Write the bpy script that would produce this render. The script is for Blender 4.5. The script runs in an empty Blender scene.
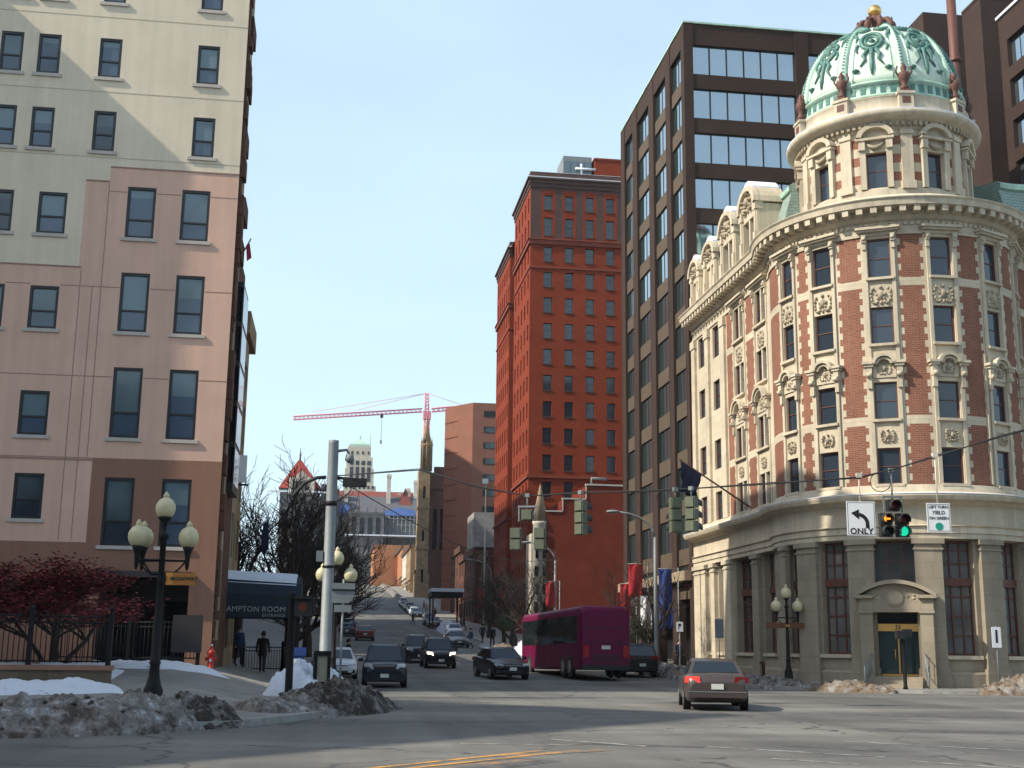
import bpy, bmesh, math, random
from math import sin, cos, pi, radians, atan2, hypot, sqrt, tan, atan, degrees
from mathutils import Vector, Matrix, noise

scene = bpy.context.scene
COL = scene.collection
random.seed(7)

# ------------------------------------------------------------------ camera
FPX = 1250.0
PSI, PIT, ROLL, CZ = radians(7.9), atan(264 / 1250.0), 0.012, 1.65
s_, c_ = sin(PSI), cos(PSI)
sp_, cp_ = sin(PIT), cos(PIT)
_R = Vector((c_, -s_, 0)); _F = Vector((s_ * cp_, c_ * cp_, sp_)); _U = Vector((-s_ * sp_, -c_ * sp_, cp_))
_r = cos(ROLL) * _R + sin(ROLL) * _U
_u = cos(ROLL) * _U - sin(ROLL) * _R
cam_d = bpy.data.cameras.new("camera")
cam_d.sensor_width = 36.0
cam_d.lens = FPX * 36.0 / 1024.0
cam_d.clip_start = 0.1
cam_d.clip_end = 6000
cam = bpy.data.objects.new("camera", cam_d)
COL.objects.link(cam)
m = Matrix((( _r.x, _u.x, -_F.x, 0), (_r.y, _u.y, -_F.y, 0), (_r.z, _u.z, -_F.z, CZ), (0, 0, 0, 1)))
cam.matrix_world = m
scene.camera = cam

# ------------------------------------------------------------------ terrain height
PROF = [(-500, 0), (55, 0), (75, .4), (100, 1.2), (139, 2.7), (182, 4.6), (205, 5.9), (231, 7.6), (314, 13.6), (400, 20), (480, 24.5), (700, 27), (5000, 27)]
def lerp_tab(tab, x):
    if x <= tab[0][0]: return tab[0][1]
    for (a, va), (b, vb) in zip(tab, tab[1:]):
        if x <= b:
            return va + (vb - va) * (x - a) / (b - a)
    return tab[-1][1]
def sstep(a, b, x):
    t = min(1, max(0, (x - a) / (b - a)))
    return t * t * (3 - 2 * t)
def gz(x, y):
    z = lerp_tab(PROF, y)
    left = .75 * sstep(23, 44, y) * (1 - sstep(52, 80, y))
    return z + left * (1 - sstep(-5.5, -1.0, x))

# ------------------------------------------------------------------ mesh builder
class MB:
    def __init__(self, fmap=None):
        self.v = []; self.f = []; self.mi = []; self.sm = []; self.fmap = fmap
    def add(self, p):
        if self.fmap: p = self.fmap(*p)
        self.v.append((p[0], p[1], p[2])); return len(self.v) - 1
    def face(self, idx, m=0, s=False):
        self.f.append(tuple(idx)); self.mi.append(m); self.sm.append(s)
    def poly(self, pts, m=0, s=False):
        self.face([self.add(p) for p in pts], m, s)
    def box(self, a, b, m=0, nu=1):
        (x0, y0, z0), (x1, y1, z1) = a, b
        if x1 < x0: x0, x1 = x1, x0
        if y1 < y0: y0, y1 = y1, y0
        if z1 < z0: z0, z1 = z1, z0
        rings = []
        for i in range(nu + 1):
            x = x0 + (x1 - x0) * i / nu
            rings.append([self.add((x, y0, z0)), self.add((x, y1, z0)), self.add((x, y1, z1)), self.add((x, y0, z1))])
        for i in range(nu):
            A, B = rings[i], rings[i + 1]
            for k in range(4):
                self.face((A[k], A[(k + 1) % 4], B[(k + 1) % 4], B[k]), m)
        self.face(rings[0][::-1], m); self.face(rings[-1], m)
    def obox(self, M, size, m=0):
        sx, sy, sz = [q / 2 for q in size]
        ids = [self.add(M @ Vector((x, y, z))) for x in (-sx, sx) for y in (-sy, sy) for z in (-sz, sz)]
        for q in ((0, 1, 3, 2), (4, 6, 7, 5), (0, 4, 5, 1), (2, 3, 7, 6), (0, 2, 6, 4), (1, 5, 7, 3)):
            self.face([ids[i] for i in q], m)
    def tube(self, pts, rad, n=8, m=0, caps=True, s=True):
        pts = [Vector(p) for p in pts]
        if not hasattr(rad, '__len__'): rad = [rad] * len(pts)
        up = Vector((0, 0, 1)); rings = []
        d0 = (pts[1] - pts[0]).normalized()
        ref = up if abs(d0.z) < .9 else Vector((1, 0, 0))
        a = d0.cross(ref).normalized()
        for i, p in enumerate(pts):
            d = (pts[min(i + 1, len(pts) - 1)] - pts[max(i - 1, 0)]).normalized()
            a = (a - d * a.dot(d))
            if a.length < 1e-6: a = d.cross(Vector((0, 1, 0)))
            a.normalize(); b = d.cross(a)
            rings.append([self.add(p + (a * cos(2 * pi * k / n) + b * sin(2 * pi * k / n)) * rad[i]) for k in range(n)])
        for A, B in zip(rings, rings[1:]):
            for k in range(n):
                self.face((A[k], A[(k + 1) % n], B[(k + 1) % n], B[k]), m, s)
        if caps:
            self.face(rings[0][::-1], m); self.face(rings[-1], m)
    def lathe(self, prof, n=24, c=(0, 0, 0), m=0, a0=0, a1=2 * pi, s=True, mats=None):
        full = abs(a1 - a0 - 2 * pi) < 1e-6
        k = n if full else n + 1
        rings = []
        for r, z in prof:
            rings.append([self.add((c[0] + r * cos(a0 + (a1 - a0) * i / n), c[1] + r * sin(a0 + (a1 - a0) * i / n), c[2] + z)) for i in range(k)])
        for j, (A, B) in enumerate(zip(rings, rings[1:])):
            for i in range(n):
                i2 = (i + 1) % k
                self.face((A[i], A[i2], B[i2], B[i]), mats[j] if mats else m, s)
        if full:
            if prof[0][0] > 1e-4: self.face(rings[0][::-1], mats[0] if mats else m)
            if prof[-1][0] > 1e-4: self.face(rings[-1], mats[-1] if mats else m)
    def prism(self, poly, z0, z1, m=0):
        n = len(poly)
        A = [self.add((p[0], p[1], z0)) for p in poly]; B = [self.add((p[0], p[1], z1)) for p in poly]
        for i in range(n):
            self.face((A[i], A[(i + 1) % n], B[(i + 1) % n], B[i]), m)
        self.face(A[::-1], m); self.face(B, m)
    def extr(self, poly, fn, d, m=0):
        """polygon (a,b) placed by fn(a,b,w) for w=0 and w=d"""
        n = len(poly)
        A = [self.add(fn(a, b, 0)) for a, b in poly]; B = [self.add(fn(a, b, d)) for a, b in poly]
        for i in range(n):
            self.face((A[i], A[(i + 1) % n], B[(i + 1) % n], B[i]), m)
        self.face(A[::-1], m); self.face(B, m)
    def sweep(self, us, prof, m=0, s=False, caps=True, mats=None):
        """profile of (w,v) swept along facade coordinate u (needs fmap(u,w,v))"""
        rings = [[self.add((u, w, v)) for w, v in prof] for u in us]
        n = len(prof)
        for A, B in zip(rings, rings[1:]):
            for k in range(n - 1):
                self.face((A[k], B[k], B[k + 1], A[k + 1]), mats[k] if mats else m, s)
        if caps:
            self.face(rings[0], m); self.face(rings[-1][::-1], m)
    def mesh(self, name, mats):
        me = bpy.data.meshes.new(name)
        me.from_pydata(self.v, [], self.f)
        for mt in (mats if isinstance(mats, (list, tuple)) else [mats]):
            me.materials.append(mt)
        me.polygons.foreach_set("material_index", self.mi)
        me.polygons.foreach_set("use_smooth", self.sm)
        me.update()
        bm = bmesh.new(); bm.from_mesh(me)
        bmesh.ops.recalc_face_normals(bm, faces=bm.faces)
        bm.to_mesh(me); bm.free()
        return me
    def build(self, name, mats, parent=None, label=None, M=None):
        return link(name, self.mesh(name, mats), parent, label, M)

def build_split(self, name, mats, parent=None, label=None, M=None):
    """every separate piece of the builder becomes an object of its own"""
    par = list(range(len(self.v)))
    def find(a):
        while par[a] != a: par[a] = par[par[a]]; a = par[a]
        return a
    for f in self.f:
        r = find(f[0])
        for q in f[1:]: par[find(q)] = r
    groups = {}
    for i, f in enumerate(self.f): groups.setdefault(find(f[0]), []).append(i)
    out = []
    for g in groups.values():
        b = MB(); remap = {}
        for i in g:
            for q in self.f[i]:
                if q not in remap: remap[q] = len(b.v); b.v.append(self.v[q])
            b.f.append(tuple(remap[q] for q in self.f[i])); b.mi.append(self.mi[i]); b.sm.append(self.sm[i])
        out.append(b.build(name, mats, parent, label, M))
    return out
MB.build_split = build_split
def link(name, data, parent=None, label=None, M=None):
    o = bpy.data.objects.new(name, data)
    COL.objects.link(o)
    if parent is not None: o.parent = parent
    if M is not None: o.matrix_local = M
    if label: o["label"] = label
    return o
def tag(o, label, cat, group=None, kind=None):
    o["label"] = label; o["category"] = cat
    if group: o["group"] = group
    if kind: o["kind"] = kind
    return o
def thing(name, label, cat, loc=(0, 0, 0), rz=0, group=None):
    o = link(name, None)
    o.location = loc; o.rotation_euler = (0, 0, rz)
    o.empty_display_size = .3
    return tag(o, label, cat, group)
def struct(o):
    o["kind"] = "structure"; return o
KIDS = {}
def kids(o):
    return [c for c in bpy.data.objects if c.parent is o]
def copy_tree(o, parent=None):
    c = o.copy(); COL.objects.link(c)
    if parent is not None: c.parent = parent
    for k in list(o.children):
        copy_tree(k, c)
    return c
def dup(o, loc, rz, label=None, scale=None):
    c = copy_tree(o)
    c.location = loc; c.rotation_euler = (0, 0, rz)
    if label: c["label"] = label
    if scale: c.scale = scale
    return c

def facade(mb, u0, u1, v0, v1, openings, w=0.0, depth=.25, m=0, mrev=None, ucuts=(), vcuts=(), zone=None, du=None):
    """Wall sheet in (u,w,v) with rectangular openings and reveals going in by depth."""
    us = {u0, u1}; vs = {v0, v1}
    for o in openings:
        for q in (o[0], o[1]):
            if u0 < q < u1: us.add(q)
        for q in (o[2], o[3]):
            if v0 < q < v1: vs.add(q)
    us |= {q for q in ucuts if u0 < q < u1}; vs |= {q for q in vcuts if v0 < q < v1}
    us = sorted(us); vs = sorted(vs)
    if du:
        nu = [us[0]]
        for a, b in zip(us, us[1:]):
            k = max(1, int(math.ceil((b - a) / du - 1e-6)))
            nu += [a + (b - a) * i / k for i in range(1, k + 1)]
        us = nu
    ids = {}
    def vid(i, j):
        if (i, j) not in ids: ids[(i, j)] = mb.add((us[i], w, vs[j]))
        return ids[(i, j)]
    for i in range(len(us) - 1):
        uc = (us[i] + us[i + 1]) / 2
        for j in range(len(vs) - 1):
            vc = (vs[j] + vs[j + 1]) / 2
            if any(o[0] < uc < o[1] and o[2] < vc < o[3] for o in openings): continue
            mb.face((vid(i, j), vid(i + 1, j), vid(i + 1, j + 1), vid(i, j + 1)), zone(uc, vc) if zone else m)
    for o in openings:
        a, b, c, d = o[:4]
        mr = m if mrev is None else mrev
        if zone and mrev is None: mr = zone((a + b) / 2, c - .01)
        iu = [q for q in us if a <= q <= b]
        for p, q in zip(iu, iu[1:]):
            mb.poly([(p, w, c), (q, w, c), (q, w - depth, c), (p, w - depth, c)], mr)
            mb.poly([(p, w, d), (p, w - depth, d), (q, w - depth, d), (q, w, d)], mr)
        mb.poly([(a, w, c), (a, w - depth, c), (a, w - depth, d), (a, w, d)], mr)
        mb.poly([(b, w, c), (b, w, d), (b, w - depth, d), (b, w - depth, c)], mr)

def planar(ox, oy, ang, oz=0):
    """(u,w,v)->world: u along direction ang, w outward = right of u direction"""
    cu, su = cos(ang), sin(ang)
    return lambda u, w, v: (ox + u * cu + w * su, oy + u * su - w * cu, oz + v)
def frameM(fmap, u, w, v):
    """matrix at facade point: local x = u, local y = outward, z = up... (x right, -y outward)"""
    e = .05
    p = Vector(fmap(u, w, v)); q = Vector(fmap(u + e, w, v)); p0 = Vector(fmap(u - e, w, v))
    x = (q - p0).normalized(); z = Vector((0, 0, 1)); y = z.cross(x)
    return Matrix(((x.x, y.x, 0, p.x), (x.y, y.y, 0, p.y), (x.z, y.z, 1, p.z), (0, 0, 0, 1)))

_WM = {}
def window_meshes(key, w, h, mf, mg, cols=1, rows=2, ft=.06, split=None, fd=.08, mb_t=.04):
    """frame and glass meshes; local x across, z up (origin bottom centre), -y outward"""
    if key in _WM: return _WM[key]
    f = MB(); x0, x1 = -w / 2, w / 2
    f.box((x0, -fd, 0), (x0 + ft, 0, h)); f.box((x1 - ft, -fd, 0), (x1, 0, h))
    f.box((x0 + ft, -fd, 0), (x1 - ft, 0, ft)); f.box((x0 + ft, -fd, h - ft), (x1 - ft, 0, h))
    for k in range(1, cols):
        x = x0 + w * k / cols
        f.box((x - mb_t / 2, -fd * .8, ft), (x + mb_t / 2, -.002, h - ft))
    zs = split if split else [k / rows for k in range(1, rows)]
    for q in zs:
        f.box((x0 + ft, -fd * .7, h * q - mb_t / 2), (x1 - ft, -.004, h * q + mb_t / 2))
    g = MB()
    g.box((x0 + ft * .5, -.03, ft * .5), (x1 - ft * .5, -.01, h - ft * .5))
    _WM[key] = (f.mesh("window", mf), g.mesh("pane", mg))
    return _WM[key]
def place_window(parent, meshes, M, sill=None):
    o = link("window", meshes[0], parent, None, M)
    link("pane", meshes[1], o)
    if sill: link("sill", sill, o)
    return o
def text_mesh(s, size, mat, depth=.004, align='CENTER', spacing=1.0, bold=0.0):
    cu = bpy.data.curves.new("lettering", 'FONT')
    cu.body = s; cu.size = size; cu.extrude = depth; cu.align_x = align; cu.align_y = 'CENTER'
    cu.space_character = spacing; cu.offset = bold; cu.resolution_u = 3
    o = bpy.data.objects.new("lettering", cu)
    COL.objects.link(o)
    dg = bpy.context.evaluated_depsgraph_get()
    me = bpy.data.meshes.new_from_object(o.evaluated_get(dg))
    COL.objects.unlink(o); bpy.data.objects.remove(o); bpy.data.curves.remove(cu)
    me.name = "lettering"; me.materials.clear(); me.materials.append(mat)
    return me
# text standing upright, readable from -y: local x right, z up
TXT = Matrix(((1, 0, 0, 0), (0, 0, -1, 0), (0, 1, 0, 0), (0, 0, 0, 1)))
# ------------------------------------------------------------------ materials
def srgb(r, g, b):
    f = lambda c: (c / 255 / 12.92) if c / 255 <= .04045 else ((c / 255 + .055) / 1.055) ** 2.4
    return (f(r), f(g), f(b), 1)
def new_mat(name):
    mt = bpy.data.materials.new(name); mt.use_nodes = True
    nt = mt.node_tree; b = nt.nodes["Principled BSDF"]
    return mt, nt, b
def N(nt, t, **k):
    n = nt.nodes.new(t)
    for a, v in k.items():
        if a in n.inputs: n.inputs[a].default_value = v
        else: setattr(n, a, v)
    return n
def simple(name, col, rough=.6, metal=0, spec=.5, var=.0, scale=3.0, bump=0.0, bscale=40, coat=0):
    """flat colour with gentle weathering noise"""
    mt, nt, b = new_mat(name)
    b.inputs["Roughness"].default_value = rough; b.inputs["Metallic"].default_value = metal
    b.inputs["Specular IOR Level"].default_value = spec
    if coat: b.inputs["Coat Weight"].default_value = coat; b.inputs["Coat Roughness"].default_value = .05
    c = tuple(col[:3]) + (1,)
    if var:
        tc = N(nt, "ShaderNodeTexCoord")
        nz = N(nt, "ShaderNodeTexNoise"); nz.inputs["Scale"].default_value = scale; nz.inputs["Detail"].default_value = 6
        nz.inputs["Roughness"].default_value = .65
        geo = N(nt, "ShaderNodeNewGeometry")
        nt.links.new(geo.outputs["Position"], nz.inputs["Vector"])
        cr = N(nt, "ShaderNodeValToRGB")
        cr.color_ramp.elements[0].position = .3; cr.color_ramp.elements[1].position = .7
        cr.color_ramp.elements[0].color = tuple(q * (1 - var) for q in c[:3]) + (1,)
        cr.color_ramp.elements[1].color = tuple(min(1, q * (1 + var)) for q in c[:3]) + (1,)
        nt.links.new(nz.outputs["Fac"], cr.inputs["Fac"]); nt.links.new(cr.outputs["Color"], b.inputs["Base Color"])
    else:
        b.inputs["Base Color"].default_value = c
    if bump:
        geo2 = N(nt, "ShaderNodeNewGeometry")
        n2 = N(nt, "ShaderNodeTexNoise"); n2.inputs["Scale"].default_value = bscale; n2.inputs["Detail"].default_value = 4
        nt.links.new(geo2.outputs["Position"], n2.inputs["Vector"])
        bp = N(nt, "ShaderNodeBump"); bp.inputs["Strength"].default_value = bump; bp.inputs["Distance"].default_value = .02
        nt.links.new(n2.outputs["Fac"], bp.inputs["Height"]); nt.links.new(bp.outputs["Normal"], b.inputs["Normal"])
    return mt
def stucco(name, c, var=.07):
    """painted render: broad patches plus rain streaks running down the wall"""
    mt, nt, b = new_mat(name); b.inputs["Roughness"].default_value = .9; b.inputs["Specular IOR Level"].default_value = .15
    geo = N(nt, "ShaderNodeNewGeometry")
    n1 = N(nt, "ShaderNodeTexNoise"); n1.inputs["Scale"].default_value = .45; n1.inputs["Detail"].default_value = 8; n1.inputs["Roughness"].default_value = .65
    nt.links.new(geo.outputs["Position"], n1.inputs["Vector"])
    mp = N(nt, "ShaderNodeMapping"); mp.inputs["Scale"].default_value = (2.6, 2.6, .12); nt.links.new(geo.outputs["Position"], mp.inputs["Vector"])
    n2 = N(nt, "ShaderNodeTexNoise"); n2.inputs["Scale"].default_value = 1; n2.inputs["Detail"].default_value = 6; n2.inputs["Roughness"].default_value = .7
    nt.links.new(mp.outputs[0], n2.inputs["Vector"])
    ad = N(nt, "ShaderNodeMath", operation='ADD'); nt.links.new(n1.outputs["Fac"], ad.inputs[0]); nt.links.new(n2.outputs["Fac"], ad.inputs[1])
    cr = N(nt, "ShaderNodeValToRGB"); E = cr.color_ramp.elements
    E[0].position = .35; E[1].position = .68
    E[0].color = tuple(q * (1 - var * 1.8) for q in c[:3]) + (1,); E[1].color = tuple(q * (1 + var) for q in c[:3]) + (1,)
    hf = N(nt, "ShaderNodeMath", operation='MULTIPLY'); hf.inputs[1].default_value = .5
    nt.links.new(ad.outputs[0], hf.inputs[0]); nt.links.new(hf.outputs[0], cr.inputs["Fac"]); nt.links.new(cr.outputs["Color"], b.inputs["Base Color"])
    n3 = N(nt, "ShaderNodeTexNoise"); n3.inputs["Scale"].default_value = 22; n3.inputs["Detail"].default_value = 4; nt.links.new(geo.outputs["Position"], n3.inputs["Vector"])
    bp = N(nt, "ShaderNodeBump"); bp.inputs["Strength"].default_value = .12; bp.inputs["Distance"].default_value = .02
    nt.links.new(n3.outputs["Fac"], bp.inputs["Height"]); nt.links.new(bp.outputs["Normal"], b.inputs["Normal"])
    return mt
def brick(name, c1, c2, mortar, bw=.22, bh=.075, ms=.012, soft=.25, rough=.85):
    """bricks laid along the wall: u = position along either wall direction, v = z"""
    mt, nt, b = new_mat(name); b.inputs["Roughness"].default_value = rough; b.inputs["Specular IOR Level"].default_value = .15
    geo = N(nt, "ShaderNodeNewGeometry"); sp = N(nt, "ShaderNodeSeparateXYZ")
    nt.links.new(geo.outputs["Position"], sp.inputs[0])
    sn = N(nt, "ShaderNodeSeparateXYZ"); nt.links.new(geo.outputs["True Normal"], sn.inputs[0])
    # u = x*ny - y*nx  (tangential)
    m1 = N(nt, "ShaderNodeMath", operation='MULTIPLY'); m2 = N(nt, "ShaderNodeMath", operation='MULTIPLY'); sb = N(nt, "ShaderNodeMath", operation='SUBTRACT')
    nt.links.new(sp.outputs[0], m1.inputs[0]); nt.links.new(sn.outputs[1], m1.inputs[1])
    nt.links.new(sp.outputs[1], m2.inputs[0]); nt.links.new(sn.outputs[0], m2.inputs[1])
    nt.links.new(m1.outputs[0], sb.inputs[0]); nt.links.new(m2.outputs[0], sb.inputs[1])
    cb = N(nt, "ShaderNodeCombineXYZ"); nt.links.new(sb.outputs[0], cb.inputs[0]); nt.links.new(sp.outputs[2], cb.inputs[1])
    bt = N(nt, "ShaderNodeTexBrick")
    bt.inputs["Scale"].default_value = 1; bt.inputs["Brick Width"].default_value = bw; bt.inputs["Row Height"].default_value = bh
    bt.inputs["Mortar Size"].default_value = ms; bt.inputs["Mortar Smooth"].default_value = .3; bt.inputs["Bias"].default_value = 0
    bt.inputs["Color1"].default_value = tuple(c1[:3]) + (1,); bt.inputs["Color2"].default_value = tuple(c2[:3]) + (1,); bt.inputs["Mortar"].default_value = tuple(mortar[:3]) + (1,)
    nt.links.new(cb.outputs[0], bt.inputs["Vector"])
    nz = N(nt, "ShaderNodeTexNoise"); nz.inputs["Scale"].default_value = .35; nz.inputs["Detail"].default_value = 7; nz.inputs["Roughness"].default_value = .7
    nt.links.new(geo.outputs["Position"], nz.inputs["Vector"])
    mr = N(nt, "ShaderNodeMapRange"); mr.inputs["From Min"].default_value = .3; mr.inputs["From Max"].default_value = .7
    mr.inputs["To Min"].default_value = 1 - soft; mr.inputs["To Max"].default_value = 1 + soft
    nt.links.new(nz.outputs["Fac"], mr.inputs["Value"])
    mx = N(nt, "ShaderNodeVectorMath", operation='SCALE')
    nt.links.new(bt.outputs["Color"], mx.inputs[0]); nt.links.new(mr.outputs[0], mx.inputs["Scale"])
    nt.links.new(mx.outputs[0], b.inputs["Base Color"])
    return mt
def stone(name, c, joint_h=.55, joint_w=1.1, jd=.75, var=.15, rough=.8):
    return brick(name, c, tuple(q * (1 - var) for q in c[:3]), tuple(q * jd for q in c[:3]), joint_w, joint_h, .015, .22, rough)
def glass(name, c=(.02, .03, .04), rough=.06, spec=.8, metal=0.0):
    mt, nt, b = new_mat(name)
    b.inputs["Base Color"].default_value = tuple(c) + (1,)
    b.inputs["Roughness"].default_value = rough; b.inputs["Specular IOR Level"].default_value = spec; b.inputs["Metallic"].default_value = metal
    geo = N(nt, "ShaderNodeNewGeometry")
    n2 = N(nt, "ShaderNodeTexNoise"); n2.inputs["Scale"].default_value = .6; n2.inputs["Detail"].default_value = 1
    nt.links.new(geo.outputs["Position"], n2.inputs["Vector"])
    bp = N(nt, "ShaderNodeBump"); bp.inputs["Strength"].default_value = .12; bp.inputs["Distance"].default_value = .05
    nt.links.new(n2.outputs["Fac"], bp.inputs["Height"]); nt.links.new(bp.outputs["Normal"], b.inputs["Normal"])
    return mt
def blind_glass(name, c, amt=.5):
    """glass with pale blinds drawn behind some of the panes"""
    mt, nt, b = new_mat(name)
    b.inputs["Roughness"].default_value = .08; b.inputs["Specular IOR Level"].default_value = .8
    oi = N(nt, "ShaderNodeObjectInfo"); geo = N(nt, "ShaderNodeNewGeometry")
    nz = N(nt, "ShaderNodeTexNoise"); nz.inputs["Scale"].default_value = .45; nz.inputs["Detail"].default_value = 2
    nt.links.new(geo.outputs["Position"], nz.inputs["Vector"])
    ad = N(nt, "ShaderNodeMath", operation='ADD'); nt.links.new(oi.outputs["Random"], ad.inputs[0]); nt.links.new(nz.outputs["Fac"], ad.inputs[1])
    cr = N(nt, "ShaderNodeValToRGB")
    cr.color_ramp.elements[0].position = .45; cr.color_ramp.elements[1].position = 1.25 - amt * .4
    cr.color_ramp.elements[0].color = tuple(q * .25 for q in c) + (1,); cr.color_ramp.elements[1].color = tuple(c) + (1,)
    nt.links.new(ad.outputs[0], cr.inputs["Fac"]); nt.links.new(cr.outputs["Color"], b.inputs["Base Color"])
    return mt
def emit(name, c, s):
    mt, nt, b = new_mat(name)
    b.inputs["Base Color"].default_value = tuple(c) + (1,); b.inputs["Emission Color"].default_value = tuple(c) + (1,); b.inputs["Emission Strength"].default_value = s
    return mt
def snow_mat(name, dirt, seed=0.0, dirtc=(.06, .045, .035)):
    """snow crusted with road grit"""
    mt, nt, b = new_mat(name); b.inputs["Roughness"].default_value = .9
    geo = N(nt, "ShaderNodeNewGeometry")
    ad = N(nt, "ShaderNodeVectorMath", operation='ADD'); ad.inputs[1].default_value = (seed, seed * 2, seed)
    nt.links.new(geo.outputs["Position"], ad.inputs[0])
    n1 = N(nt, "ShaderNodeTexNoise"); n1.inputs["Scale"].default_value = 2.1; n1.inputs["Detail"].default_value = 10; n1.inputs["Roughness"].default_value = .78
    nt.links.new(ad.outputs[0], n1.inputs["Vector"])
    cr = N(nt, "ShaderNodeValToRGB")
    cr.color_ramp.elements[0].position = max(0, .62 - dirt * .4) ; cr.color_ramp.elements[1].position = min(1, .78 - dirt * .25)
    cr.color_ramp.elements[0].color = (.62, .66, .72, 1); cr.color_ramp.elements[1].color = tuple(dirtc) + (1,)
    e = cr.color_ramp.elements.new((cr.color_ramp.elements[0].position + cr.color_ramp.elements[1].position) / 2); e.color = (.24, .22, .2, 1)
    nt.links.new(n1.outputs["Fac"], cr.inputs["Fac"]); nt.links.new(cr.outputs["Color"], b.inputs["Base Color"])
    n2 = N(nt, "ShaderNodeTexNoise"); n2.inputs["Scale"].default_value = 9; n2.inputs["Detail"].default_value = 6
    nt.links.new(geo.outputs["Position"], n2.inputs["Vector"])
    bp = N(nt, "ShaderNodeBump"); bp.inputs["Strength"].default_value = .8; bp.inputs["Distance"].default_value = .06
    nt.links.new(n2.outputs["Fac"], bp.inputs["Height"]); nt.links.new(bp.outputs["Normal"], b.inputs["Normal"])
    return mt
def asphalt_mat():
    mt, nt, b = new_mat("asphalt"); b.inputs["Roughness"].default_value = .85
    geo = N(nt, "ShaderNodeNewGeometry")
    n1 = N(nt, "ShaderNodeTexNoise"); n1.inputs["Scale"].default_value = .16; n1.inputs["Detail"].default_value = 9; n1.inputs["Roughness"].default_value = .62
    mp = N(nt, "ShaderNodeMapping"); mp.inputs["Scale"].default_value = (.55, 1.6, 1); mp.inputs["Rotation"].default_value = (0, 0, .2)
    nt.links.new(geo.outputs["Position"], mp.inputs["Vector"]); nt.links.new(mp.outputs[0], n1.inputs["Vector"])
    cr = N(nt, "ShaderNodeValToRGB"); E = cr.color_ramp.elements
    E[0].position = .3; E[0].color = (.07, .069, .066, 1); E[1].position = .7; E[1].color = (.20, .19, .165, 1)
    e3 = E.new(.5); e3.color = (.125, .12, .108, 1)
    nt.links.new(n1.outputs["Fac"], cr.inputs["Fac"])
    # fine aggregate
    n2 = N(nt, "ShaderNodeTexNoise"); n2.inputs["Scale"].default_value = 25; n2.inputs["Detail"].default_value = 5
    nt.links.new(geo.outputs["Position"], n2.inputs["Vector"])
    mr = N(nt, "ShaderNodeMapRange"); mr.inputs["From Min"].default_value = .3; mr.inputs["From Max"].default_value = .7; mr.inputs["To Min"].default_value = .78; mr.inputs["To Max"].default_value = 1.2
    nt.links.new(n2.outputs["Fac"], mr.inputs["Value"])
    mx = N(nt, "ShaderNodeVectorMath", operation='SCALE'); nt.links.new(cr.outputs["Color"], mx.inputs[0]); nt.links.new(mr.outputs[0], mx.inputs["Scale"])
    # worn wheel tracks with salt dust between them, running with the traffic
    mpt = N(nt, "ShaderNodeMapping"); mpt.inputs["Scale"].default_value = (.55, .035, 1); mpt.inputs["Rotation"].default_value = (0, 0, -.12)
    nt.links.new(geo.outputs["Position"], mpt.inputs["Vector"])
    nt3 = N(nt, "ShaderNodeTexNoise"); nt3.inputs["Scale"].default_value = 1; nt3.inputs["Detail"].default_value = 6; nt3.inputs["Roughness"].default_value = .6
    nt.links.new(mpt.outputs[0], nt3.inputs["Vector"])
    mr3 = N(nt, "ShaderNodeMapRange"); mr3.inputs["From Min"].default_value = .35; mr3.inputs["From Max"].default_value = .65; mr3.inputs["To Min"].default_value = .78; mr3.inputs["To Max"].default_value = 1.25
    nt.links.new(nt3.outputs["Fac"], mr3.inputs["Value"])
    mxt = N(nt, "ShaderNodeVectorMath", operation='SCALE'); nt.links.new(mx.outputs[0], mxt.inputs[0]); nt.links.new(mr3.outputs[0], mxt.inputs["Scale"]); mx = mxt
    # tar-sealed cracks
    vo = N(nt, "ShaderNodeTexVoronoi"); vo.feature = 'DISTANCE_TO_EDGE'; vo.inputs["Scale"].default_value = .17
    nd = N(nt, "ShaderNodeTexNoise"); nd.inputs["Scale"].default_value = .8; nd.inputs["Detail"].default_value = 4
    nt.links.new(geo.outputs["Position"], nd.inputs["Vector"])
    vm = N(nt, "ShaderNodeVectorMath", operation='MULTIPLY_ADD'); vm.inputs[1].default_value = (2.2, 2.2, 0)
    nt.links.new(nd.outputs["Color"], vm.inputs[0]); nt.links.new(geo.outputs["Position"], vm.inputs[2]); nt.links.new(vm.outputs[0], vo.inputs["Vector"])
    lt = N(nt, "ShaderNodeMath", operation='LESS_THAN'); lt.inputs[1].default_value = .006
    nt.links.new(vo.outputs["Distance"], lt.inputs[0])
    mm = N(nt, "ShaderNodeMix", data_type='RGBA'); mm.inputs["B"].default_value = (.035, .035, .035, 1)
    nt.links.new(lt.outputs[0], mm.inputs["Factor"])
    for i_, s_i in enumerate(mm.inputs):
        if s_i.name == 'A' and s_i.type == 'RGBA': nt.links.new(mx.outputs[0], s_i)
        if s_i.name == 'B' and s_i.type == 'RGBA': s_i.default_value = (.06, .058, .055, 1)
    out = [o for o in mm.outputs if o.type == 'RGBA'][0]
    nt.links.new(out, b.inputs["Base Color"])
    bp = N(nt, "ShaderNodeBump"); bp.inputs["Strength"].default_value = .3; bp.inputs["Distance"].default_value = .01
    nt.links.new(n2.outputs["Fac"], bp.inputs["Height"]); nt.links.new(bp.outputs["Normal"], b.inputs["Normal"])
    return mt
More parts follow.
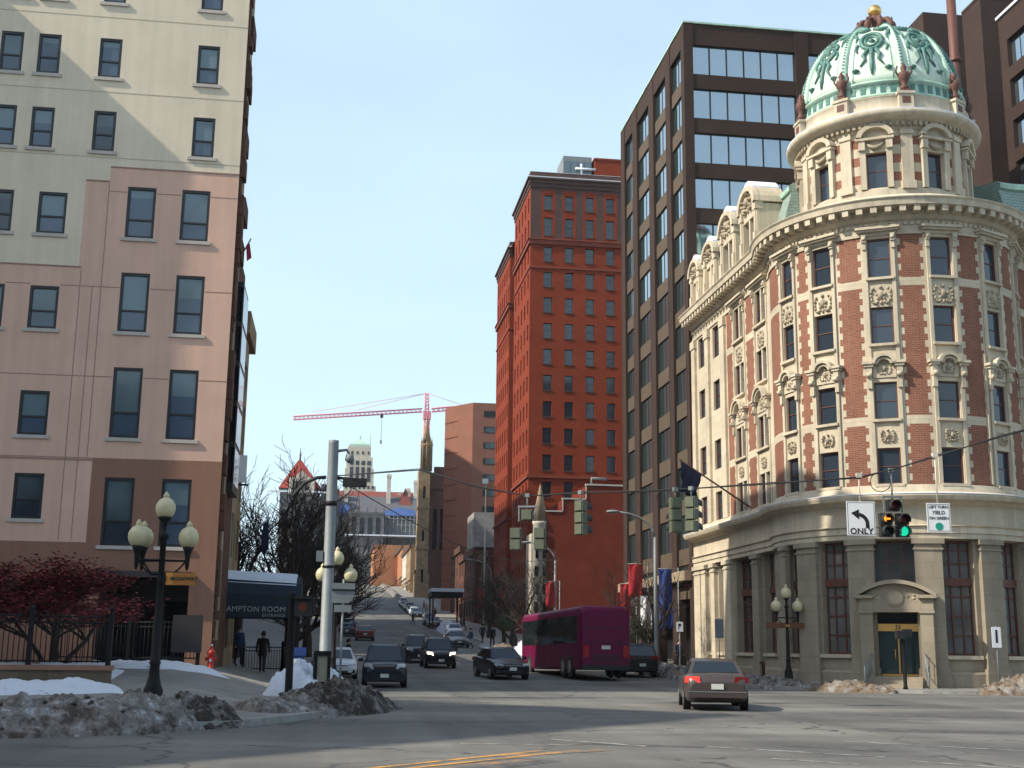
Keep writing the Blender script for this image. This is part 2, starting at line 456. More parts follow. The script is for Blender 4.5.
def worn_paint(name, c, under=(.12, .115, .105), th=.5):
    mt, nt, b = new_mat(name); b.inputs["Roughness"].default_value = .8
    geo = N(nt, "ShaderNodeNewGeometry")
    n1 = N(nt, "ShaderNodeTexNoise"); n1.inputs["Scale"].default_value = 2.2; n1.inputs["Detail"].default_value = 9; n1.inputs["Roughness"].default_value = .75
    nt.links.new(geo.outputs["Position"], n1.inputs["Vector"])
    cr = N(nt, "ShaderNodeValToRGB"); E = cr.color_ramp.elements
    E[0].position = th - .09; E[0].color = tuple(under) + (1,); E[1].position = th + .09; E[1].color = tuple(c) + (1,)
    nt.links.new(n1.outputs["Fac"], cr.inputs["Fac"]); nt.links.new(cr.outputs["Color"], b.inputs["Base Color"])
    return mt

M_ = {}
M_['asphalt'] = asphalt_mat()
M_['sidewalk'] = brick("sidewalk_concrete", (.23, .22, .2), (.2, .19, .175), (.1, .095, .09), 1.5, 1.5, .02, .25, .9)
M_['walk'] = simple("concrete", (.22, .21, .19), .9, var=.3, scale=.9, bump=.2)
M_['curb'] = simple("granite_curb", (.3, .29, .27), .85, var=.25, scale=2)
M_['cream'] = stucco("cream_stucco", (.77, .66, .50), .075)
M_['pink'] = stucco("pink_stucco", (.74, .475, .36), .085)
M_['mauve'] = stucco("brown_stucco", (.31, .165, .115), .08)
M_['joint'] = simple("stucco_joint", (.47, .42, .30), .9)
M_['jointpink'] = simple("pink_stucco_joint", (.36, .225, .18), .9)
M_['blackframe'] = simple("black_window_frame", (.012, .012, .014), .4)
M_['sill'] = simple("sill_stone", (.5, .45, .4), .8, var=.1)
M_['blind'] = blind_glass("window_blind_glass", (.10, .145, .175), .6)
M_['blindup'] = blind_glass("window_glass_with_blind", (.13, .19, .215), .75)
M_['blindlow'] = blind_glass("window_glass_bluish", (.065, .10, .15), .7)
M_['redglass'] = blind_glass("tower_window_glass", (.045, .05, .058), .5)
M_['greyglass'] = glass("dark_window_glass", (.026, .038, .055))
M_['deepglass'] = glass("deep_window_glass", (.006, .008, .012), spec=.35)
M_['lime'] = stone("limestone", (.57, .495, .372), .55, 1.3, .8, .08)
M_['limeplain'] = stucco("carved_limestone", (.585, .508, .385), .19)
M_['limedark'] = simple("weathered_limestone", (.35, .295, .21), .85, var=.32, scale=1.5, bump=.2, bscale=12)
M_['granite'] = stone("granite_base_shaded", (.335, .285, .215), .7, 1.6, .75, .12)  # shade put into the colour; same stone as the sunlit end piers
M_['dbrick'] = brick("rose_brick", (.262, .092, .057), (.195, .066, .041), (.29, .2, .145), .24, .085, .012, .22)
M_['copper'] = simple("verdigris_copper", (.40, .58, .47), .55, var=.3, scale=1.2, spec=.6)
M_['copperlight'] = simple("pale_verdigris_copper", (.60, .70, .58), .5, var=.18, scale=.9, spec=.6)
M_['copperdark'] = simple("dark_verdigris_relief", (.08, .19, .16), .55, var=.35, scale=4)
M_['slategreen'] = brick("green_slate", (.30, .38, .33), (.24, .32, .28), (.16, .22, .2), .35, .18, .02, .15, .6)
M_['urn'] = simple("rusty_brown_ornament", (.12, .05, .035), .7, var=.3, scale=6)
M_['gold'] = simple("gilded_ball", (.85, .5, .16), .3, metal=.85)
M_['snow'] = simple("snow", (.72, .76, .82), .9, var=.08, scale=2, bump=.5, bscale=6)
M_['bronze'] = simple("bronze_frame", (.12, .045, .03), .5, var=.2, scale=5)
M_['curtain'] = blind_glass("curtained_glass", (.17, .17, .165), .7)
M_['brown'] = brick("brown_office_brick", (.055, .034, .027), (.046, .029, .023), (.05, .036, .03), .3, .1, .012, .15)
M_['brownsp'] = simple("brown_spandrel", (.085, .06, .038), .85, var=.1, scale=1)
M_['mirror'] = glass("mirrored_office_glass", (.40, .46, .50), .05, .5, .9)
M_['teal'] = glass("tinted_office_glass", (.03, .055, .055), .05, .9, .25)
M_['redbrick'] = brick("red_brick", (.26, .045, .017), (.205, .033, .013), (.18, .04, .02), .25, .085, .01, .12)
M_['redtrim'] = simple("dark_brownstone_trim", (.075, .038, .03), .85, var=.25, scale=.8)
M_['redband'] = simple("red_terracotta_band", (.2, .04, .02), .85, var=.2, scale=.8)
M_['lowbrick'] = brick("brown_red_brick", (.2, .034, .018), (.165, .027, .014), (.15, .04, .024), .25, .085, .012, .2)
M_['tanred'] = brick("pinkish_brick", (.26, .115, .08), (.24, .105, .072), (.22, .12, .09), .4, .12, .01, .1)
M_['churchstone'] = stone("brownish_church_stone", (.34, .24, .14), .6, 1.2, .7, .25)
M_['greystone'] = stone("grey_stone", (.33, .32, .31), .7, 1.4, .7, .2)
M_['palestone'] = stone("pale_stone", (.58, .53, .45), 1.0, 2, .8, .1)
M_['palacestone'] = stone("palace_grey_stone", (.17, .165, .165), .9, 1.8, .7, .25)
M_['palaceslate'] = simple("palace_slate", (.10, .10, .115), .8, var=.2)
M_['towerstone'] = stone("cream_tower_stone", (.56, .49, .38), 1.2, 2.4, .8, .1)
M_['turrettile'] = brick("bright_red_tile", (.36, .06, .045), (.3, .05, .04), (.2, .05, .04), .5, .4, .04, .2, .7)
M_['tan'] = stone("tan_stone", (.36, .28, .19), .6, 1.2, .75, .15)
M_['orange'] = brick("orange_brick", (.42, .19, .09), (.38, .16, .075), (.36, .2, .12), .3, .1, .012, .15)
M_['darkbrick'] = brick("dark_brown_brick", (.13, .06, .04), (.1, .045, .03), (.1, .06, .05), .3, .1, .012, .25)
M_['tileroof'] = brick("red_tile_roof", (.24, .065, .05), (.2, .055, .042), (.14, .05, .04), .5, .4, .04, .2, .7)
M_['bluetarp'] = simple("blue_tarpaulin", (.04, .09, .25), .6, var=.3)
M_['cranepink'] = simple("faded_red_crane_steel", (.68, .2, .24), .55, var=.1)
M_['galv'] = simple("galvanised_steel", (.21, .23, .235), .6, metal=.15, var=.12, scale=3)
M_['blackiron'] = simple("black_iron", (.008, .008, .009), .6, spec=.25, var=.2, scale=5)
M_['globe'] = simple("cream_glass_globe", (.62, .55, .33), .35, var=.12, scale=6)
M_['wire'] = simple("cable_black", (.02, .02, .022), .7)
M_['siggreen'] = simple("signal_dull_green", (.10, .115, .075), .6, var=.15, scale=5)
M_['sigblack'] = simple("signal_black", (.018, .018, .018), .6)
M_['white'] = simple("white_sign_paint", (.82, .83, .84), .5)
M_['black'] = simple("black_paint", (.012, .012, .015), .5)
M_['greenface'] = simple("green_sign_disc", (.01, .32, .22), .5)
M_['streetsign'] = simple("street_sign_orange", (.42, .16, .03), .5)
M_['woodred'] = simple("oxblood_sign", (.16, .05, .02), .6)
M_['amber_on'] = emit("amber_arrow_lit", (1.0, .26, .015), 1.5)
M_['green_on'] = emit("green_lens_lit", (.005, .42, .24), 1.0)
M_['lensred'] = simple("dark_red_lens", (.10, .014, .01), .25)
M_['lensgreen'] = simple("dark_green_lens", (.004, .05, .04), .25)
M_['awning'] = simple("dark_blue_awning_cloth", (.010, .022, .036), .8, var=.15, scale=3)
M_['lettering'] = simple("awning_white_lettering", (.36, .37, .36), .7)
M_['trunk'] = simple("bark", (.035, .026, .02), .95, var=.3, scale=6)
M_['twig'] = simple("bare_twigs", (.035, .025, .02), .95)
M_['redleaf'] = simple("dark_red_leaves", (.175, .012, .016), .7, var=.5, scale=5)
M_['evergreen'] = simple("evergreen_leaves", (.03, .05, .02), .8, var=.4, scale=5)
M_['snowdirty'] = snow_mat("dirty_snow", .8, 3.1)
M_['snowgrit'] = snow_mat("gritty_ploughed_snow", 1.0, 9.3, (.03, .022, .017))
M_['snowclean'] = snow_mat("crusted_snow", .1, 5.0)
M_['leafpile'] = snow_mat("snow_mixed_with_leaves", .9, 14.2, (.13, .088, .052))
M_['yellow'] = worn_paint("worn_yellow_paint", (.62, .30, .05), th=.47)
M_['smear'] = worn_paint("smeared_orange_paint", (.42, .2, .05), th=.56)
M_['oldwhite'] = worn_paint("worn_white_paint", (.42, .41, .37), th=.5)
M_['patch'] = worn_paint("tar_patch", (.05, .05, .05), (.115, .11, .10), th=.5)
M_['redbanner'] = simple("red_banner_cloth", (.33, .01, .016), .8, var=.15)
M_['bluebanner'] = simple("blue_banner_cloth", (.012, .035, .17), .8, var=.15)
M_['whitebanner'] = simple("white_banner_cloth", (.6, .6, .62), .8, var=.1)
M_['navyflag'] = simple("navy_flag_cloth", (.006, .008, .032), .8, var=.3)
M_['flagred'] = simple("flag_red", (.4, .03, .04), .8)
# ------------------------------------------------------------------ ground, pavements, markings
def axis_lines(segs):
    out = []
    for a, b, st in segs:
        k = max(1, int(round((b - a) / st)))
        out += [a + (b - a) * i / k for i in range(k)]
    return out + [segs[-1][1]]
def build_ground():
    xs = axis_lines([(-1400, -400, 500), (-400, -40, 60), (-40, -8, 4), (-8, 4, .75), (4, 40, 3), (40, 400, 60), (400, 1400, 500)])
    ys = axis_lines([(-700, -200, 250), (-200, 0, 40), (0, 20, 4), (20, 60, 1.5), (60, 240, 6), (240, 500, 12), (500, 1400, 100), (1400, 1900, 500)])
    mb = MB()
    ids = [[mb.add((x, y, gz(x, y))) for y in ys] for x in xs]
    for i in range(len(xs) - 1):
        for j in range(len(ys) - 1):
            mb.face((ids[i][j], ids[i + 1][j], ids[i + 1][j + 1], ids[i][j + 1]), 0, True)
    struct(mb.build("ground", M_['asphalt']))
build_ground()

def resample(pts, step):
    out = [Vector(pts[0])]
    for a, b in zip(pts, pts[1:]):
        a, b = Vector(a), Vector(b); k = max(1, int(round((b - a).length / step)))
        out += [a + (b - a) * i / k for i in range(1, k + 1)]
    return out
def strip(name, outer, inner, mats, h=.15, n=4, step=1.5):
    """pavement between a kerb line and an inner line, with a granite kerb"""
    k = 0
    L = max(sum((Vector(b) - Vector(a)).length for a, b in zip(q, q[1:])) for q in (outer, inner))
    cnt = max(8, int(L / step))
    def even(pts):
        ps = [Vector(p) for p in pts]; d = [0]
        for a, b in zip(ps, ps[1:]): d.append(d[-1] + (b - a).length)
        out = []
        for i in range(cnt + 1):
            t = d[-1] * i / cnt; j = 0
            while j < len(d) - 2 and d[j + 1] < t: j += 1
            out.append(ps[j].lerp(ps[j + 1], (t - d[j]) / max(1e-6, d[j + 1] - d[j])))
        return out
    # match parameters vertex by vertex: both lists must have the same number of control points
    if len(outer) == len(inner):
        O, I = [Vector(outer[0])], [Vector(inner[0])]
        for a, b, c, d in zip(outer, outer[1:], inner, inner[1:]):
            a, b, c, d = map(Vector, (a, b, c, d)); kk = max(1, int(max((b - a).length, (d - c).length) / step))
            O += [a.lerp(b, i / kk) for i in range(1, kk + 1)]; I += [c.lerp(d, i / kk) for i in range(1, kk + 1)]
    else:
        O, I = even(outer), even(inner)
    mb = MB(); rows = []
    for o, i in zip(O, I):
        dirv = (i - o).normalized(); c = o + dirv * .16
        r = [mb.add((o.x, o.y, gz(o.x, o.y) - .1)), mb.add((o.x, o.y, gz(o.x, o.y) + h)), mb.add((c.x, c.y, gz(c.x, c.y) + h + .005))]
        for q in range(1, n + 1):
            p = c.lerp(i, q / n); r.append(mb.add((p.x, p.y, gz(p.x, p.y) + h + .01)))
        rows.append(r)
    for A, B in zip(rows, rows[1:]):
        for q in range(len(A) - 1):
            mb.face((A[q], A[q + 1], B[q + 1], B[q]), 1 if q < 2 else 0)
    for A in (rows[0], rows[-1]):
        pass
    return struct(mb.build(name, mats))
LEFT_CURB = [(-60, 15), (-20, 22), (-10, 23.2), (-5.7, 23.9), (-3.8, 24.7), (-1.8, 26.7), (-.5, 29.6), (.4, 31.8), (.6, 35), (.1, 40), (-.4, 46), (-.6, 60), (-.2, 100), (.6, 150), (.6, 200)]
LEFT_INNER = [(-60, 47), (-20, 47), (-12, 47), (-10, 47), (-8, 47), (-6, 47), (-4.5, 47), (-4.3, 47.2), (-4.3, 47.5), (-4.3, 48.5), (-4.35, 50), (-4.5, 60), (-7, 100), (-14, 150), (-17, 200)]
strip("sidewalk_left", LEFT_CURB, LEFT_INNER, [M_['walk'], M_['curb']])
strip("sidewalk_left_uphill", [(.6, 213), (0, 300), (-2, 400)], [(-17, 213), (-19, 300), (-22, 400)], [M_['walk'], M_['curb']], step=6)

# ------------------------------------------------------------------ plan of the domed corner building
WX, DC, DR, RF = 22.2, Vector((27.8, 58.9)), 6.05, 2.5
_cf1 = Vector((WX - RF, DC.y + sqrt((DR + RF) ** 2 - (DC.x - WX + RF) ** 2)))
_a1 = math.atan2(_cf1.y - DC.y, _cf1.x - DC.x) - 2 * pi          # tangent angle seen from the tower centre
_a2 = radians(-25)
_cf2 = DC + (DR + RF) * Vector((cos(_a2), sin(_a2)))
U0 = 0.0
YFAR = 75.6
U1 = YFAR - _cf1.y
_sw1 = abs(math.atan2(DC.y - _cf1.y, DC.x - _cf1.x))
U2 = U1 + RF * _sw1
U3 = U2 + DR * (_a2 - _a1)
_sw2 = radians(155 - 90)
U4 = U3 + RF * _sw2
U5 = U4 + 12
def dome_map(u, w, v):
    if u <= U1: p, n = Vector((WX, YFAR - u)), Vector((-1, 0))
    elif u <= U2:
        a = -(u - U1) / RF
        d = Vector((cos(a), sin(a))); p, n = _cf1 + RF * d, -d
    elif u <= U3:
        a = _a1 + (u - U2) / DR
        d = Vector((cos(a), sin(a))); p, n = DC + DR * d, d
    elif u <= U4:
        a = radians(155) - (u - U3) / RF
        d = Vector((cos(a), sin(a))); p, n = _cf2 + RF * d, -d
    else:
        p, n = Vector((_cf2.x + (u - U4), _cf2.y + RF)), Vector((0, -1))
    return (p.x + n.x * w, p.y + n.y * w, v)
def u_at(deg): return U2 + DR * (radians(deg) - _a1)

def curve_us(a, b, st=.35):
    us = [a]
    k = max(1, int((b - a) / 3))
    cuts = sorted(q for q in (U1, U2, U3, U4) if a < q < b)
    for p, q in zip([a] + cuts, cuts + [b]):
        straight = (q <= U1 + 1e-6) or (p >= U4 - 1e-6)
        k = 1 if straight else max(1, int(math.ceil((q - p) / st)))
        us += [p + (q - p) * i / k for i in range(1, k + 1)]
    return us
# right pavement: kerb follows the corner at about 3.2 m from the wall
RC, RI = [], []
for u in [0, U1] + [U2 + (U3 - U2) * i / 14 for i in range(15)] + [U4, U5]:
    q = dome_map(u, 0, 0); RI.append((q[0], q[1]))
for i, u in enumerate([0, U1] + [U2 + (U3 - U2) * k / 14 for k in range(15)] + [U4, U5]):
    if u <= U1: RC.append((17.6, YFAR - u))
    elif u <= U3:
        a = _a1 + (u - U2) / DR; a = max(a, radians(-188)); a = min(a, radians(-72))
        RC.append((DC.x + 9.7 * cos(a), DC.y + 9.5 * sin(a)))
    elif u <= U4: RC.append((40, 49.4))
    else: RC.append((50, 49.4))
strip("sidewalk_right", RC, RI, [M_['walk'], M_['curb']])
strip("sidewalk_right_uphill", [(17.6, 75.6), (17.4, 82), (12.8, 87), (12.6, 110), (14.6, 122), (15.2, 200)], [(22.2, 75.6), (22, 82), (22, 87), (22, 110), (22, 122), (22, 200)], [M_['walk'], M_['curb']], step=3)
strip("sidewalk_right_hilltop", [(15.4, 212), (16, 300), (16, 430)], [(22, 212), (22, 300), (22, 430)], [M_['walk'], M_['curb']], step=6)

def marking(name, quads, mat, lift=.004):
    mb = MB()
    for q in quads:
        a, b, c, d = [Vector(p) for p in q]
        n = max(1, int((b - a).length / .5))
        for i in range(n):
            p0, p1 = a.lerp(b, i / n), a.lerp(b, (i + 1) / n); q0, q1 = d.lerp(c, i / n), d.lerp(c, (i + 1) / n)
            mb.poly([(p.x, p.y, gz(p.x, p.y) + lift) for p in (p0, p1, q1, q0)])
    return struct(mb.build(name, mat))
def stripe(a, b, w):
    a, b = Vector(a), Vector(b); n = (b - a).normalized(); n = Vector((-n.y, n.x)) * w / 2
    return (a + n, b + n, b - n, a - n)
marking("yellow_centre_lines", [stripe((-1.3, 16.1), (3.5, 21.1), .13), stripe((-1.0, 15.85), (3.75, 20.8), .13)], M_['yellow'], .006)
marking("yellow_smear", [stripe((2.6, 20.0), (4.6, 21.3), .4), stripe((1.2, 17.8), (3.0, 19.4), .3)], M_['smear'], .005)
marking("tar_patch", [((.2, 16.9), (2.9, 19.8), (3.5, 19.2), (1.0, 16.4)), ((4.4, 22.9), (6.6, 22.1), (6.4, 21.7), (4.3, 22.5)), ((2.6, 41.2), (5.2, 39.5), (4.9, 38.9), (2.4, 40.4))], M_['patch'], .004)
marking("crosswalk_bars", [stripe((4.1, 23.7), (5.5, 22.1), .13), stripe((2.3, 22.6), (4.4, 22.3), .12), stripe((6.6, 22.0), (8.9, 19.9), .12), stripe((6.9, 19.6), (7.9, 18.6), .12), stripe((9.0, 19.2), (9.9, 18.2), .12), stripe((9.6, 23.4), (12.6, 20.6), .12)], M_['oldwhite'], .005)
marking("asphalt_patches", [((11.5, 27.5), (15.2, 26.4), (15.0, 25.2), (11.4, 26.2)), ((14.2, 33.5), (18.4, 33.0), (18.5, 31.8), (14.4, 32.2)), ((5.2, 44.0), (7.6, 43.6), (7.5, 42.2), (5.1, 42.6)), ((8.4, 22.6), (9.7, 21.3), (9.3, 20.9), (8.0, 22.2)), ((16.6, 28.2), (18.2, 27.6), (18.0, 27.1), (16.5, 27.7))], M_['patch'], .0035)
def disc(name, x, y, r):
    mb = MB(); mb.lathe([(0, .012), (r * .86, .012), (r * .86, .006), (r * .92, .006), (r, .01), (r, -.02)], 24, (x, y, gz(x, y)))
    return struct(mb.build(name, M_['blackiron']))
marking("lane_dashes", [stripe((8.2, y), (8.2, y + 3), .11) for y in range(64, 200, 9)], M_['oldwhite'], .005)
# ------------------------------------------------------------------ pink and cream building on the left
def left_building():
    Y0, XL, XR, H = 47.0, -34.0, -4.3, 33.0
    fm = planar(XL, Y0, 0)
    root = thing("stucco_building", "tall cream and pink stucco building with black framed sash windows at the street corner", "building", (XR, Y0, 0))
    inv = Matrix.Translation((-XR, -Y0, 0))
    U = lambda x: x - XL
    wins = []
    for z in (29.6, 26.4, 23.22, 20.17):
        for x in (-17.0, -15.2, -13.2, -11.8, -9.5, -5.75): wins.append((x, z, .84, 1.65))
    for z in (16.75, 13.05, 9.05): 
        for x in (-15.4, -13.1, -11.15): wins.append((x, z, 1.04, 1.65))
    for x in (-15.4, -13.1, -11.08): wins.append((x, 6.0, 1.04, 1.65))
    for z, h in ((16.75, 2.05), (13.07, 2.3), (9.05, 2.65), (5.1, 2.48)):
        for x in (-7.9, -5.87): wins.append((x, z, 1.06, h))
    wins.append((-11.9, 3.2, 1.0, .95))
    ops = [(U(x - w / 2), U(x + w / 2), z, z + h) for x, z, w, h in wins]
    shop = (U(-8.35), U(-5.2), 0.6, 4.0)
    def zone(u, v):
        x = u + XL
        if x > -8.93: return 2 if v < 8.28 else (1 if v < (19.55 if x > -9.13 else 18.96) else 0)
        if v < 5.2: return 2
        if x > -9.13: return 1 if v < 19.55 else 0
        if x > -10.0: return 1 if v < 18.96 else 0
        return 1 if v < 15.5 else 0
    mb = MB(fm)
    facade(mb, 0, U(XR), 0, H, ops + [shop], 0, .14, ucuts=[U(-8.93), U(-9.13), U(-10.0)], vcuts=[8.28, 5.2, 19.55, 18.96, 15.5], zone=zone)
    # shop recess back
    mb.poly([(shop[0], -.14, shop[2]), (shop[1], -.14, shop[2]), (shop[1], -1.6, shop[2]), (shop[0], -1.6, shop[2])], 3)
    mb.box((shop[0], -1.75, shop[2]), (shop[1], -1.6, shop[3]), 3)
    mb.box((shop[0] - .01, -1.6, shop[2]), (shop[0] - .1, -.15, shop[3]), 3); mb.box((shop[1] + .01, -1.6, shop[2]), (shop[1] + .1, -.15, shop[3]), 3)
    # side wall to the street, back, roof
    fs = planar(XR, Y0, pi / 2)
    mb.fmap = fs
    mb.poly([(0, 0, 0), (2.6, 0, 0), (2.6, 0, H), (0, 0, H)], 4)
    mb.fmap = None
    mb.poly([(XL, Y0, H), (XR, Y0, H), (XR, Y0 + 2.6, H), (XL, Y0 + 2.6, H)], 4)
    mb.poly([(XR, Y0 + 2.6, 0), (XL, Y0 + 2.6, 0), (XL, Y0 + 2.6, H), (XR, Y0 + 2.6, H)], 4)
    mb.poly([(XL, Y0 + 2.6, 0), (XL, Y0, 0), (XL, Y0, H), (XL, Y0 + 2.6, H)], 0)
    mb.box((XL, Y0 + 2.61, 0), (-8, Y0 + 15, 36.5), 4); mb.box((-7.99, Y0 + 2.61, 0), (XR - .03, Y0 + 6.05, 17.2), 5)  # hidden rear block sized for its shade, then the lower street block
    # wing standing forward at the far left
    mb.box((-34, 44.2, 0), (-20, 46.995, 31.8), 0)
    mb.build("wall", [M_['cream'], M_['pink'], M_['mauve'], M_['black'], M_['tan'], M_['darkbrick']], root, None, inv)
    # thin stucco joints and ledges
    jb = MB(fm)
    def hline(z, a, b, m):
        cuts = sorted((x - w / 2 - .02, x + w / 2 + .02) for x, zz, w, h in wins if zz - .2 < z < zz + h + .05)
        p = a
        for c0, c1 in cuts + [(b, b)]:
            if c1 <= p: continue
            if c0 > p: jb.box((U(p), 0, z), (U(min(c0, b)), .006, z + .035), m)
            p = max(p, c1)
            if p >= b: break
    for z in (25.75, 22.6, 19.9): hline(z, -20, XR, 0)
    for z, a in ((18.55, -9.1), (14.75, -20), (11.3, -20), (8.25, -20)): hline(z, a, XR if z > 8.3 else -8.95, 1)
    for z, a, b in ((19.55, -9.13, XR), (18.96, -10.0, -9.13), (15.5, -20, -9.9), (8.2, -20, -8.93)):
        jb.box((U(a), .0, z - .02), (U(b), .025, z + .03), 1)
    for x, a, b in ((-9.13, 8.3, 18.9), (-9.9, 5.3, 15.4), (-9.45, 5.3, 14.8)):
        jb.box((U(x) - .015, 0, a), (U(x) + .015, .007, b), 1)
    jb.build("joint_line", [M_['joint'], M_['jointpink']], root, None, inv)
    for x, z, w, h in wins:
        key = ("sash", w, h)
        sp = [.42] if h < 1.9 else [.36]
        ms = window_meshes(key, w, h, M_['blackframe'], M_['blind'], split=sp, ft=.1, mb_t=.07, fd=.1)
        vr = (int(x * 7) + int(z * 3)) % 4
        gk = ("sashglass", w, h, vr)
        if gk not in _WM:
            g = MB(); zs = h * (sp[0] if vr != 2 else .62); zs = h * .8 if vr == 3 else zs
            g.box((-w / 2 + .03, -.03, .03), (w / 2 - .03, -.01, zs), 1); g.box((-w / 2 + .03, -.031, zs), (w / 2 - .03, -.01, h - .03), 0)
            _WM[gk] = g.mesh("pane", [M_['blindup'], M_['blindlow']])
        ms = (ms[0], _WM[gk])
        sb = _WM.get(("sill", w))
        if sb is None:
            s = MB(); s.box((-w / 2 - .13, -.185, -.13), (w / 2 + .13, .05, 0)); sb = _WM[("sill", w)] = s.mesh("sill", M_['sill'])
        place_window(root, ms, inv @ frameM(fm, U(x), -.12, z), sb)
    # dark shop front
    sb = MB(fm)
    sb.box((U(-8.4), 0, 3.98), (U(-5.1), .35, 4.2)); sb.box((U(-8.3), -1.5, 3.3), (U(-5.25), -1.4, 3.4))
    sb.build_split("shop_awning", M_['black'], root, None, inv)
    db = MB(fm)
    for a in (-8.2, -7.2, -6.2):
        db.box((U(a), -1.58, .9), (U(a) + .9, -1.54, 3.2))
    db.build_split("shop_window", M_['deepglass'], root, None, inv)
    l = MB(); l.lathe([(0, -.06), (.06, 0), (0, .06)], 10)
    l.build("lit_lamp", emit("red_warning_lamp", (1, .25, .1), 4), root, None, inv @ Matrix.Translation((-7.9, Y0 - .06, 2.75)))
    # rough brick edge and drain pipes along the street side
    rnd = random.Random(3)
    q = MB()
    z = .8
    while z < 32.5:
        hh = rnd.uniform(.35, .9); q.box((XR - .02, Y0 + .15, z), (XR + rnd.uniform(.04, .22), Y0 + .9, z + hh - .03)); z += hh
    q.build("brick_toothing", M_['darkbrick'], root, None, inv)
    c = MB()
    for z, d in ((30.2, .2), (26.0, .14), (23.6, .1), (21.2, .1), (18.2, .22), (16.6, .16)):
        c.box((XR + .01, Y0 + .95, z), (XR + d, Y0 + 2.55, z + .8))
    c.build_split("side_cornice", M_['darkbrick'], root, None, inv)
    fp = MB(); fp.tube([(XR, Y0 + 2.4, 16.9), (XR + .42, Y0 + 2.2, 17.7)], .03, 6)
    fp.build("flagpole", M_['galv'], root, None, inv)
    fl = MB(); fl.extr([(0, 0), (.14, .1), (.24, -.5), (.06, -.65)], lambda a, b, w: (XR + .24 + a, Y0 + 2.2 + w, 17.4 + b), .03)
    fl.build("flag", M_['flagred'], root, None, inv)
left_building()

def row_building(name, label, x, y0, y1, h, wall, win, nf, nb, mats, depth=14, cornice=.4, z0=0, face=1, wg='deepglass', ww=1.1, wh=1.9, base=4.5, tag_group=None, front=None):
    """street-row block: street side on plane X=x facing +X (face=1) or -X (face=-1), end wall facing the camera"""
    fm = planar(x, y0, pi / 2) if face == 1 else planar(x, y1, -pi / 2)
    root = thing(name, label, "building", (x, y0, z0), 0, tag_group)
    inv = Matrix.Translation((-x, -y0, -z0))
    L = y1 - y0; mb = MB(fm); ops = []
    fh = (h - base - .8) / nf
    for i in range(nf):
        for k in range(nb):
            uc = L * (k + .5) / nb; zc = z0 + base + fh * i + .6
            ops.append((uc - ww / 2, uc + ww / 2, zc, zc + min(wh, fh - .9)))
    for k in range(nb):
        uc = L * (k + .5) / nb; ops.append((uc - L / nb * .36, uc + L / nb * .36, z0 + 1.2, z0 + base - .9))
    facade(mb, 0, L, z0 - 1, z0 + h, ops, 0, .2)
    x2 = x - depth * face
    mb.fmap = None
    mb.poly([(x, y0, z0 - 1), (x2, y0, z0 - 1), (x2, y0, z0 + h), (x, y0, z0 + h)], 1 if len(mats) > 1 else 0)
    mb.poly([(x, y1, z0 - 1), (x2, y1, z0 - 1), (x2, y1, z0 + h), (x, y1, z0 + h)])
    mb.poly([(x2, y0, z0 - 1), (x2, y1, z0 - 1), (x2, y1, z0 + h), (x2, y0, z0 + h)])
    mb.poly([(x, y0, z0 + h - .01), (x2, y0, z0 + h - .01), (x2, y1, z0 + h - .01), (x, y1, z0 + h - .01)])
    mb.build("wall", mats, root, None, inv)
    cb = MB(fm)
    cb.box((-.1, .002, z0 + h - .9), (L + .1, cornice, z0 + h + .15)); cb.box((-.05, .002, z0 + base - .4), (L + .05, cornice * .5, z0 + base))
    cb.build_split("cornice", M_['redtrim'] if cornice > .35 else mats[0], root, None, inv)
    for o in ops:
        w, hh = o[1] - o[0], o[3] - o[2]
        ms = window_meshes(("row", round(w, 2), round(hh, 2), wg), w, hh, M_['blackframe'], M_[wg], cols=1 if w < 1.6 else 3)
        wo = link("window", ms[0], root, None, inv @ frameM(fm, (o[0] + o[1]) / 2, -.18, o[2])); link("pane", ms[1], wo)
    return root
# two neighbours seen edge-on, then unseen blocks added to shade the left side
row_building("row_house", "narrow tan stone row building joined to the street side of the stucco building", -4.5, 53.1, 57, 14.6, None, None, 3, 2, [M_['tan']], depth=3.4, z0=.3, cornice=.18)
row_building("row_house", "slim brown brick row building with deeper cornice past the tan one", -4.6, 57.1, 61.3, 16.2, None, None, 4, 2, [M_['churchstone']], depth=3.3, z0=.4, cornice=.3)
row_building("row_house", "low brick block added out of sight past the left row buildings for its shade", -9.0, 62.5, 91, 16, None, None, 4, 7, [M_['darkbrick']], depth=14, z0=.5)  # out of sight, put in to shade the gap behind the awning
row_building("row_house", "unseen set-back grey stone block added to shade the rising street", -17.5, 92, 128, 36, None, None, 6, 9, [M_['greystone']], depth=18, z0=1.5)
row_building("row_house", "unseen set-back dark brick block sized for its shade, uphill of the grey one", -17.5, 129, 196, 51, None, None, 6, 12, [M_['darkbrick']], depth=18, z0=3)
row_building("row_house", "far unseen red brick block sized for its shade, left past the cross street", -26, 216, 300, 72, None, None, 6, 12, [M_['redbrick']], depth=18, z0=8)
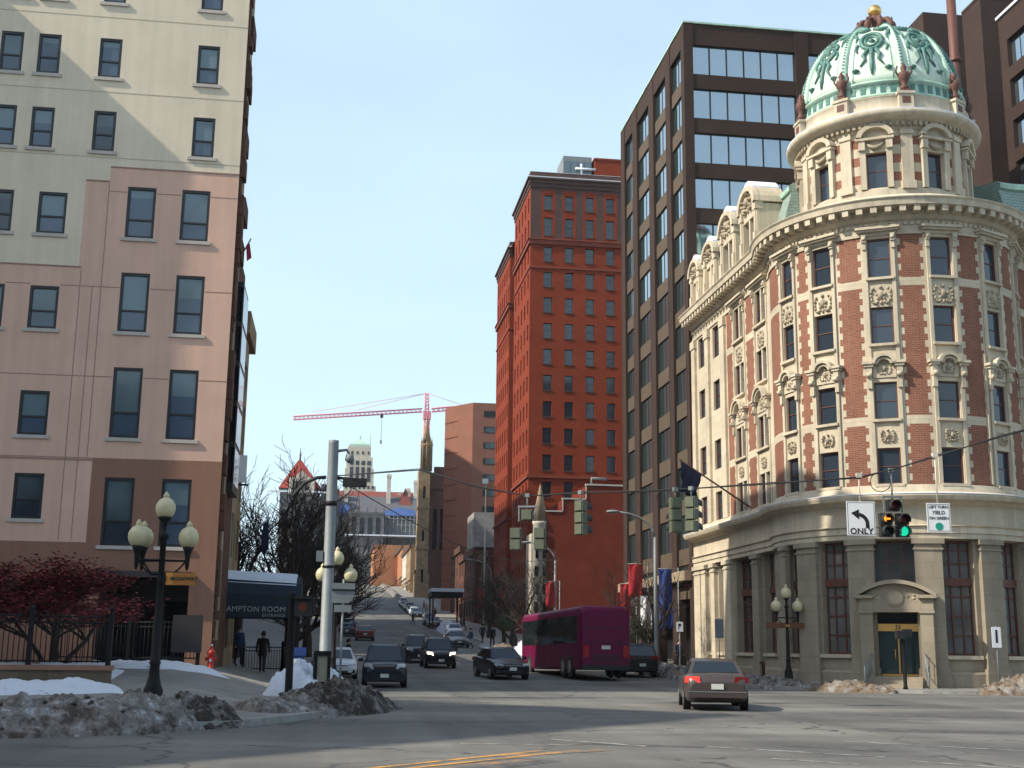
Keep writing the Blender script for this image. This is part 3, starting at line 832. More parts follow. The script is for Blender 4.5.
def neighbours():
    gb = thing("glass_oriel", "blue glass oriel bay hung on the street wall behind the stucco corner", "bay window", (-4.3, 49.3, 0))
    mb = MB(); mb.box((0.01, 0, 7.5), (.24, 2.6, 15.9)); mb.build("frame", M_['blackframe'], gb)
    mb = MB()
    for i in range(5):
        mb.box((.2, .1, 7.8 + i * 1.62), (.26, 2.5, 9.2 + i * 1.62)); mb.box((.04, -.02, 7.8 + i * 1.62), (.22, .02, 9.2 + i * 1.62))
    mb.build_split("pane", M_['deepglass'], gb)
    sg = thing("blank_sign", "pale blank sign panel hung out from the row buildings on the left", "sign", (-4.5, 55.5, 0))
    mb = MB(); mb.box((.1, 0, 8.6), (.5, .12, 9.8)); mb.build("panel", M_['white'], sg)
    mb = MB(); mb.tube([(0, .06, 9.75), (.5, .06, 9.75)], .03, 6); mb.tube([(0, .06, 8.5), (.6, .06, 8.5)], .05, 6); mb.build_split("bracket", M_['blackiron'], sg)
    pf = thing("wall_flag", "dark furled flag on a pole from the left street wall", "flag", (-4.6, 60.5, 0))
    mb = MB(); mb.tube([(0, 0, 6.3), (1.5, 0, 7.6)], .035, 6); mb.build("flagpole", M_['galv'], pf)
    mb = MB(); mb.extr([(0, 0), (.25, .2), (.32, -1.1), (.12, -1.5), (-.05, -.9)], lambda a, b, w: (1.15 + a, w, 7.25 + b), .05); mb.build("cloth", M_['navyflag'], pf)
neighbours()
def awning():
    root = thing("entrance_awning", "dark blue entrance awning with snow on top and white lettering on the left pavement", "awning", (-4.7, 53, 0))
    # cloth canopy: barrel vault running toward the kerb
    mb = MB()
    prof = [(0, 2.75), (0, 3.75), (.35, 4.3), (1.1, 4.62), (1.9, 4.62), (2.65, 4.3), (3, 3.75), (3, 2.75)]
    n = len(prof)
    A = [mb.add((0.02, y, z)) for y, z in prof]; B = [mb.add((3.35, y, z - .15 if z > 3 else z)) for y, z in prof]
    for i in range(n - 1): mb.face((A[i], A[i + 1], B[i + 1], B[i]), 0)
    mb.face(B, 0); mb.face(A, 0)
    mb.build("canopy", M_['awning'], root)
    # snow lying on the vault
    sb = MB()
    q = [(0.28, 4.2), (.6, 4.5), (1.1, 4.72), (1.9, 4.72), (2.65, 4.36), (2.4, 4.3), (1.9, 4.55), (1.1, 4.55), (.4, 4.2)]
    sb.extr(q, lambda y, z, w: (.05 + w, y, z - .04 * w), 3.1); sb.build("snow_cover", M_['snow'], root)
    p = MB()
    for y in (.1, 2.9):
        p.tube([(3.25, y, .3), (3.25, y, 3.0)], .04, 8)
    p.build_split("post", M_['blackiron'], root)
    link("lettering", text_mesh("HAMPTON ROOM +", .31, M_['lettering'], spacing=1.05), root, None, Matrix.Translation((1.6, -.012, 3.08)) @ TXT)
    link("lettering", text_mesh("ENTRANCE", .17, M_['lettering'], spacing=1.1), root, None, Matrix.Translation((2.3, -.012, 2.84)) @ TXT)
awning()
# ------------------------------------------------------------------ domed corner bank building
def dome_building():
    root = thing("domed_corner_building", "limestone and rose brick corner building with round tower, green copper dome and gilded ball", "building", (DC.x, DC.y, 0))
    inv = Matrix.Translation((-DC.x, -DC.y, 0))
    fm = dome_map
    cols = [u_at(a) for a in (-169, -146, -119, -92, -65, -38)] + [U4 + 2.2, U4 + 5.4, U4 + 8.6]        # tower window axes
    cols_c = cols
    pairs = [9.15, 12.85]                                             # paired windows on the street side
    nars = [1.75, 4.75]                                                # tall narrow bays at the far end
    FL = [(9.15, 10.82), (12.15, 13.9), (15.72, 17.5), (18.92, 20.85)]
    ops = []
    for u in cols:
        for a, b in FL: ops.append((u - .52, u + .52, a, b))
    for u in pairs:
        for a, b in FL: ops.append((u - .85, u + .85, a, b))
    for u in nars:
        for a, b in FL: ops.append((u - .62, u + .62, a, b))
    UE = U5
    surr = [(u, .84) for u in cols] + [(u, 1.16) for u in pairs]
    def zone(u, v):
        if u < 6.9: return 0
        if v < 9.1 or v > 20.98: return 0
        for a, b in ((11.9, 12.3), (18.48, 18.86)):
            if a < v < b: return 0
        for c, hw in surr:
            d = abs(u - c)
            if d < hw: return 0
            if d < hw + .14 and int(v / .31) % 2 == 0: return 0
        if U1 - .3 < u < U2 + .15: return 0
        return 1
    uc = []
    for c, hw in surr: uc += [c - hw, c + hw, c - hw - .14, c + hw + .14]
    uc += [6.9, U1 - .3, U2 + .15, U1, U2, U3, U4]
    vc = [11.9, 12.3, 18.48, 18.86, 20.98] + [.31 * k for k in range(30, 68)]
    mb = MB(fm)
    facade(mb, 0, UE, 9.05, 22.0, ops, 0, .24, ucuts=uc, vcuts=vc, zone=zone, mrev=2, du=.36)
    mb.build("upper_wall", [M_['lime'], M_['dbrick'], M_['limeplain']], root, None, inv)

    # ground storey wall
    door_u = u_at(-119)
    gops = [(u - .72, u + .72, 1.55, 6.6) for u in (u_at(-146), u_at(-92.5), u_at(-65), u_at(-38), U4 + 2.2, U4 + 5.4, U4 + 8.6)]
    gops += [(2.55, 3.4, 1.55, 6.6), (4.3, 5.7, 1.55, 6.6), (7.6, 10.7, 1.55, 6.6), (12.2, 13.85, 1.55, 6.6), (u_at(-172.5) - .5, u_at(-172.5) + .5, 1.55, 6.6)]
    dops = [(door_u - 1.0, door_u + 1.0, .62, 3.4), (door_u - .98, door_u + .98, 4.75, 6.6)]
    mb = MB(fm)
    facade(mb, 0, UE, -.3, 9.05, gops + dops, 0, .5, ucuts=[6.9, U1, U2, U3, U4], zone=lambda u, v: 1 if u < 6.9 else 0, du=.36)  # one stone in two tones: paler sunlit end, darkened shaded rest
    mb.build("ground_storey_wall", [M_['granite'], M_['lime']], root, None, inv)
    # end walls and roof
    mb = MB()
    mb.poly([(WX, YFAR, -.3), (WX + 16, YFAR, -.3), (WX + 16, YFAR, 22.9), (WX, YFAR, 22.9)])
    e = fm(U5, 0, 0)
    mb.poly([(e[0], e[1], -.3), (e[0], e[1] + 14, -.3), (e[0], e[1] + 14, 22.9), (e[0], e[1], 22.9)])
    mb.poly([(WX + .05, YFAR - .05, 22.85), (WX + 16, YFAR - .05, 22.85), (e[0], e[1] + 14, 22.85), (e[0], e[1], 22.85), (DC.x, DC.y, 22.85)])
    mb.build("party_wall", M_['dbrick'], root, None, inv)

    # plinth, entablature, main cornice (swept mouldings)
    allu = curve_us(-.02, UE)
    s = MB(fm)
    s.sweep(curve_us(0, door_u - 1.62), [(-.02, -.3), (.16, -.3), (.16, .75), (.1, .85), (-.02, .85)], 0)
    s.sweep(curve_us(door_u + 1.62, UE), [(-.02, -.3), (.16, -.3), (.16, .75), (.1, .85), (-.02, .85)], 0)
    s.build_split("plinth", M_['granite'], root, None, inv)
    s = MB(fm)
    s.sweep(allu, [(-.02, 6.66), (.24, 6.66), (.24, 6.9), (.3, 6.9), (.3, 7.16), (.4, 7.22), (.22, 7.28), (.22, 8.12), (.34, 8.2), (.42, 8.3), (.78, 8.36), (.86, 8.52), (.86, 8.6), (.22, 8.78), (.12, 9.1), (-.02, 9.1)], 0)
    s.build("entablature", M_['limeplain'], root, None, inv)
    s = MB(fm)
    s.sweep(allu, [(.02, 8.72), (.88, 8.605), (.88, 8.635), (.02, 8.78)], 0)
    s.build("snow_ledge", M_['snow'], root, None, inv)
    s = MB(fm)
    s.sweep(allu, [(-.02, 20.98), (.07, 20.98), (.07, 21.12), (.03, 21.16), (.03, 21.62), (.16, 21.7), (.24, 21.82), (.28, 21.86), (.28, 22.16), (.86, 22.18), (.9, 22.42), (.98, 22.52), (.98, 22.56), (.3, 22.8), (.1, 22.95), (-.4, 22.95)], 0)
    for i in range(int(UE / .29)):
        u = .1 + i * .29
        s.box((u - .075, .02, 21.42), (u + .075, .12, 21.6))
    s.build("main_cornice", M_['limeplain'], root, None, inv)
    mo = MB(fm)
    step = .585
    n = int(UE / step)
    for i in range(n):
        u = .3 + i * step
        mo.box((u - .13, .26, 21.88), (u + .13, .8, 22.175))
    mo.build_split("modillion", M_['limeplain'], root, None, inv)

    # ------- shared ornaments in local coordinates (x across, -y outward, z up)
    def relief(w, h, seed, big=.14):
        r = random.Random(seed); b = MB()
        def blob(x, z, rx, rz, d):
            k = 7
            ids = [b.add((x + rx * cos(2 * pi * i / k), .02, z + rz * sin(2 * pi * i / k))) for i in range(k)]
            mid = [b.add((x + .6 * rx * cos(2 * pi * i / k), -d * .8, z + .6 * rz * sin(2 * pi * i / k))) for i in range(k)]
            t = b.add((x, -d, z))
            for i in range(k):
                b.face((ids[i], ids[(i + 1) % k], mid[(i + 1) % k], mid[i]), 0, True); b.face((mid[i], mid[(i + 1) % k], t), 0, True)
        blob(0, h * .5, w * .17, h * .24, big); blob(0, h * .84, w * .1, h * .1, big * .8); blob(0, h * .16, w * .08, h * .12, big * .7)
        for sgn in (-1, 1):
            for k in range(9):
                t = k / 8; a = .3 + t * 5.2
                blob(sgn * w * (.27 + .14 * sin(a)), h * (.5 + .36 * cos(a * .8 + .4)), w * .07 * r.uniform(.8, 1.3), h * .08 * r.uniform(.8, 1.3), big * r.uniform(.5, .95))
            blob(sgn * w * .4, h * .66, w * .06, h * .16, big * .6); blob(sgn * w * .38, h * .3, w * .06, h * .14, big * .6)
        return b
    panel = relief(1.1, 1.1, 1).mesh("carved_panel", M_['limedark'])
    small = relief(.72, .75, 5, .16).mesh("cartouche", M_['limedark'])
    def strips(w):
        b = MB()
        for sg in (-1, 1):
            b.box((sg * (w / 2 + .03), -.06, 0), (sg * (w / 2 + .2), .03, 11.75))
        for z in (0, 3.0, 6.57, 9.78):
            pass
        return b.mesh("window_surround", M_['limeplain'])
    def sillm(w):
        b = MB(); b.box((-w / 2 - .12, -.16, -.12), (w / 2 + .12, .05, 0)); return b.mesh("sill", M_['limeplain'])
    def hood(w):
        b = MB(); W = w / 2 + .34
        b.box((-W, -.1, 0), (W, .02, .12)); b.box((-W - .08, -.26, .12), (W + .08, .02, .22)); b.box((-W - .16, -.36, .22), (W + .16, .02, .34))
        for sg in (-1, 1):
            b.box((sg * (w / 2 + .04), -.2, -.36), (sg * (w / 2 + .24), .02, 0)); b.box((sg * (w / 2 + .06), -.13, -.7), (sg * (w / 2 + .22), .02, -.36))
            b.tube([(sg * (w / 2 + .05), -.17, -.2), (sg * (w / 2 + .23), -.17, -.2)], .1, 8)
        return b.mesh("window_hood", M_['limeplain'])
    def arch_band(b, r0, r1, zc, y0, y1, a0, a1, n=14, sz=1.0):
        ring = []
        for i in range(n + 1):
            a = a0 + (a1 - a0) * i / n
            ring.append([b.add((r0 * cos(a), y0, zc + sz * r0 * sin(a))), b.add((r1 * cos(a), y0, zc + sz * r1 * sin(a))), b.add((r1 * cos(a), y1, zc + sz * r1 * sin(a))), b.add((r0 * cos(a), y1, zc + sz * r0 * sin(a)))])
        for A, B in zip(ring, ring[1:]):
            for k in range(4): b.face((A[k], A[(k + 1) % 4], B[(k + 1) % 4], B[k]))
        b.face(ring[0]); b.face(ring[-1][::-1])
    def pediment(w):
        b = MB(); W = w / 2 + .2
        for sg in (-1, 1):
            b.box((sg * (W - .17), -.22, .05), (sg * (W + .1), .02, .5)); b.box((sg * (W - .14), -.16, -.5), (sg * (W + .06), .02, .05))
            b.tube([(sg * (W - .16), -.2, .12), (sg * (W + .08), -.2, .12)], .12, 8)
            b.box((sg * (W - .3), -.34, .62), (sg * (W + .26), .02, .74)); b.box((sg * (W - .24), -.28, .5), (sg * (W + .18), .02, .62))
        arch_band(b, W - .34, W - .18, .66, -.36, .02, 0, pi, sz=.82); arch_band(b, W - .46, W - .34, .62, -.26, .02, 0, pi, sz=.82)
        b.box((-W + .2, -.05, 0), (W - .2, .03, .62))
        return b.mesh("window_pediment", M_['limeplain'])
    def glazing(w, h, cols=1, rows=2):
        return window_meshes(("bank", w, h, cols), w, h, M_['bronze'], M_['greyglass'], cols=cols, rows=rows, ft=.07, fd=.1)
    for kind, us, w, nc in (("single", cols, 1.04, 1), ("pair", pairs, 1.7, 2)):
        st, si, ho, pe = strips(w), sillm(w), hood(w), pediment(w)
        for u in us:
            for k, (a, b) in enumerate(FL):
                o = place_window(root, glazing(w, round(b - a, 2), nc), inv @ frameM(fm, u, -.22, a))
                link("sill", si, o, None, Matrix.Translation((0, -.22, 0)))
                if nc == 2:
                    mu = _WM.get("mullion") or MB()
                    if isinstance(mu, MB):
                        mu.box((-.09, -.2, 0), (.09, 0, 1.95)); mu = _WM["mullion"] = mu.mesh("mullion", M_['limeplain'])
                    link("mullion", mu, o, None, Matrix.Diagonal((1, 1, (b - a) / 1.95, 1)))
            link("window_surround", st, root, None, inv @ frameM(fm, u, 0, 9.12))
            link("window_hood", ho, root, None, inv @ frameM(fm, u, 0, 21.02))
            link("window_pediment", pe, root, None, inv @ frameM(fm, u, 0, 14.1))
            link("carved_panel", panel, root, None, inv @ frameM(fm, u, 0, 17.52))
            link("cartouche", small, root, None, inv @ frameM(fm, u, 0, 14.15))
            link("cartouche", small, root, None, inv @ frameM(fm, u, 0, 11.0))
    for u in nars:
        for a, b in FL:
            place_window(root, glazing(1.24, round(b - a, 2), 1), inv @ frameM(fm, u, -.22, a))
    # limestone piers between the narrow bays
    pb = MB(fm)
    for u in (.35, 3.25, 6.4):
        pb.box((u - .36, .0, 9.1), (u + .36, .16, 20.98)); pb.box((u - .42, .0, 20.4), (u + .42, .22, 20.9))
    pb.build_split("pier", M_['lime'], root, None, inv)
    # downpipe on the right of the tower
    dp = MB(fm); ud = u_at(-74); dp.box((ud, .0, 9.2), (ud + .1, .12, 15.3)); dp.build("downpipe", M_['limeplain'], root, None, inv)

    # ------- ground storey windows, piers, portal
    for o in gops:
        w, h = o[1] - o[0], o[3] - o[2]
        key = ("tallwin", round(w, 2))
        ms = window_meshes(key, w, h, M_['bronze'], M_['curtain'], cols=3 if w > 1.2 else 2, ft=.1, fd=.12, split=[.17, .34, .51, .8, .92], mb_t=.07)
        wo = place_window(root, ms, inv @ frameM(fm, (o[0] + o[1]) / 2, -.48, o[2]))
        tb = _WM.get(key + ("t",))
        if tb is None:
            b = MB(); b.box((-w / 2 + .02, -.2, 3.05), (w / 2 - .02, .01, 3.4)); tb = _WM[key + ("t",)] = b.mesh("transom", M_['bronze'])
            b = MB(); b.box((-w / 2 - .1, -.62, -.16), (w / 2 + .1, -.42, 0)); _WM[key + ("s",)] = b.mesh("sill", M_['limeplain'])
        link("transom", tb, wo); link("sill", _WM[key + ("s",)], wo)
    piers = [(.7, 1.3), (2.0, .9), (3.85, .75), (6.65, 1.25), (11.45, 1.0), (u_at(-178), .55), (u_at(-159.5), 1.25), (u_at(-132.5), 1.15), (u_at(-105.5), 1.15), (u_at(-78.5), 1.05), (u_at(-51.5), 1.1)]
    for u, w in piers:
        b = MB(fm); k = 3
        b.box((u - w / 2, .0, .85), (u + w / 2, .26, 6.66), 0, k)
        b.box((u - w / 2 - .1, .0, -.3), (u + w / 2 + .1, .36, .7), 0, k); b.box((u - w / 2 - .06, .0, .7), (u + w / 2 + .06, .32, .98), 0, k)
        b.box((u - w / 2 - .05, .0, 6.15), (u + w / 2 + .05, .31, 6.24), 0, k); b.box((u - w / 2 - .1, .0, 6.42), (u + w / 2 + .1, .36, 6.655), 0, k)
        b.build("pilaster", M_['lime' if u < 6.9 else 'granite'], root, None, inv)  # sunlit far piers get the pale tone, shaded ones the dark
    # portal
    p = MB(); 
    for sg in (-1, 1):
        p.box((sg * 1.0, -.62, -.3), (sg * 1.55, .3, 3.35)); p.box((sg * .96, -.68, 3.35), (sg * 1.62, .3, 3.5)); p.box((sg * .98, -.64, 3.5), (sg * 1.58, .3, 4.0))
        p.box((sg * .95, -.82, 4.0), (sg * 1.78, .3, 4.14))
    p.box((-1.0, -.6, 3.4), (1.0, .0, 4.0))
    ar = []
    k = 16
    for i in range(k + 1):
        x = -1.74 + 3.48 * i / k; ar.append((x, 4.14 + .62 * (1 - (x / 1.74) ** 2)))
    p.extr([(-1.6, 3.98)] + [(x * .9, z - .13) for x, z in ar] + [(1.6, 3.98)], lambda x, z, w: (x, -.55 + w, z), .6)
    for (x0, z0), (x1, z1) in zip(ar, ar[1:]):
        ids = [p.add(q) for q in ((x0, -.84, z0 - .12), (x1, -.84, z1 - .12), (x1, -.84, z1 + .05), (x0, -.84, z0 + .05), (x0, .1, z0 - .12), (x1, .1, z1 - .12), (x1, .1, z1 + .05), (x0, .1, z0 + .05))]
        for q in ((0, 1, 2, 3), (3, 2, 6, 7), (0, 4, 5, 1), (4, 7, 6, 5)): p.face([ids[j] for j in q])
    PM = inv @ frameM(fm, door_u, 0, 0)
    po = p.build("portal", M_['granite'], root, None, PM)
    md = MB()
    md.tube([(0, -.56, 4.0), (0, -.66, 4.0)], .34, 20); md.tube([(0, -.6, 4.0), (0, -.7, 4.0)], .26, 20)
    md.build("medallion", M_['limedark'], po)
    for sg in (-1, 1):
        link("carved_scroll", relief(.7, .42, 9, .07).mesh("carved_scroll", M_['limedark']), po, None, Matrix.Translation((sg * .78, -.56, 3.78)))
    up = window_meshes(("portalwin",), 1.94, 1.84, M_['bronze'], M_['curtain'], cols=3, rows=2, ft=.08)
    place_window(root, up, inv @ frameM(fm, door_u, -.48, 4.75))
    d = MB(); d.box((-1.0, .25, .62), (1.0, .36, 3.4)); d.build("door_frame", M_['bronze'], po)
    d = MB(); d.box((-.94, .16, 2.92), (.94, .26, 3.34)); d.build("fanlight", M_['deepglass'], po)
    d = MB(); d.box((-.98, .08, 2.58), (.98, .26, 2.9)); gb = d.build("gilded_lintel", M_['gold'], po)
    link("lettering", text_mesh("33", .26, M_['black'], .008, bold=.006), gb, None, Matrix.Translation((0, .07, 2.74)) @ TXT)
    d = MB(); d.box((-.98, .1, .6), (.98, .25, .72)); d.box((-.03, .1, .72), (.03, .25, 2.58)); d.box((-.98, .12, .72), (-.9, .25, 2.58)); d.box((.9, .12, .72), (.98, .25, 2.58))
    d.build("gilded_frame", M_['gold'], po)
    for sg in (-1, 1):
        d = MB(); d.box((sg * .04, .17, .74), (sg * .89, .24, 2.56)); dd = d.build("door", M_['teal'], po)
        h = MB(); h.lathe([(0, -.05), (.05, 0), (0, .05)], 8, (sg * .16, .12, 1.75)); h.tube([(sg * .16, .12, 1.35), (sg * .16, .12, 1.7)], .02, 6); h.build("handle", M_['gold'], dd)
    st = MB()
    for i in range(4):
        st.box((-1.0, -.75 - .3 * (3 - i), -.3), (1.0, .3, .16 + .15 * i + .01))
    st.build("entrance_step", M_['granite'], root, None, PM)
    for sg in (-1, 1):
        r = MB()
        top = [(sg * 1.12, -.5, 1.6), (sg * 1.12, -.75, 1.6), (sg * 1.3, -1.95, 1.05), (sg * 1.3, -2.05, 1.05)]
        r.tube(top, .028, 6); r.tube([(x, y, z - .8) for x, y, z in top], .02, 6)
        for i in range(9):
            t = i / 8; a = Vector(top[1]).lerp(Vector(top[2]), t); r.tube([(a.x, a.y, a.z - .8), (a.x, a.y, a.z)], .014, 5)
        r.tube([(sg * 1.3, -2.05, .12), (sg * 1.3, -2.05, 1.08)], .03, 6)
        r.build("handrail", M_['galv'], root, None, PM)

    # ------- mansard roofs
    ms_prof = [(-.35, 22.9), (-.8, 23.6), (-1.45, 26.0), (-1.3, 26.02), (-1.25, 26.25), (-1.55, 26.45), (-2.3, 26.5), (-5.0, 27.1)]
    for a, b in ((0, U1 + .3), (U4 - .8, U5)):
        s = MB(fm); s.sweep(curve_us(a, b), ms_prof, 0, mats=[0, 0, 1, 1, 1, 1, 2]); s.build("mansard_roof", [M_['slategreen'], M_['copper'], M_['snow']], root, None, inv)
    # mansard return beside the drum
    mb = MB()
    for x0, x1, y0 in ((31.2, 42.0, 60.4),):
        mb.poly([(x0, y0, 22.9), (x1, y0, 22.9), (x1, y0 + 1.1, 26.0), (x0, y0 + 1.1, 26.0)], 0)
        mb.box((x0, y0 + .85, 26.0), (x1, y0 + 3, 26.45), 1)
        mb.poly([(x0, y0 + .9, 22.9), (x0, y0 + 12, 22.9), (x0, y0 + 12, 26), (x0, y0 + 1.2, 26)], 0)
    mb.build("mansard_roof", [M_['slategreen'], M_['copper']], root, None, inv)
    # dormers on the street side
    def dormer(u, w, h, rows):
        b = MB(fm); a0, b0 = u - w / 2, u + w / 2
        for q in (a0, b0 - .45):
            b.box((q, -1.5, 22.9), (q + .45, .05, 22.9 + h * .68)); b.box((q - .05, -.3, 22.9 + h * .6), (q + .5, .16, 22.9 + h * .72))
            b.box((q + .05, -.3, 22.9), (q + .4, .18, 22.9 + h * .3)); b.box((q + .09, -.3, 22.9 + h * .3), (q + .36, .12, 22.9 + h * .6))
        b.box((a0 + .45, -.5, 22.9 + h * .55), (b0 - .45, .02, 22.9 + h * .72))
        b.box((a0 + .45, -.5, 22.9), (b0 - .45, .0, 23.3))
        b.box((u - .1, -.4, 23.3), (u + .1, 0, 22.9 + h * .56))
        k = 12; zb = 22.9 + h * .70; R = w / 2 + .12
        pts = [(R * cos(pi - pi * i / k), zb + (h * .3) * sin(pi - pi * i / k)) for i in range(k + 1)]
        b.extr([(u + x, z) for x, z in pts], lambda x, z, q: (x, -1.5 + q, z), 1.45)
        pin = [(x * .78, zb + (z - zb) * .78) for x, z in pts]
        for (p0, p1, q0, q1) in zip(pts, pts[1:], pin, pin[1:]):
            ids = [b.add((u + x, w_, z)) for w_ in (-.1, .26) for x, z in (p0, p1, q1, q0)]
            for f in ((0, 1, 2, 3), (4, 5, 6, 7), (0, 1, 5, 4), (2, 3, 7, 6)): b.face([ids[j] for j in f])
        d = b.build("dormer", M_['limeplain'], root, None, inv)
        g = MB(fm)
        for q in (u - w / 2 + .5, u + .12):
            g.box((q, -.42, 23.32), (q + w / 2 - .62, -.36, 22.9 + h * .54))
        g.build_split("dormer_window", M_['greyglass'], d)
        c = relief(w * .78, h * .36, int(u * 10), .34).mesh("carved_crest", M_['limedark'])
        link("carved_crest", c, d, None, frameM(fm, u, -.03, 22.9 + h * .62))
        sn = MB(fm); R2 = w / 2 - .1
        up = [(u + (R2 + .1) * cos(pi * (.25 + .5 * i / 8)), zb + (h * .3 + .22) * sin(pi * (.25 + .5 * i / 8)) + (.12 * sin(pi * i / 8))) for i in range(9)]
        lo = [(u + (R2 + .1) * cos(pi * (.25 + .5 * i / 8)), zb + (h * .3 - .05) * sin(pi * (.25 + .5 * i / 8))) for i in range(9)]
        sn.extr(up + lo[::-1], lambda x, z, q: (x, -1.4 + q, z), 1.5); sn.build("snow_cap", M_['snow'], d)
        return d
    dormer(11.5, 2.8, 4.25, 2); dormer(7.7, 2.8, 4.15, 2)
    dormer(4.1, 2.5, 3.5, 1); dormer(.95, 2.1, 3.3, 1)
    lw = MB(fm)
    lw.box((-.02, -2, 22.9), (5.4, -.12, 25.4)); lw.build("attic_wall", M_['limeplain'], root, None, inv)

    # ------- drum, dome, crown
    c0 = (0, 0, 0)
    RD = 4.2
    dm = lambda u, w, v: ((RD + w) * cos(u / RD), (RD + w) * sin(u / RD), v)
    NS = 9; da = 2 * pi / NS
    wins = [radians(-119.2) + da * k for k in range(NS)]
    ops = [(a * RD - .5, a * RD + .5, 24.05, 25.92) for a in wins]
    def dz(u, v):
        k = (v - 22.95) / .47
        for a in wins:
            d = abs(u - a * RD)
            if d < .7: return 0
            if abs(d - da * RD / 2) < .3: return 0
        return 1 if (int(k) % 2 == 1 and v < 27.0) else 0
    ucut = []
    for a in wins: ucut += [a * RD - .7, a * RD + .7, a * RD + da * RD / 2 - .3, a * RD + da * RD / 2 + .3]
    mb = MB(dm); u0 = wins[0] * RD - da * RD / 2
    facade(mb, u0, u0 + 2 * pi * RD - 1e-4, 22.8, 27.6, ops, 0, .3, ucuts=ucut, vcuts=[22.95 + .47 * k for k in range(1, 10)], zone=dz, mrev=0, du=.3)
    mb.build("drum_wall", [M_['limeplain'], M_['dbrick']], root)
    cur = [u0 + 2 * pi * RD * i / 72 for i in range(73)]
    mb = MB(dm); mb.sweep(cur, [(.0, 22.8), (.45, 22.85), (.4, 23.3), (.12, 23.5), (.1, 23.95), (.0, 24.0)]); mb.build("drum_base", M_['limeplain'], root)
    ph = MB()
    ph.box((-.78, -.12, 0), (-.5, .1, 2.05)); ph.box((.5, -.12, 0), (.78, .1, 2.05))
    for sg in (-1, 1): ph.box((sg * .5, -.24, 2.02), (sg * .82, .05, 2.5))
    ph.box((-.9, -.3, 2.5), (.9, .05, 2.62))
    arch_band(ph, .66, .92, 2.6, -.34, .05, 0.12, pi - .12, sz=.78); ph.box((-.6, -.06, 1.9), (.6, .05, 3.1))
    phm = ph.mesh("window_pediment", M_['limeplain'])
    gar = MB(); gar.tube([(-.42, -.1, 2.36), (-.2, -.16, 2.16), (0, -.17, 2.1), (.2, -.16, 2.16), (.42, -.1, 2.36)], [.05, .1, .12, .1, .05], 8)
    garm = gar.mesh("garland", M_['limedark'])
    pil = MB(); pil.box((-.28, -.14, 23.9), (.28, .1, 27.1)); pil.box((-.33, -.2, 26.75), (.33, .1, 26.95)); pil.box((-.34, -.22, 23.9), (.34, .1, 24.3))
    pilm = pil.mesh("pilaster", M_['limeplain'])
    dwm = window_meshes(("drum",), 1.0, 1.87, M_['bronze'], M_['greyglass'], rows=2, ft=.07)
    urn = MB()
    urn.box((-.24, -.24, 28.75), (.24, .24, 29.0)); urn.lathe([(.2, 29.0), (.24, 29.15), (.12, 29.3), (.2, 29.5), (.3, 29.75), (.24, 29.95), (.1, 30.05), (.16, 30.2), (.05, 30.45), (0, 30.5)], 10)
    for sg in (-1, 1): urn.tube([(sg * .24, 0, 29.75), (sg * .4, 0, 30.0), (sg * .3, 0, 30.3)], .05, 6)
    urnm = urn.mesh("urn", M_['urn'])
    ped = MB(); ped.box((-.36, -.2, 27.82), (.36, .1, 28.85)); ped.box((-.44, -.26, 28.75), (.44, .1, 28.88)); pedm = ped.mesh("pedestal", M_['limeplain'])
    pdm = MB(); pdm.box((-.2, -.215, 28.25), (.2, -.18, 28.6)); pdmm = pdm.mesh("inset", M_['urn'])
    for a in wins:
        place_window(root, dwm, frameM(dm, a * RD, -.28, 24.05))
        link("window_pediment", phm, root, None, frameM(dm, a * RD, 0, 24.0)); link("garland", garm, root, None, frameM(dm, a * RD, 0, 24.0))
        b = a * RD + da * RD / 2
        link("pilaster", pilm, root, None, frameM(dm, b, 0, 0))
        pe = link("pedestal", pedm, root, None, frameM(dm, b, .25, 0)); link("inset", pdmm, pe)
        link("urn", urnm, root, None, frameM(dm, b, .22, 0))
    mb = MB(); mb.lathe([(4.2, 27.0), (4.34, 27.1), (4.34, 27.25), (4.5, 27.4), (4.72, 27.5), (4.9, 27.62), (4.95, 27.78), (4.92, 27.84), (4.36, 27.98), (4.36, 28.75), (4.42, 28.8), (4.2, 28.85)], 72)
    mb.build("drum_cornice", M_['limeplain'], root)
    sn = MB(); sn.lathe([(4.9, 27.845), (4.92, 27.9), (4.37, 28.06), (4.365, 27.97)], 72); sn.build("snow_ledge", M_['snow'], root)
    den = MB(dm)
    for i in range(96):
        u = u0 + 2 * pi * RD * i / 96; den.box((u - .07, .1, 27.15), (u + .07, .34, 27.38))
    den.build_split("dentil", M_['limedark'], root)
    mb = MB(); mb.lathe([(4.15, 28.8), (4.3, 28.85), (4.34, 28.95), (4.18, 29.0), (4.16, 29.55), (4.3, 29.6), (4.3, 29.7), (4.0, 29.75)], 72); mb.build("copper_band", M_['copper'], root)
    fr = MB(dm)
    for i in range(54):
        u = u0 + 2 * pi * RD * i / 54; fr.box((u - .13, -.06, 29.08), (u + .13, .0, 29.48)); 
    fr.build_split("frieze_panel", M_['copperdark'], root)
    def domept(a, t, off=0.0):
        r = (4.08 + off) * cos(t) ** .92 if t < pi / 2 - 1e-6 else 0
        return Vector((r * cos(a), r * sin(a), 29.7 + (4.55 + off) * sin(t)))
    TT = 1.36
    prof = []
    for i in range(15):
        t = TT * i / 14; p = domept(0, t); prof.append((p.x, p.z))
    mb = MB(); mb.lathe(prof, 72); mb.build("dome", M_['copperlight'], root)
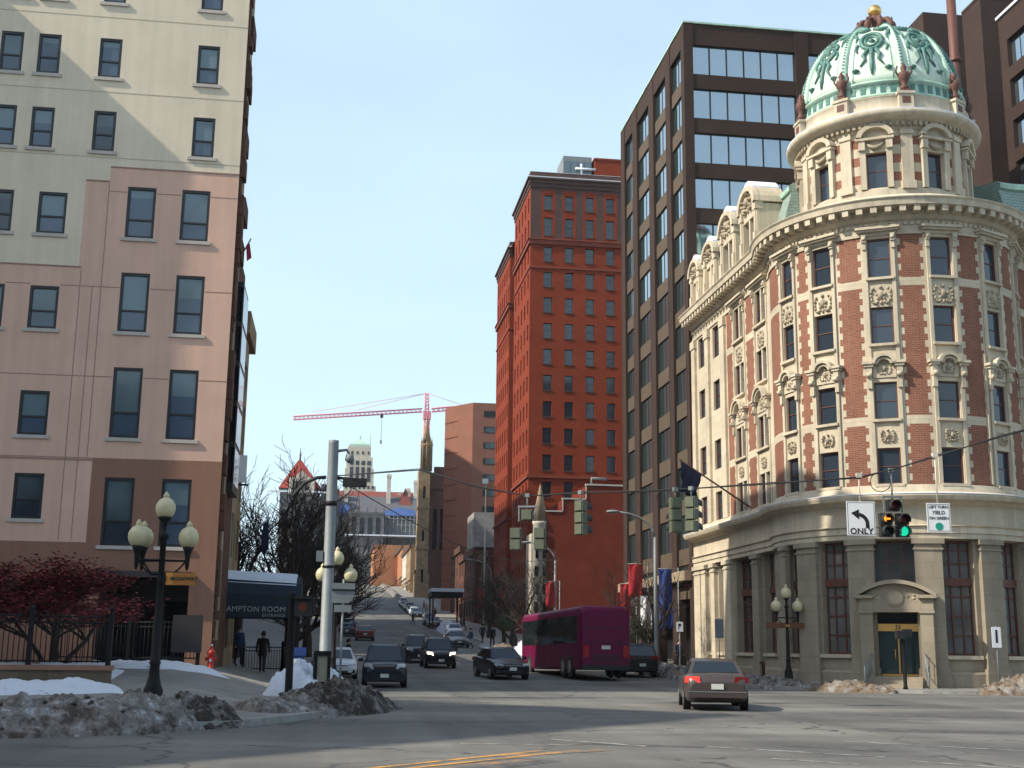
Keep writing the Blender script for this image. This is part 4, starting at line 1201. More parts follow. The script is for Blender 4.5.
    for a in wins:
        b = a + da / 2
        rb = MB()
        rb.tube([domept(b, TT * i / 14, .02) for i in range(15)], [.2 - .09 * i / 14 for i in range(15)], 8)
        ro = rb.build("dome_rib", M_['copper'], root)
        bd = MB()
        for i in range(30):
            p = domept(b, .05 + (TT - .08) * i / 29, .2 - .06 * i / 29); bd.lathe([(0, -.07), (.07, 0), (0, .07)], 6, p)
        bd.build("rib_beads", M_['copperdark'], ro)
        for sg in (-1, 1):
            ro2 = MB(); ro2.tube([domept(b + sg * (.105 + .02 * i / 12), TT * i / 13, .0) for i in range(13)], .05, 6); ro2.build("rib_roll", M_['copper'], ro)
        og = MB()      # wreath with ribbons and swags on every panel
        def ring(a_c, t_c, ra, rt, th, n=16, a0=0, a1=2 * pi):
            og.tube([domept(a_c + ra * cos(a0 + (a1 - a0) * i / n) / max(.3, cos(t_c + rt * sin(a0 + (a1 - a0) * i / n))), t_c + rt * sin(a0 + (a1 - a0) * i / n), .03) for i in range(n + 1)], th, 6)
        ring(a, .6, .125, .15, .12); ring(a, .6, .075, .09, .07)
        og.lathe([(0, -.2), (.2, 0), (0, .2)], 10, domept(a, .6, .02))
        def path(pts, th): og.tube([domept(a + x / max(.3, cos(t)), t, .05) for x, t in pts], th, 6)
        for sg in (-1, 1):
            path([(sg * .02, .9), (sg * .1, .86), (sg * .17, .9), (sg * .2, .96)], [.1, .13, .1, .05])
            path([(sg * .17, .9), (sg * .2, .8), (sg * .17, .7), (sg * .19, .62)], [.06, .1, .08, .03])
            path([(sg * .05, .44), (sg * .1, .36), (sg * .08, .3), (sg * .14, .22)], [.1, .12, .08, .04])
            path([(sg * .16, .56), (sg * .19, .48), (sg * .17, .42)], [.05, .09, .03])
            og.lathe([(0, -.15), (.19, -.02), (.19, .04), (0, .16)], 10, domept(a + sg * .2, .17, .02))
            og.lathe([(0, -.1), (.1, 0), (0, .1)], 8, domept(a + sg * .1, .99, .03))
        path([(0, .45), (0, .34), (0, .2), (0, .1)], [.14, .1, .12, .04])
        og.build("dome_ornament", M_['copperdark'], root)
    # crown
    cr = MB(); cr.lathe([(.95, 34.0), (1.0, 34.12), (.8, 34.2), (.5, 34.35), (.42, 34.9), (.5, 35.1), (.3, 35.25), (.28, 35.35)], 16)
    for k in range(9):
        a = wins[0] + da / 2 + da * k
        cr.tube([(.85 * cos(a), .85 * sin(a), 34.1), (1.0 * cos(a), 1.0 * sin(a), 34.55), (.75 * cos(a), .75 * sin(a), 34.95), (.4 * cos(a), .4 * sin(a), 35.1)], [.14, .2, .15, .08], 7)
        cr.lathe([(0, 0), (.09, .12), (0, .3)], 6, (1.0 * cos(a), 1.0 * sin(a), 34.7))
    cr.build("crown", M_['urn'], root)
    gb = MB(); gb.lathe([(.36 * sin(pi * i / 12), 35.68 - .36 * cos(pi * i / 12)) for i in range(13)], 20); gb.build("gilded_ball", M_['gold'], root)
    # flagpole over the street with a navy flag
    b0 = Vector((21.95, 64.6, 9.2)); t0 = Vector((18.7, 66.8, 12.0))
    fp = MB(); fp.tube([b0, t0], [.055, .04], 8); fp.build("flagpole", M_['bronze'], root, None, inv)
    return b0, t0
FB, FT = dome_building()
def big_flag():
    d = (FB - FT)
    root = thing("street_flag", "dark navy flag hanging limp from the pole on the domed building", "flag", tuple(FT))
    mb = MB(); rows = []
    n = 8
    for i in range(n + 1):
        t = i / n
        a = d * (.02 + .3 * t)
        drop = 1.7 - .5 * t
        col = []
        for j in range(9):
            q = j / 8
            col.append(mb.add((a.x + .1 * sin(j * 1.3 + i * 2.2) * q - .35 * q * t, a.y + .16 * cos(i * 1.9 + j * .7) * q, a.z - drop * q - .25 * t * q)))
        rows.append(col)
    for A, B in zip(rows, rows[1:]):
        for j in range(8): mb.face((A[j], A[j + 1], B[j + 1], B[j]), 0, True)
    o = mb.build("cloth", [M_['navyflag'], M_['galv']], root)
    md = o.modifiers.new("thickness", 'SOLIDIFY'); md.thickness = .012
big_flag()
# ------------------------------------------------------------------ brown office block
def office_block():
    X, YN, YF, H = 22.0, 75.9, 94.9, 43.5
    root = thing("office_block", "brown brick office block with deep piers and mirrored ribbon windows behind the domed building", "building", (X, YN, 0))
    inv = Matrix.Translation((-X, -YN, 0))
    fl = planar(X, YF, -pi / 2); fr = planar(X, YN, 0)
    L = YF - YN; W = 16.9
    bays = [(YF - 93.6, YF - 90.9), (YF - 89.4, YF - 85.7), (YF - 84.3, YF - 80.8), (YF - 79.6, YF - 76.65)]
    mb = MB(fl)
    edges = [0] + [q for b in bays for q in b] + [L]
    for i in range(0, len(edges), 2):
        if i == len(edges) - 2: mb.box((edges[i], -.55, -.5), (edges[i + 1], 0, H), 0)
        else: mb.box((edges[i], -.55, -.5), (edges[i + 1], .0, H), 0)
    fb = []
    cols = [(.65, 7.9), (8.85, 16.1)]
    mb.fmap = fr
    mb.box((.55, -.5, -.5), (.65, -.001, H), 0)
    for a, b in ((7.9, 8.85), (16.1, W)): mb.box((a, -.5, -.5), (b, -.0, H), 0)
    tops = [41.95 - 3.18 * k for k in range(12)]
    rows = [(t - 2.15, t) for t in tops]
    # right face spandrels between rows
    prev = H - .02
    for lo, hi in rows + [(-.5, 5.8)]:
        for a, b in cols: mb.box((a, -.45, hi), (b, -.06, prev), 0)
        prev = lo
    # parapet on the street face above the top windows
    mb.fmap = fl
    for a, b in bays: mb.box((a, -.5, 41.95), (b, -.05, H - .05), 0)
    # roof and hidden sides
    mb.fmap = None
    mb.poly([(X + .5, YN + .45, H - .3), (X + W, YN + .45, H - .3), (X + W, YF, H - .3), (X + .5, YF, H - .3)], 0)
    mb.poly([(X, YF, -.5), (X + W, YF, -.5), (X + W, YF, H), (X, YF, H)], 0)
    mb.poly([(X + W, YN, -.5), (X + W, YF, -.5), (X + W, YF, H), (X + W, YN, H)], 0)
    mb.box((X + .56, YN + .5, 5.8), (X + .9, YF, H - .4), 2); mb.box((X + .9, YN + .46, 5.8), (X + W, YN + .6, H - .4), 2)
    # dark arcade at the pavement
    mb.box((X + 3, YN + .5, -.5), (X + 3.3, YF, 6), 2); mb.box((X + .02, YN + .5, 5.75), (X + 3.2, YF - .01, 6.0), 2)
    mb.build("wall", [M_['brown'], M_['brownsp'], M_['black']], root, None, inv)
    sp = MB(fl)
    for k in range(11):
        lo, hi = tops[k + 1], rows[k][0]
        for a, b in bays: sp.box((a + .002, -.5, lo), (b - .002, -.16, hi))
    for a, b in bays: sp.box((a + .002, -.5, 5.6), (b - .002, -.16, rows[11][0]))
    sp.build_split("spandrel", M_['brownsp'], root, None, inv)
    cp = MB(); cp.box((X - .03, YN - .03, H), (X + W, YN + .5, H + .12)); cp.box((X - .03, YN + .5, H), (X + .5, YF, H + .12)); cp.build_split("coping", M_['copper'], root, None, inv)
    jn = MB(fl)
    for i in range(0, len(edges), 2): jn.box((edges[i] + .1, 0, 8), (edges[i] + .14, .01, H))
    jn.build_split("expansion_joint", M_['black'], root, None, inv)
    for a, b in bays:
        w = b - a
        for lo, hi in rows:
            h = hi - lo
            o = link("window", window_meshes(("off", round(w, 2)), w, 2.15, M_['blackframe'], M_['mirror'], cols=2, rows=1, ft=.05)[0], root, None, inv @ frameM(fl, (a + b) / 2, -.3, lo))
            pm = _WM.get(("offp", round(w, 2)))
            if pm is None:
                g = MB(); g.box((-w / 2 + .05, -.03, .04), (-w * .18, -.01, 2.1), 1); g.box((-w * .18, -.032, .04), (w * .12, -.01, 2.1), 0); g.box((w * .12, -.034, .04), (w / 2 - .05, -.01, 2.1), 0)
                pm = _WM[("offp", round(w, 2))] = g.mesh("pane", [M_['mirror'], M_['teal']])
            link("pane", pm, o)
    for a, b in cols:
        for lo, hi in rows[:7]:
            ms = window_meshes(("offr",), 7.25, 2.15, M_['blackframe'], M_['mirror'], cols=6, rows=1, ft=.05, mb_t=.1)
            place_window(root, ms, inv @ frameM(fr, (a + b) / 2, -.3, lo))
    # pale canopy band and stone blocks at the foot
    cb = MB(fl); cb.box((.2, .02, 5.9), (L - .2, .5, 6.5)); cb.build("canopy_band", M_['tan'], root, None, inv)
    an = thing("office_annex", "windowless brown brick stair towers and chimney rising behind the green dome", "building", (45, 80, 0))
    iv = Matrix.Translation((-45, -80, 0))
    b = MB(); b.box((51.9, 100, 0), (64, 103.7, 59.8)); b.box((52.3, 100.5, 59.8), (64, 103, 60.1)); b.build("stair_tower", M_['brown'], an, None, iv)
    b = MB(); b.box((50.75, 88, 0), (60, 91, 54.6)); b.box((50.7, 87.95, 54.6), (60, 91, 54.85)); b.build("lift_tower", M_['brown'], an, None, iv)
    b = MB(fl_ := planar(47.45, 80, -pi / 2))
    ops = [(1.0, 3.4, 45.9 - 3.18 * k - 2.2, 45.9 - 3.18 * k) for k in range(8)] + [(4.4, 7.5, 45.9 - 3.18 * k - 2.2, 45.9 - 3.18 * k) for k in range(8)]
    facade(b, 0, 8.5, 0, 48.0, ops, 0, .4); b.fmap = None
    b.poly([(47.45, 80, 0), (60, 80, 0), (60, 80, 48), (47.45, 80, 48)]); b.poly([(47.45, 71.5, 0), (60, 71.5, 0), (60, 71.5, 48), (47.45, 71.5, 48)]); b.poly([(47.45, 71.5, 47.9), (60, 71.5, 47.9), (60, 80, 47.9), (47.45, 80, 47.9)])
    b.build("wing", M_['brown'], an, None, iv)
    b = MB(); b.box((47.3, 71.4, 48.0), (60, 80.1, 48.2)); b.build("coping", M_['snow'], an, None, iv)
    for o in ops:
        w = o[1] - o[0]; ms = window_meshes(("anx", round(w, 1)), w, 2.2, M_['blackframe'], M_['mirror'], cols=2, rows=1)
        place_window(an, ms, iv @ frameM(fl_, (o[0] + o[1]) / 2, -.36, o[2]))
    b = MB(); b.tube([(46.0, 84, 20), (46.0, 84, 58)], .36, 14); b.tube([(46.0, 84, 46.4), (46.0, 84, 46.8)], .44, 14); b.build("chimney_pipe", M_['bronze'], an, None, iv)
office_block()

def red_tower():
    X, Y, X2, YF, H = 22.0, 143.8, 34.6, 157.4, 59.2; HW = 56.0
    root = thing("red_brick_tower", "tall red brick office tower with dark brownstone cornice and paired side blocks", "building", (X, Y, 3))
    inv = Matrix.Translation((-X, -Y, -3))
    ff = planar(X, Y, 0); fl = planar(X, YF, -pi / 2)
    rows = [(54.4, 1.85), (51.05, 2.3)] + [(47.75 - 3.2 * k, 1.85) for k in range(14)]
    fu = [x - X for x in (24.2, 26.8, 29.38, 31.95)]
    ops = [(u - .53, u + .53, z, z + h) for z, h in rows for u in fu]
    lu = [1.6 + 2.6 * k for k in range(5)]
    lops = [(u - .5, u + .5, z, z + h) for z, h in rows for u in lu]
    mb = MB(ff)
    def zone(u, v):
        if v > 56.9: return 1
        if v > 50.6:
            du = min(abs(u - q) for q in fu)
            return 0 if du < .85 else 1
        return 0
    facade(mb, 0, X2 - X, 2, H - .9, ops, 0, .3, zone=zone, mrev=0, ucuts=[q + s for q in fu for s in (-.85, .85)], vcuts=[56.9, 50.6])
    mb.fmap = fl
    facade(mb, 0, YF - Y, 2, H - .9, lops, 0, .3)
    # rear wing further up the street, linked across a light court
    fw = planar(X, 175.2, -pi / 2); mb.fmap = fw
    wu = [1.4 + 2.2 * k for k in range(6)]
    wops = [(u - .45, u + .45, z - 3.2, z - 3.2 + h) for z, h in rows[:14] for u in wu]
    facade(mb, 0, 13.4, 2, HW - .9, wops, 0, .3)
    mb.fmap = None
    mb.poly([(X, 161.8, 2), (X2, 161.8, 2), (X2, 161.8, HW - .9), (X, 161.8, HW - .9)]); mb.poly([(X, 157.4, 2), (X2, 157.4, 2), (X2, 157.4, H - .9), (X, 157.4, H - .9)])
    mb.poly([(X + 6, 157.4, 2), (X + 6, 161.8, 2), (X + 6, 161.8, HW - 1), (X + 6, 157.4, HW - 1)])
    mb.poly([(X, 175.2, 2), (X2, 175.2, 2), (X2, 175.2, HW - .9), (X, 175.2, HW - .9)]); mb.poly([(X2, Y, 2), (X2, 175.2, 2), (X2, 175.2, HW - .9), (X2, YF, H - .9), (X2, Y, H - .9)])
    mb.poly([(X, Y, H - .95), (X2, Y, H - .95), (X2, YF, H - .95), (X, YF, H - .95)]); mb.poly([(X, 161.8, HW - .95), (X2, 161.8, HW - .95), (X2, 175.2, HW - .95), (X, 175.2, HW - .95)]); mb.poly([(X, YF, HW - 1.2), (X2, YF, HW - 1.2), (X2, 161.8, HW - 1.2), (X, 161.8, HW - 1.2)])
    mb.build("wall", [M_['redbrick'], M_['redtrim']], root, None, inv)
    cb = MB()
    for y0, y1, dz in ((Y, YF, 0), (161.8, 175.2, 3.2)):
        cb.box((X - .1, y0 - .1, 57.2 - dz), (X2, y1 + .1, 57.7 - dz)); cb.box((X - .22, y0 - .22, 57.7 - dz), (X2 + .1, y1 + .1, 58.2 - dz)); cb.box((X - .42, y0 - .42, 58.2 - dz), (X2 + .2, y1 + .3, 58.42 - dz)); cb.box((X - .08, y0 - .08, 58.42 - dz), (X2, y1 + .08, H - dz))
    cb.build_split("cornice", M_['redtrim'], root, None, inv)
    sn = MB()
    for y0, y1, dz in ((Y, YF, 0), (161.8, 175.2, 3.2)):
        sn.box((X - .4, y0 - .4, 58.425 - dz), (X2 + .15, y0 - .09, 58.52 - dz)); sn.box((X - .04, y0 - .04, H - dz), (X2, y0 + .3, H + .05 - dz))
    sn.build_split("snow_ledge", M_['snow'], root, None, inv)
    bb = MB()
    for y0, y1, dz in ((Y, YF, 0), (161.8, 175.2, 3.2)):
        for z, t, d in ((49.85, .55, .22), (50.4, .18, .35), (46.85, .2, .12), (21.2, .3, .2), (9.0, .5, .25)):
            bb.box((X - d, y0 - d, z - dz), (X2, y1 + d * .3, z + t - dz))
    bb.build_split("string_course", M_['redband'], root, None, inv)
    lint = MB(ff)
    for z, h in rows:
        for u in fu: lint.box((u - .6, .0, z - .14), (u + .6, .09, z))
    lint.build_split("sill", M_['redtrim'], root, None, inv)
    for ops_, f_ in ((ops, ff), (lops[:40], fl)):
        for o in ops_:
            w, h = o[1] - o[0], o[3] - o[2]
            ms = window_meshes(("red", round(w, 2), round(h, 2)), w, h, M_['blackframe'], M_['redglass'])
            place_window(root, ms, inv @ frameM(f_, (o[0] + o[1]) / 2, -.27, o[2]))
    st = MB(fl)
    for o in lops[40:]: st.box((o[0], -.29, o[2]), (o[1], -.24, o[3]))
    st.fmap = fw
    for o in wops: st.box((o[0], -.29, o[2]), (o[1], -.24, o[3]))
    so = st.build("small_window", M_['deepglass'], root, None, inv); so["kind"] = "stuff"
    ph = MB(); ph.box((30.9, 148, H - 1), (42, 156, 63.0)); ph.box((30.8, 147.9, 63.0), (42, 156, 63.25)); ph.build("penthouse", M_['redbrick'], root, None, inv)
    ct = MB(); ct.box((26.9, 148.5, H - 1), (30.6, 153, 63.5)); 
    co = ct.build("cooling_tower", M_['galv'], root, None, inv)
    cg = MB()
    for i in range(4): cg.box((27.0 + i * .9, 148.42, H), (27.8 + i * .9, 148.5, 62.8))
    cg.build_split("grille", M_['blind'], co)
    cg = MB()
    for z in (60.6, 61.7): cg.tube([(28.4, 148.1, z), (31.0, 148.1, z), (31.1, 148.6, z)], .16, 8)
    cg.tube([(29.2, 148.2, H - .6), (29.2, 148.2, 62.4)], .12, 8); cg.build("pipework", M_['snow'], root, None, inv)
red_tower()

def low_brick():
    root = thing("brick_end_wall_building", "low brown-red brick building with stepped blank end wall in front of the red tower", "building", (22.6, 134, 2.4))
    inv = Matrix.Translation((-22.6, -134, -2.4))
    mb = MB(); Y0, Y1 = 134, 143.0
    mb.box((22.6, Y0, 1.5), (24.4, Y1, 16.2)); mb.box((24.4, Y0, 1.5), (27.0, Y1, 17.6)); mb.box((27.0, Y0, 1.5), (36, Y1, 19.2))
    mb.build("wall", M_['lowbrick'], root, None, inv)
    c = MB()
    c.box((22.5, Y0 - .1, 16.2), (24.3, Y0 + .4, 16.36)); c.box((24.28, Y0 - .1, 17.6), (26.9, Y0 + .4, 17.76)); c.box((26.88, Y0 - .1, 19.2), (36, Y0 + .4, 19.38)); c.box((24.28, Y0 - .08, 16.36), (24.4, Y0 - .002, 17.6)); c.box((26.88, Y0 - .08, 17.76), (27.0, Y0 - .002, 19.2))
    c.build_split("coping", M_['sill'], root, None, inv)
    v = MB(); v.tube([(27.6, Y0 + .3, 19.3), (27.6, Y0 + .3, 20.0), (29.3, Y0 + .3, 20.0)], .16, 8); v.build("vent_pipe", M_['galv'], root, None, inv)
    p = MB(); p.tube([(33.2, Y0 - .15, 2), (33.2, Y0 - .15, 26)], .12, 8); p.build("flue", M_['tan'], root, None, inv)
    t = thing("stone_turret", "slim tan stone turret with pointed cone roof at the corner of the low brick building", "turret", (21.95, 134.6, 2.4))
    b = MB(); b.lathe([(.78, 0), (.78, 12.4), (.86, 12.5), (.86, 12.8)], 12); b.box((-.9, .3, 0), (.75, 4, 11.5)); b.build("shaft", M_['palestone'], t)
    b = MB(); b.lathe([(.9, 12.8), (.1, 16.6), (0, 16.9)], 12); b.build("cone_roof", M_['tan'], t)
    b = MB()
    for k in range(5):
        b.box((-.7 + (k % 2) * .1, -.8, 3 + k * 1.9), (-.3, -.7, 4.1 + k * 1.9)); b.box((.2, -.8, 3 + k * 1.9), (.55, -.7, 4.1 + k * 1.9))
    b.build_split("slit_window", M_['deepglass'], t)
low_brick()

def upper_street():
    # pinkish slab
    root = thing("pink_brick_slab", "pinkish brown brick slab building with blank sunlit side and ribbon windows", "building", (25.0, 234, 7.5))
    inv = Matrix.Translation((-25, -234, -7.5)); H = 47.6
    mb = MB(); mb.prism([(25, 234), (50, 234), (50, 268), (27, 268), (20.3, 241.3), (22.6, 237.2)], 6, H)
    mb.build("wall", M_['tanred'], root, None, inv)
    fr = planar(25, 234, 0)
    for k in range(11):
        ms = window_meshes(("slab",), 9, 1.15, M_['blackframe'], M_['teal'], cols=8, rows=1)
        for q in (6.6, 16.6): place_window(root, ms, inv @ frameM(fr, q, -.01, 44.9 - 3.05 * k))
    jb = MB(planar(20.3, 241, math.atan2(-3.8, 2.3)))
    for k in range(13): jb.box((0, 0, 44.5 - 3.05 * k), (4.4, .05, 44.58 - 3.05 * k))
    jb.build_split("joint_line", M_['lowbrick'], root, None, inv)
    g = row_building("shop_with_plant_box", "dark brick building with grey rooftop plant box below the pinkish slab", 21.0, 190, 214, 11.2, None, None, 2, 6, [M_['darkbrick']], face=-1, z0=5.2, cornice=.3)
    b = MB(); b.box((-.3, -.2, 11.4), (12, 9, 16.7)); b.build("rooftop_plant", M_['greystone'], g)
    row_building("dark_shop_building", "dark brick shop building with red front beside the one with the rooftop box", 21.6, 176, 189.5, 10.5, None, None, 2, 4, [M_['darkbrick']], face=-1, z0=4.6, cornice=.3, base=3.8)
    row_building("dark_shop_building", "dark brick building right below the pinkish slab at the cross street", 21.4, 215, 233, 12, None, None, 3, 4, [M_['darkbrick']], face=-1, z0=6.6, cornice=.3)
    # church
    ch = thing("stone_church", "brown stone church with slender spired tower at the uphill right kerb", "church", (21.2, 310, 13.2))
    b = MB(); b.box((-1.4, -1, -1), (1.4, 4.5, 31.6)); b.box((-1.6, -1.2, 12), (1.6, 4.7, 12.6)); b.box((-1.6, -1.2, 22), (1.6, 4.7, 22.5)); b.box((-1.7, -1.3, -1), (1.7, 4.8, 6)); b.build("tower", M_['churchstone'], ch)
    b = MB(); b.lathe([(1.3, 31.4), (1.3, 37.5), (1.6, 37.8), (1.6, 38.2)], 8, (.4, 0, 0)); 
    for k in range(8):
        a = k * pi / 4; b.lathe([(.22, 31.4), (.22, 38.4), (0, 40.0)], 5, (.4 + 1.3 * cos(a), 1.3 * sin(a), 0))
    b.build("belfry", M_['churchstone'], ch)
    b = MB(); b.lathe([(1.25, 38.2), (.5, 42), (.12, 45.3), (0, 45.6)], 8, (.4, 0, 0)); b.build("spire", M_['churchstone'], ch)
    b = MB(); b.box((1.4, 0, -1), (8, 34, 27)); b.box((1.2, -.4, 27), (8, 3, 31)); b.box((2.5, -.2, 31), (6, 2, 32.6))
    for k in range(7): b.box((1.0, 5 + k * 4, -1), (1.5, 6 + k * 4, 26))
    b.build("nave", M_['darkbrick'], ch)
    b = MB()
    for z, h in ((4, 3), (14, 2.6), (24.5, 3)):
        b.box((-.25, -1.35 if z < 6 else -1.05, z), (.25, -.9, z + h)); b.box((-1.45 if z > 6 else -1.75, .9, z), (-1.3, 1.5, z + h))
    for k in range(2): b.box((2.4 + k * 1.8, -.06, 12), (3.4 + k * 1.8, .05, 22))
    b.build_split("lancet_window", M_['deepglass'], ch)
    # sunlit far row on the right
    spec = [(346, 366, 13.5, 'churchstone', "narrow brown stone house just uphill of the church"), (367, 388, 12, 'palestone', "pale stone house front glowing in the sun below the hilltop"),
            (389, 418, 13.5, 'orange', "orange brick house in the far sunlit row"), (419, 452, 12, 'redbrick', "red brick house at the top of the sunlit row"), (453, 474, 11, 'orange', "last orange house before the palace on the hilltop")]
    spec2 = (14.5, 434, 470, 15, 'orange', "orange brick house standing forward at the very top of the street")
    row_building("hill_house", spec2[5], 13.2, 436, 470, 15, None, None, 3, 3, [M_['orange']], face=-1, z0=21, cornice=.4, base=4, tag_group="houses in the far sunlit row")
    for a, b_, h, m, lab in spec:
        row_building("hill_house", lab, 20.5, a, b_, h, None, None, 3, 3, [M_[m]], face=-1, z0=gz(16, a) - .3, cornice=.4, base=4, tag_group="houses in the far sunlit row")
    # flat canopy on posts in front of the church
    pv = thing("street_pavilion", "flat white-roofed pavilion on posts at the right kerb below the church", "pavilion", (14.4, 164, gz(14.4, 164) + .1))
    b = MB(); b.box((-1.9, 0, 4.8), (2.4, 6, 5.25)); b.build("roof", M_['snow'], pv)
    b = MB(); b.box((-1.8, .1, 4.2), (2.3, 5.9, 4.8)); b.build("fascia", M_['blackiron'], pv)
    for x, y in ((-1.6, .3), (2.1, .3), (-1.6, 5.7), (2.1, 5.7)):
        b = MB(); b.tube([(x, y, 0), (x, y, 4.3)], .12, 8); b.build("post", M_['bronze'], pv)
upper_street()

def capitol():
    root = thing("hilltop_palace", "grey stone hilltop palace with red tiled roofs, corner turret, chimneys and blue tarpaulins", "building", (0, 490, 26))
    z0 = 26
    def B(*q): return q
    mb = MB(); mb.box((-21, 4, -4), (46, 60, 24)); mb.box((-22.2, 0, -4), (-6.9, 16, 35)); mb.box((4.8, -2, -4), (18.2, 8, 26))
    mb.box((4.5, -2.3, 26), (18.5, 8, 26.7)); 
    for k in range(5): mb.box((5 + k * 3.2, -2.4, 26.7), (5.6 + k * 3.2, -1.8, 28.6))
    mb.build("wall", M_['palacestone'], root)
    sl = MB(); sl.poly([(-21, 4, 24), (46, 4, 24), (46, 14, 34.6), (-6, 14, 34.6)]); sl.poly([(46, 4, 24), (46, 60, 24), (46, 14, 34.6)]); sl.poly([(-21, 4, 24), (-6, 14, 34.6), (-21, 60, 24)]); sl.build("slate_slope", M_['palaceslate'], root)
    rf = MB()
    rf.poly([(-6, 14, 34.6), (46, 14, 34.6), (30, 22, 37.6), (0, 22, 37.6)]); rf.poly([(0, 22, 37.6), (30, 22, 37.6), (46, 60, 24), (-21, 60, 24)])
    rf.poly([(22, 8, 25), (32, 8, 25), (27, 14, 38.5)]); rf.build_split("ridge_roof", M_['tileroof'], root)
    tr = MB(); a = [(-22.8, -.6, 35.3), (-6.3, -.6, 35.3), (-6.3, 16.6, 35.3), (-22.8, 16.6, 35.3)]
    ids = [tr.add(p) for p in a]; t2 = [tr.add((-15.3 + dx, 8 + dy, 47.2)) for dx, dy in ((-.8, -.8), (.8, -.8), (.8, .8), (-.8, .8))]
    for i in range(4): tr.face((ids[i], ids[(i + 1) % 4], t2[(i + 1) % 4], t2[i]))
    tr.face(t2); tr.build("turret_roof", M_['turrettile'], root)
    fn = MB(); fn.tube([(-15.3, 8, 47), (-15.3, 8, 52.5)], [.45, .1], 6); fn.lathe([(0, -.5), (.5, 0), (0, .5)], 6, (-15.3, 8, 49.5)); fn.build("finial", M_['bronze'], root)
    dm = MB(); dm.box((-17.6, -.9, 33), (-10.5, 1.5, 38.6)); dm.extr([(-18.0, 38.6), (-10.1, 38.6), (-14.05, 42.3)], lambda x, z, w: (x, -1 + w, z), 2.6); dm.box((-19.0, -1.2, 33), (-17.5, 1, 39.4)); dm.box((-10.6, -1.2, 33), (-9.1, 1, 39.4)); dm.build("stone_dormer", M_['palestone'], root)
    sd = MB(); sd.box((-6.5, 6, 24), (-3.2, 10, 38)); sd.box((-1.2, 7, 24), (.6, 10, 36.5)); sd.build_split("turret", M_['palacestone'], root)
    w = MB()
    for x in (-16.4, -14.6, -12.8): w.box((x, -1.1, 34.5), (x + 1.1, -.85, 38))
    for k in range(4):
        w.box((5.7 + k * 3.1, -2.15, 17.5), (7.5 + k * 3.1, -1.9, 24.5))
    for r in range(2):
        for k in range(16): w.box((-17 + k * 3.9, 3.8, 2 + r * 8), (-15 + k * 3.9, 4.05, 7 + r * 8))
        for k in range(3): w.box((-21 + k * 4.8, -.2, 8 + r * 12), (-18.6 + k * 4.8, .05, 15 + r * 12))
    w.build("window", M_['deepglass'], root)["kind"] = "stuff"
    for x, y, h, s in ((20.2, 12, 43.5, 1.6), (28.3, 16, 38.5, 1.5), (24.8, 18, 36.5, 1.2), (31, 14, 41.5, 1.4), (3.4, 12, 36.5, 1.4)):
        c = MB(); c.box((x - s / 2, y - s / 2, 24), (x + s / 2, y + s / 2, h)); c.box((x - s * .65, y - s * .65, h - 1.4), (x + s * .65, y + s * .65, h - .5)); c.build("chimney", M_['palestone'], root)
    t = MB()
    for x0, x1, za, zb in ((0.2, 4.6, 26.6, 30.5), (18.6, 30.5, 26.0, 29.5)):
        t.poly([(x0, 3.4, za), (x1, 3.4, za), (x1, 6.0, zb - 1.0), ((x0 + x1) / 2, 6.5, zb), (x0, 5.8, zb - 1.6)])
    o = t.build_split("tarpaulin", M_['bluetarp'], root)
    for q in o: q.modifiers.new("thickness", 'SOLIDIFY').thickness = .2
    sn = MB(); sn.box((3, -3.2, 17.4), (34, 3.9, 17.9)); sn.box((-26, -1.4, 33.6), (-4, -.2, 34.2)); sn.build_split("snow_ledge", M_['snow'], root)
    sc = MB()
    for k in range(16): sc.tube([(19 + k * 1.6, 3.2, 8), (19 + k * 1.6, 3.2, 26)], .12, 4)
    for k in range(8): sc.tube([(19, 3.2, 8 + k * 2.4), (44, 3.2, 8 + k * 2.4)], .1, 4)
    sc.build("scaffold", M_['galv'], root)["kind"] = "stuff"
    root.scale = (1, 1, 1)
    sm = thing("stepped_tower", "pale stone stepped skyscraper with green pyramid roof far behind the hilltop palace", "skyscraper", (14.2, 850, 20))
    b = MB(); b.box((-10.6, 0, 0), (11.4, 20, 88)); b.box((-10.0, .8, 88), (9.6, 18, 100)); b.box((-9.2, 1.6, 100), (8.6, 17, 108)); b.box((-8.4, 2, 108), (7.2, 16, 115.4)); b.build("wall", M_['towerstone'], sm)
    r = MB(); r.prism([(-7.6, 2.4), (6.6, 2.4), (6.6, 15), (-7.6, 15)], 115.4, 117.0); ids = [r.add(p) for p in ((-6.8, 3, 117), (5.8, 3, 117), (5.8, 14, 117), (-6.8, 14, 117))]; t = [r.add(p) for p in ((-1.4, 8, 121.5), (.6, 8, 121.5), (.6, 9, 121.5), (-1.4, 9, 121.5))]
    for i in range(4): r.face((ids[i], ids[(i + 1) % 4], t[(i + 1) % 4], t[i]))
    r.face(t); r.build("roof", M_['copper'], sm)
    f = MB(); f.tube([(-.4, 8.5, 121), (-.4, 8.5, 124.5)], [.7, .3], 6); f.build("finial", M_['copper'], sm)
    f = MB(); f.tube([(6.8, 12, 115), (6.8, 12, 126)], .16, 5); f.build("mast", M_['galv'], sm)
    w = MB()
    for k in range(7):
        x = -9.6 + k * 3.0
        for j in range(5): w.box((x, -.15, 70 + j * 4), (x + 1.5, .1, 72.3 + j * 4))
    for k in range(4):
        w.box((-6.8 + k * 3.9, .6, 91), (-4.4 + k * 3.9, .9, 101)); w.box((-6.8 + k * 3.9, 1.4, 102.5), (-4.4 + k * 3.9, 1.7, 105.5)); w.box((-6.2 + k * 3.7, 1.8, 110), (-5.0 + k * 3.7, 2.1, 112))
    w.build("window", M_['deepglass'], sm)["kind"] = "stuff"
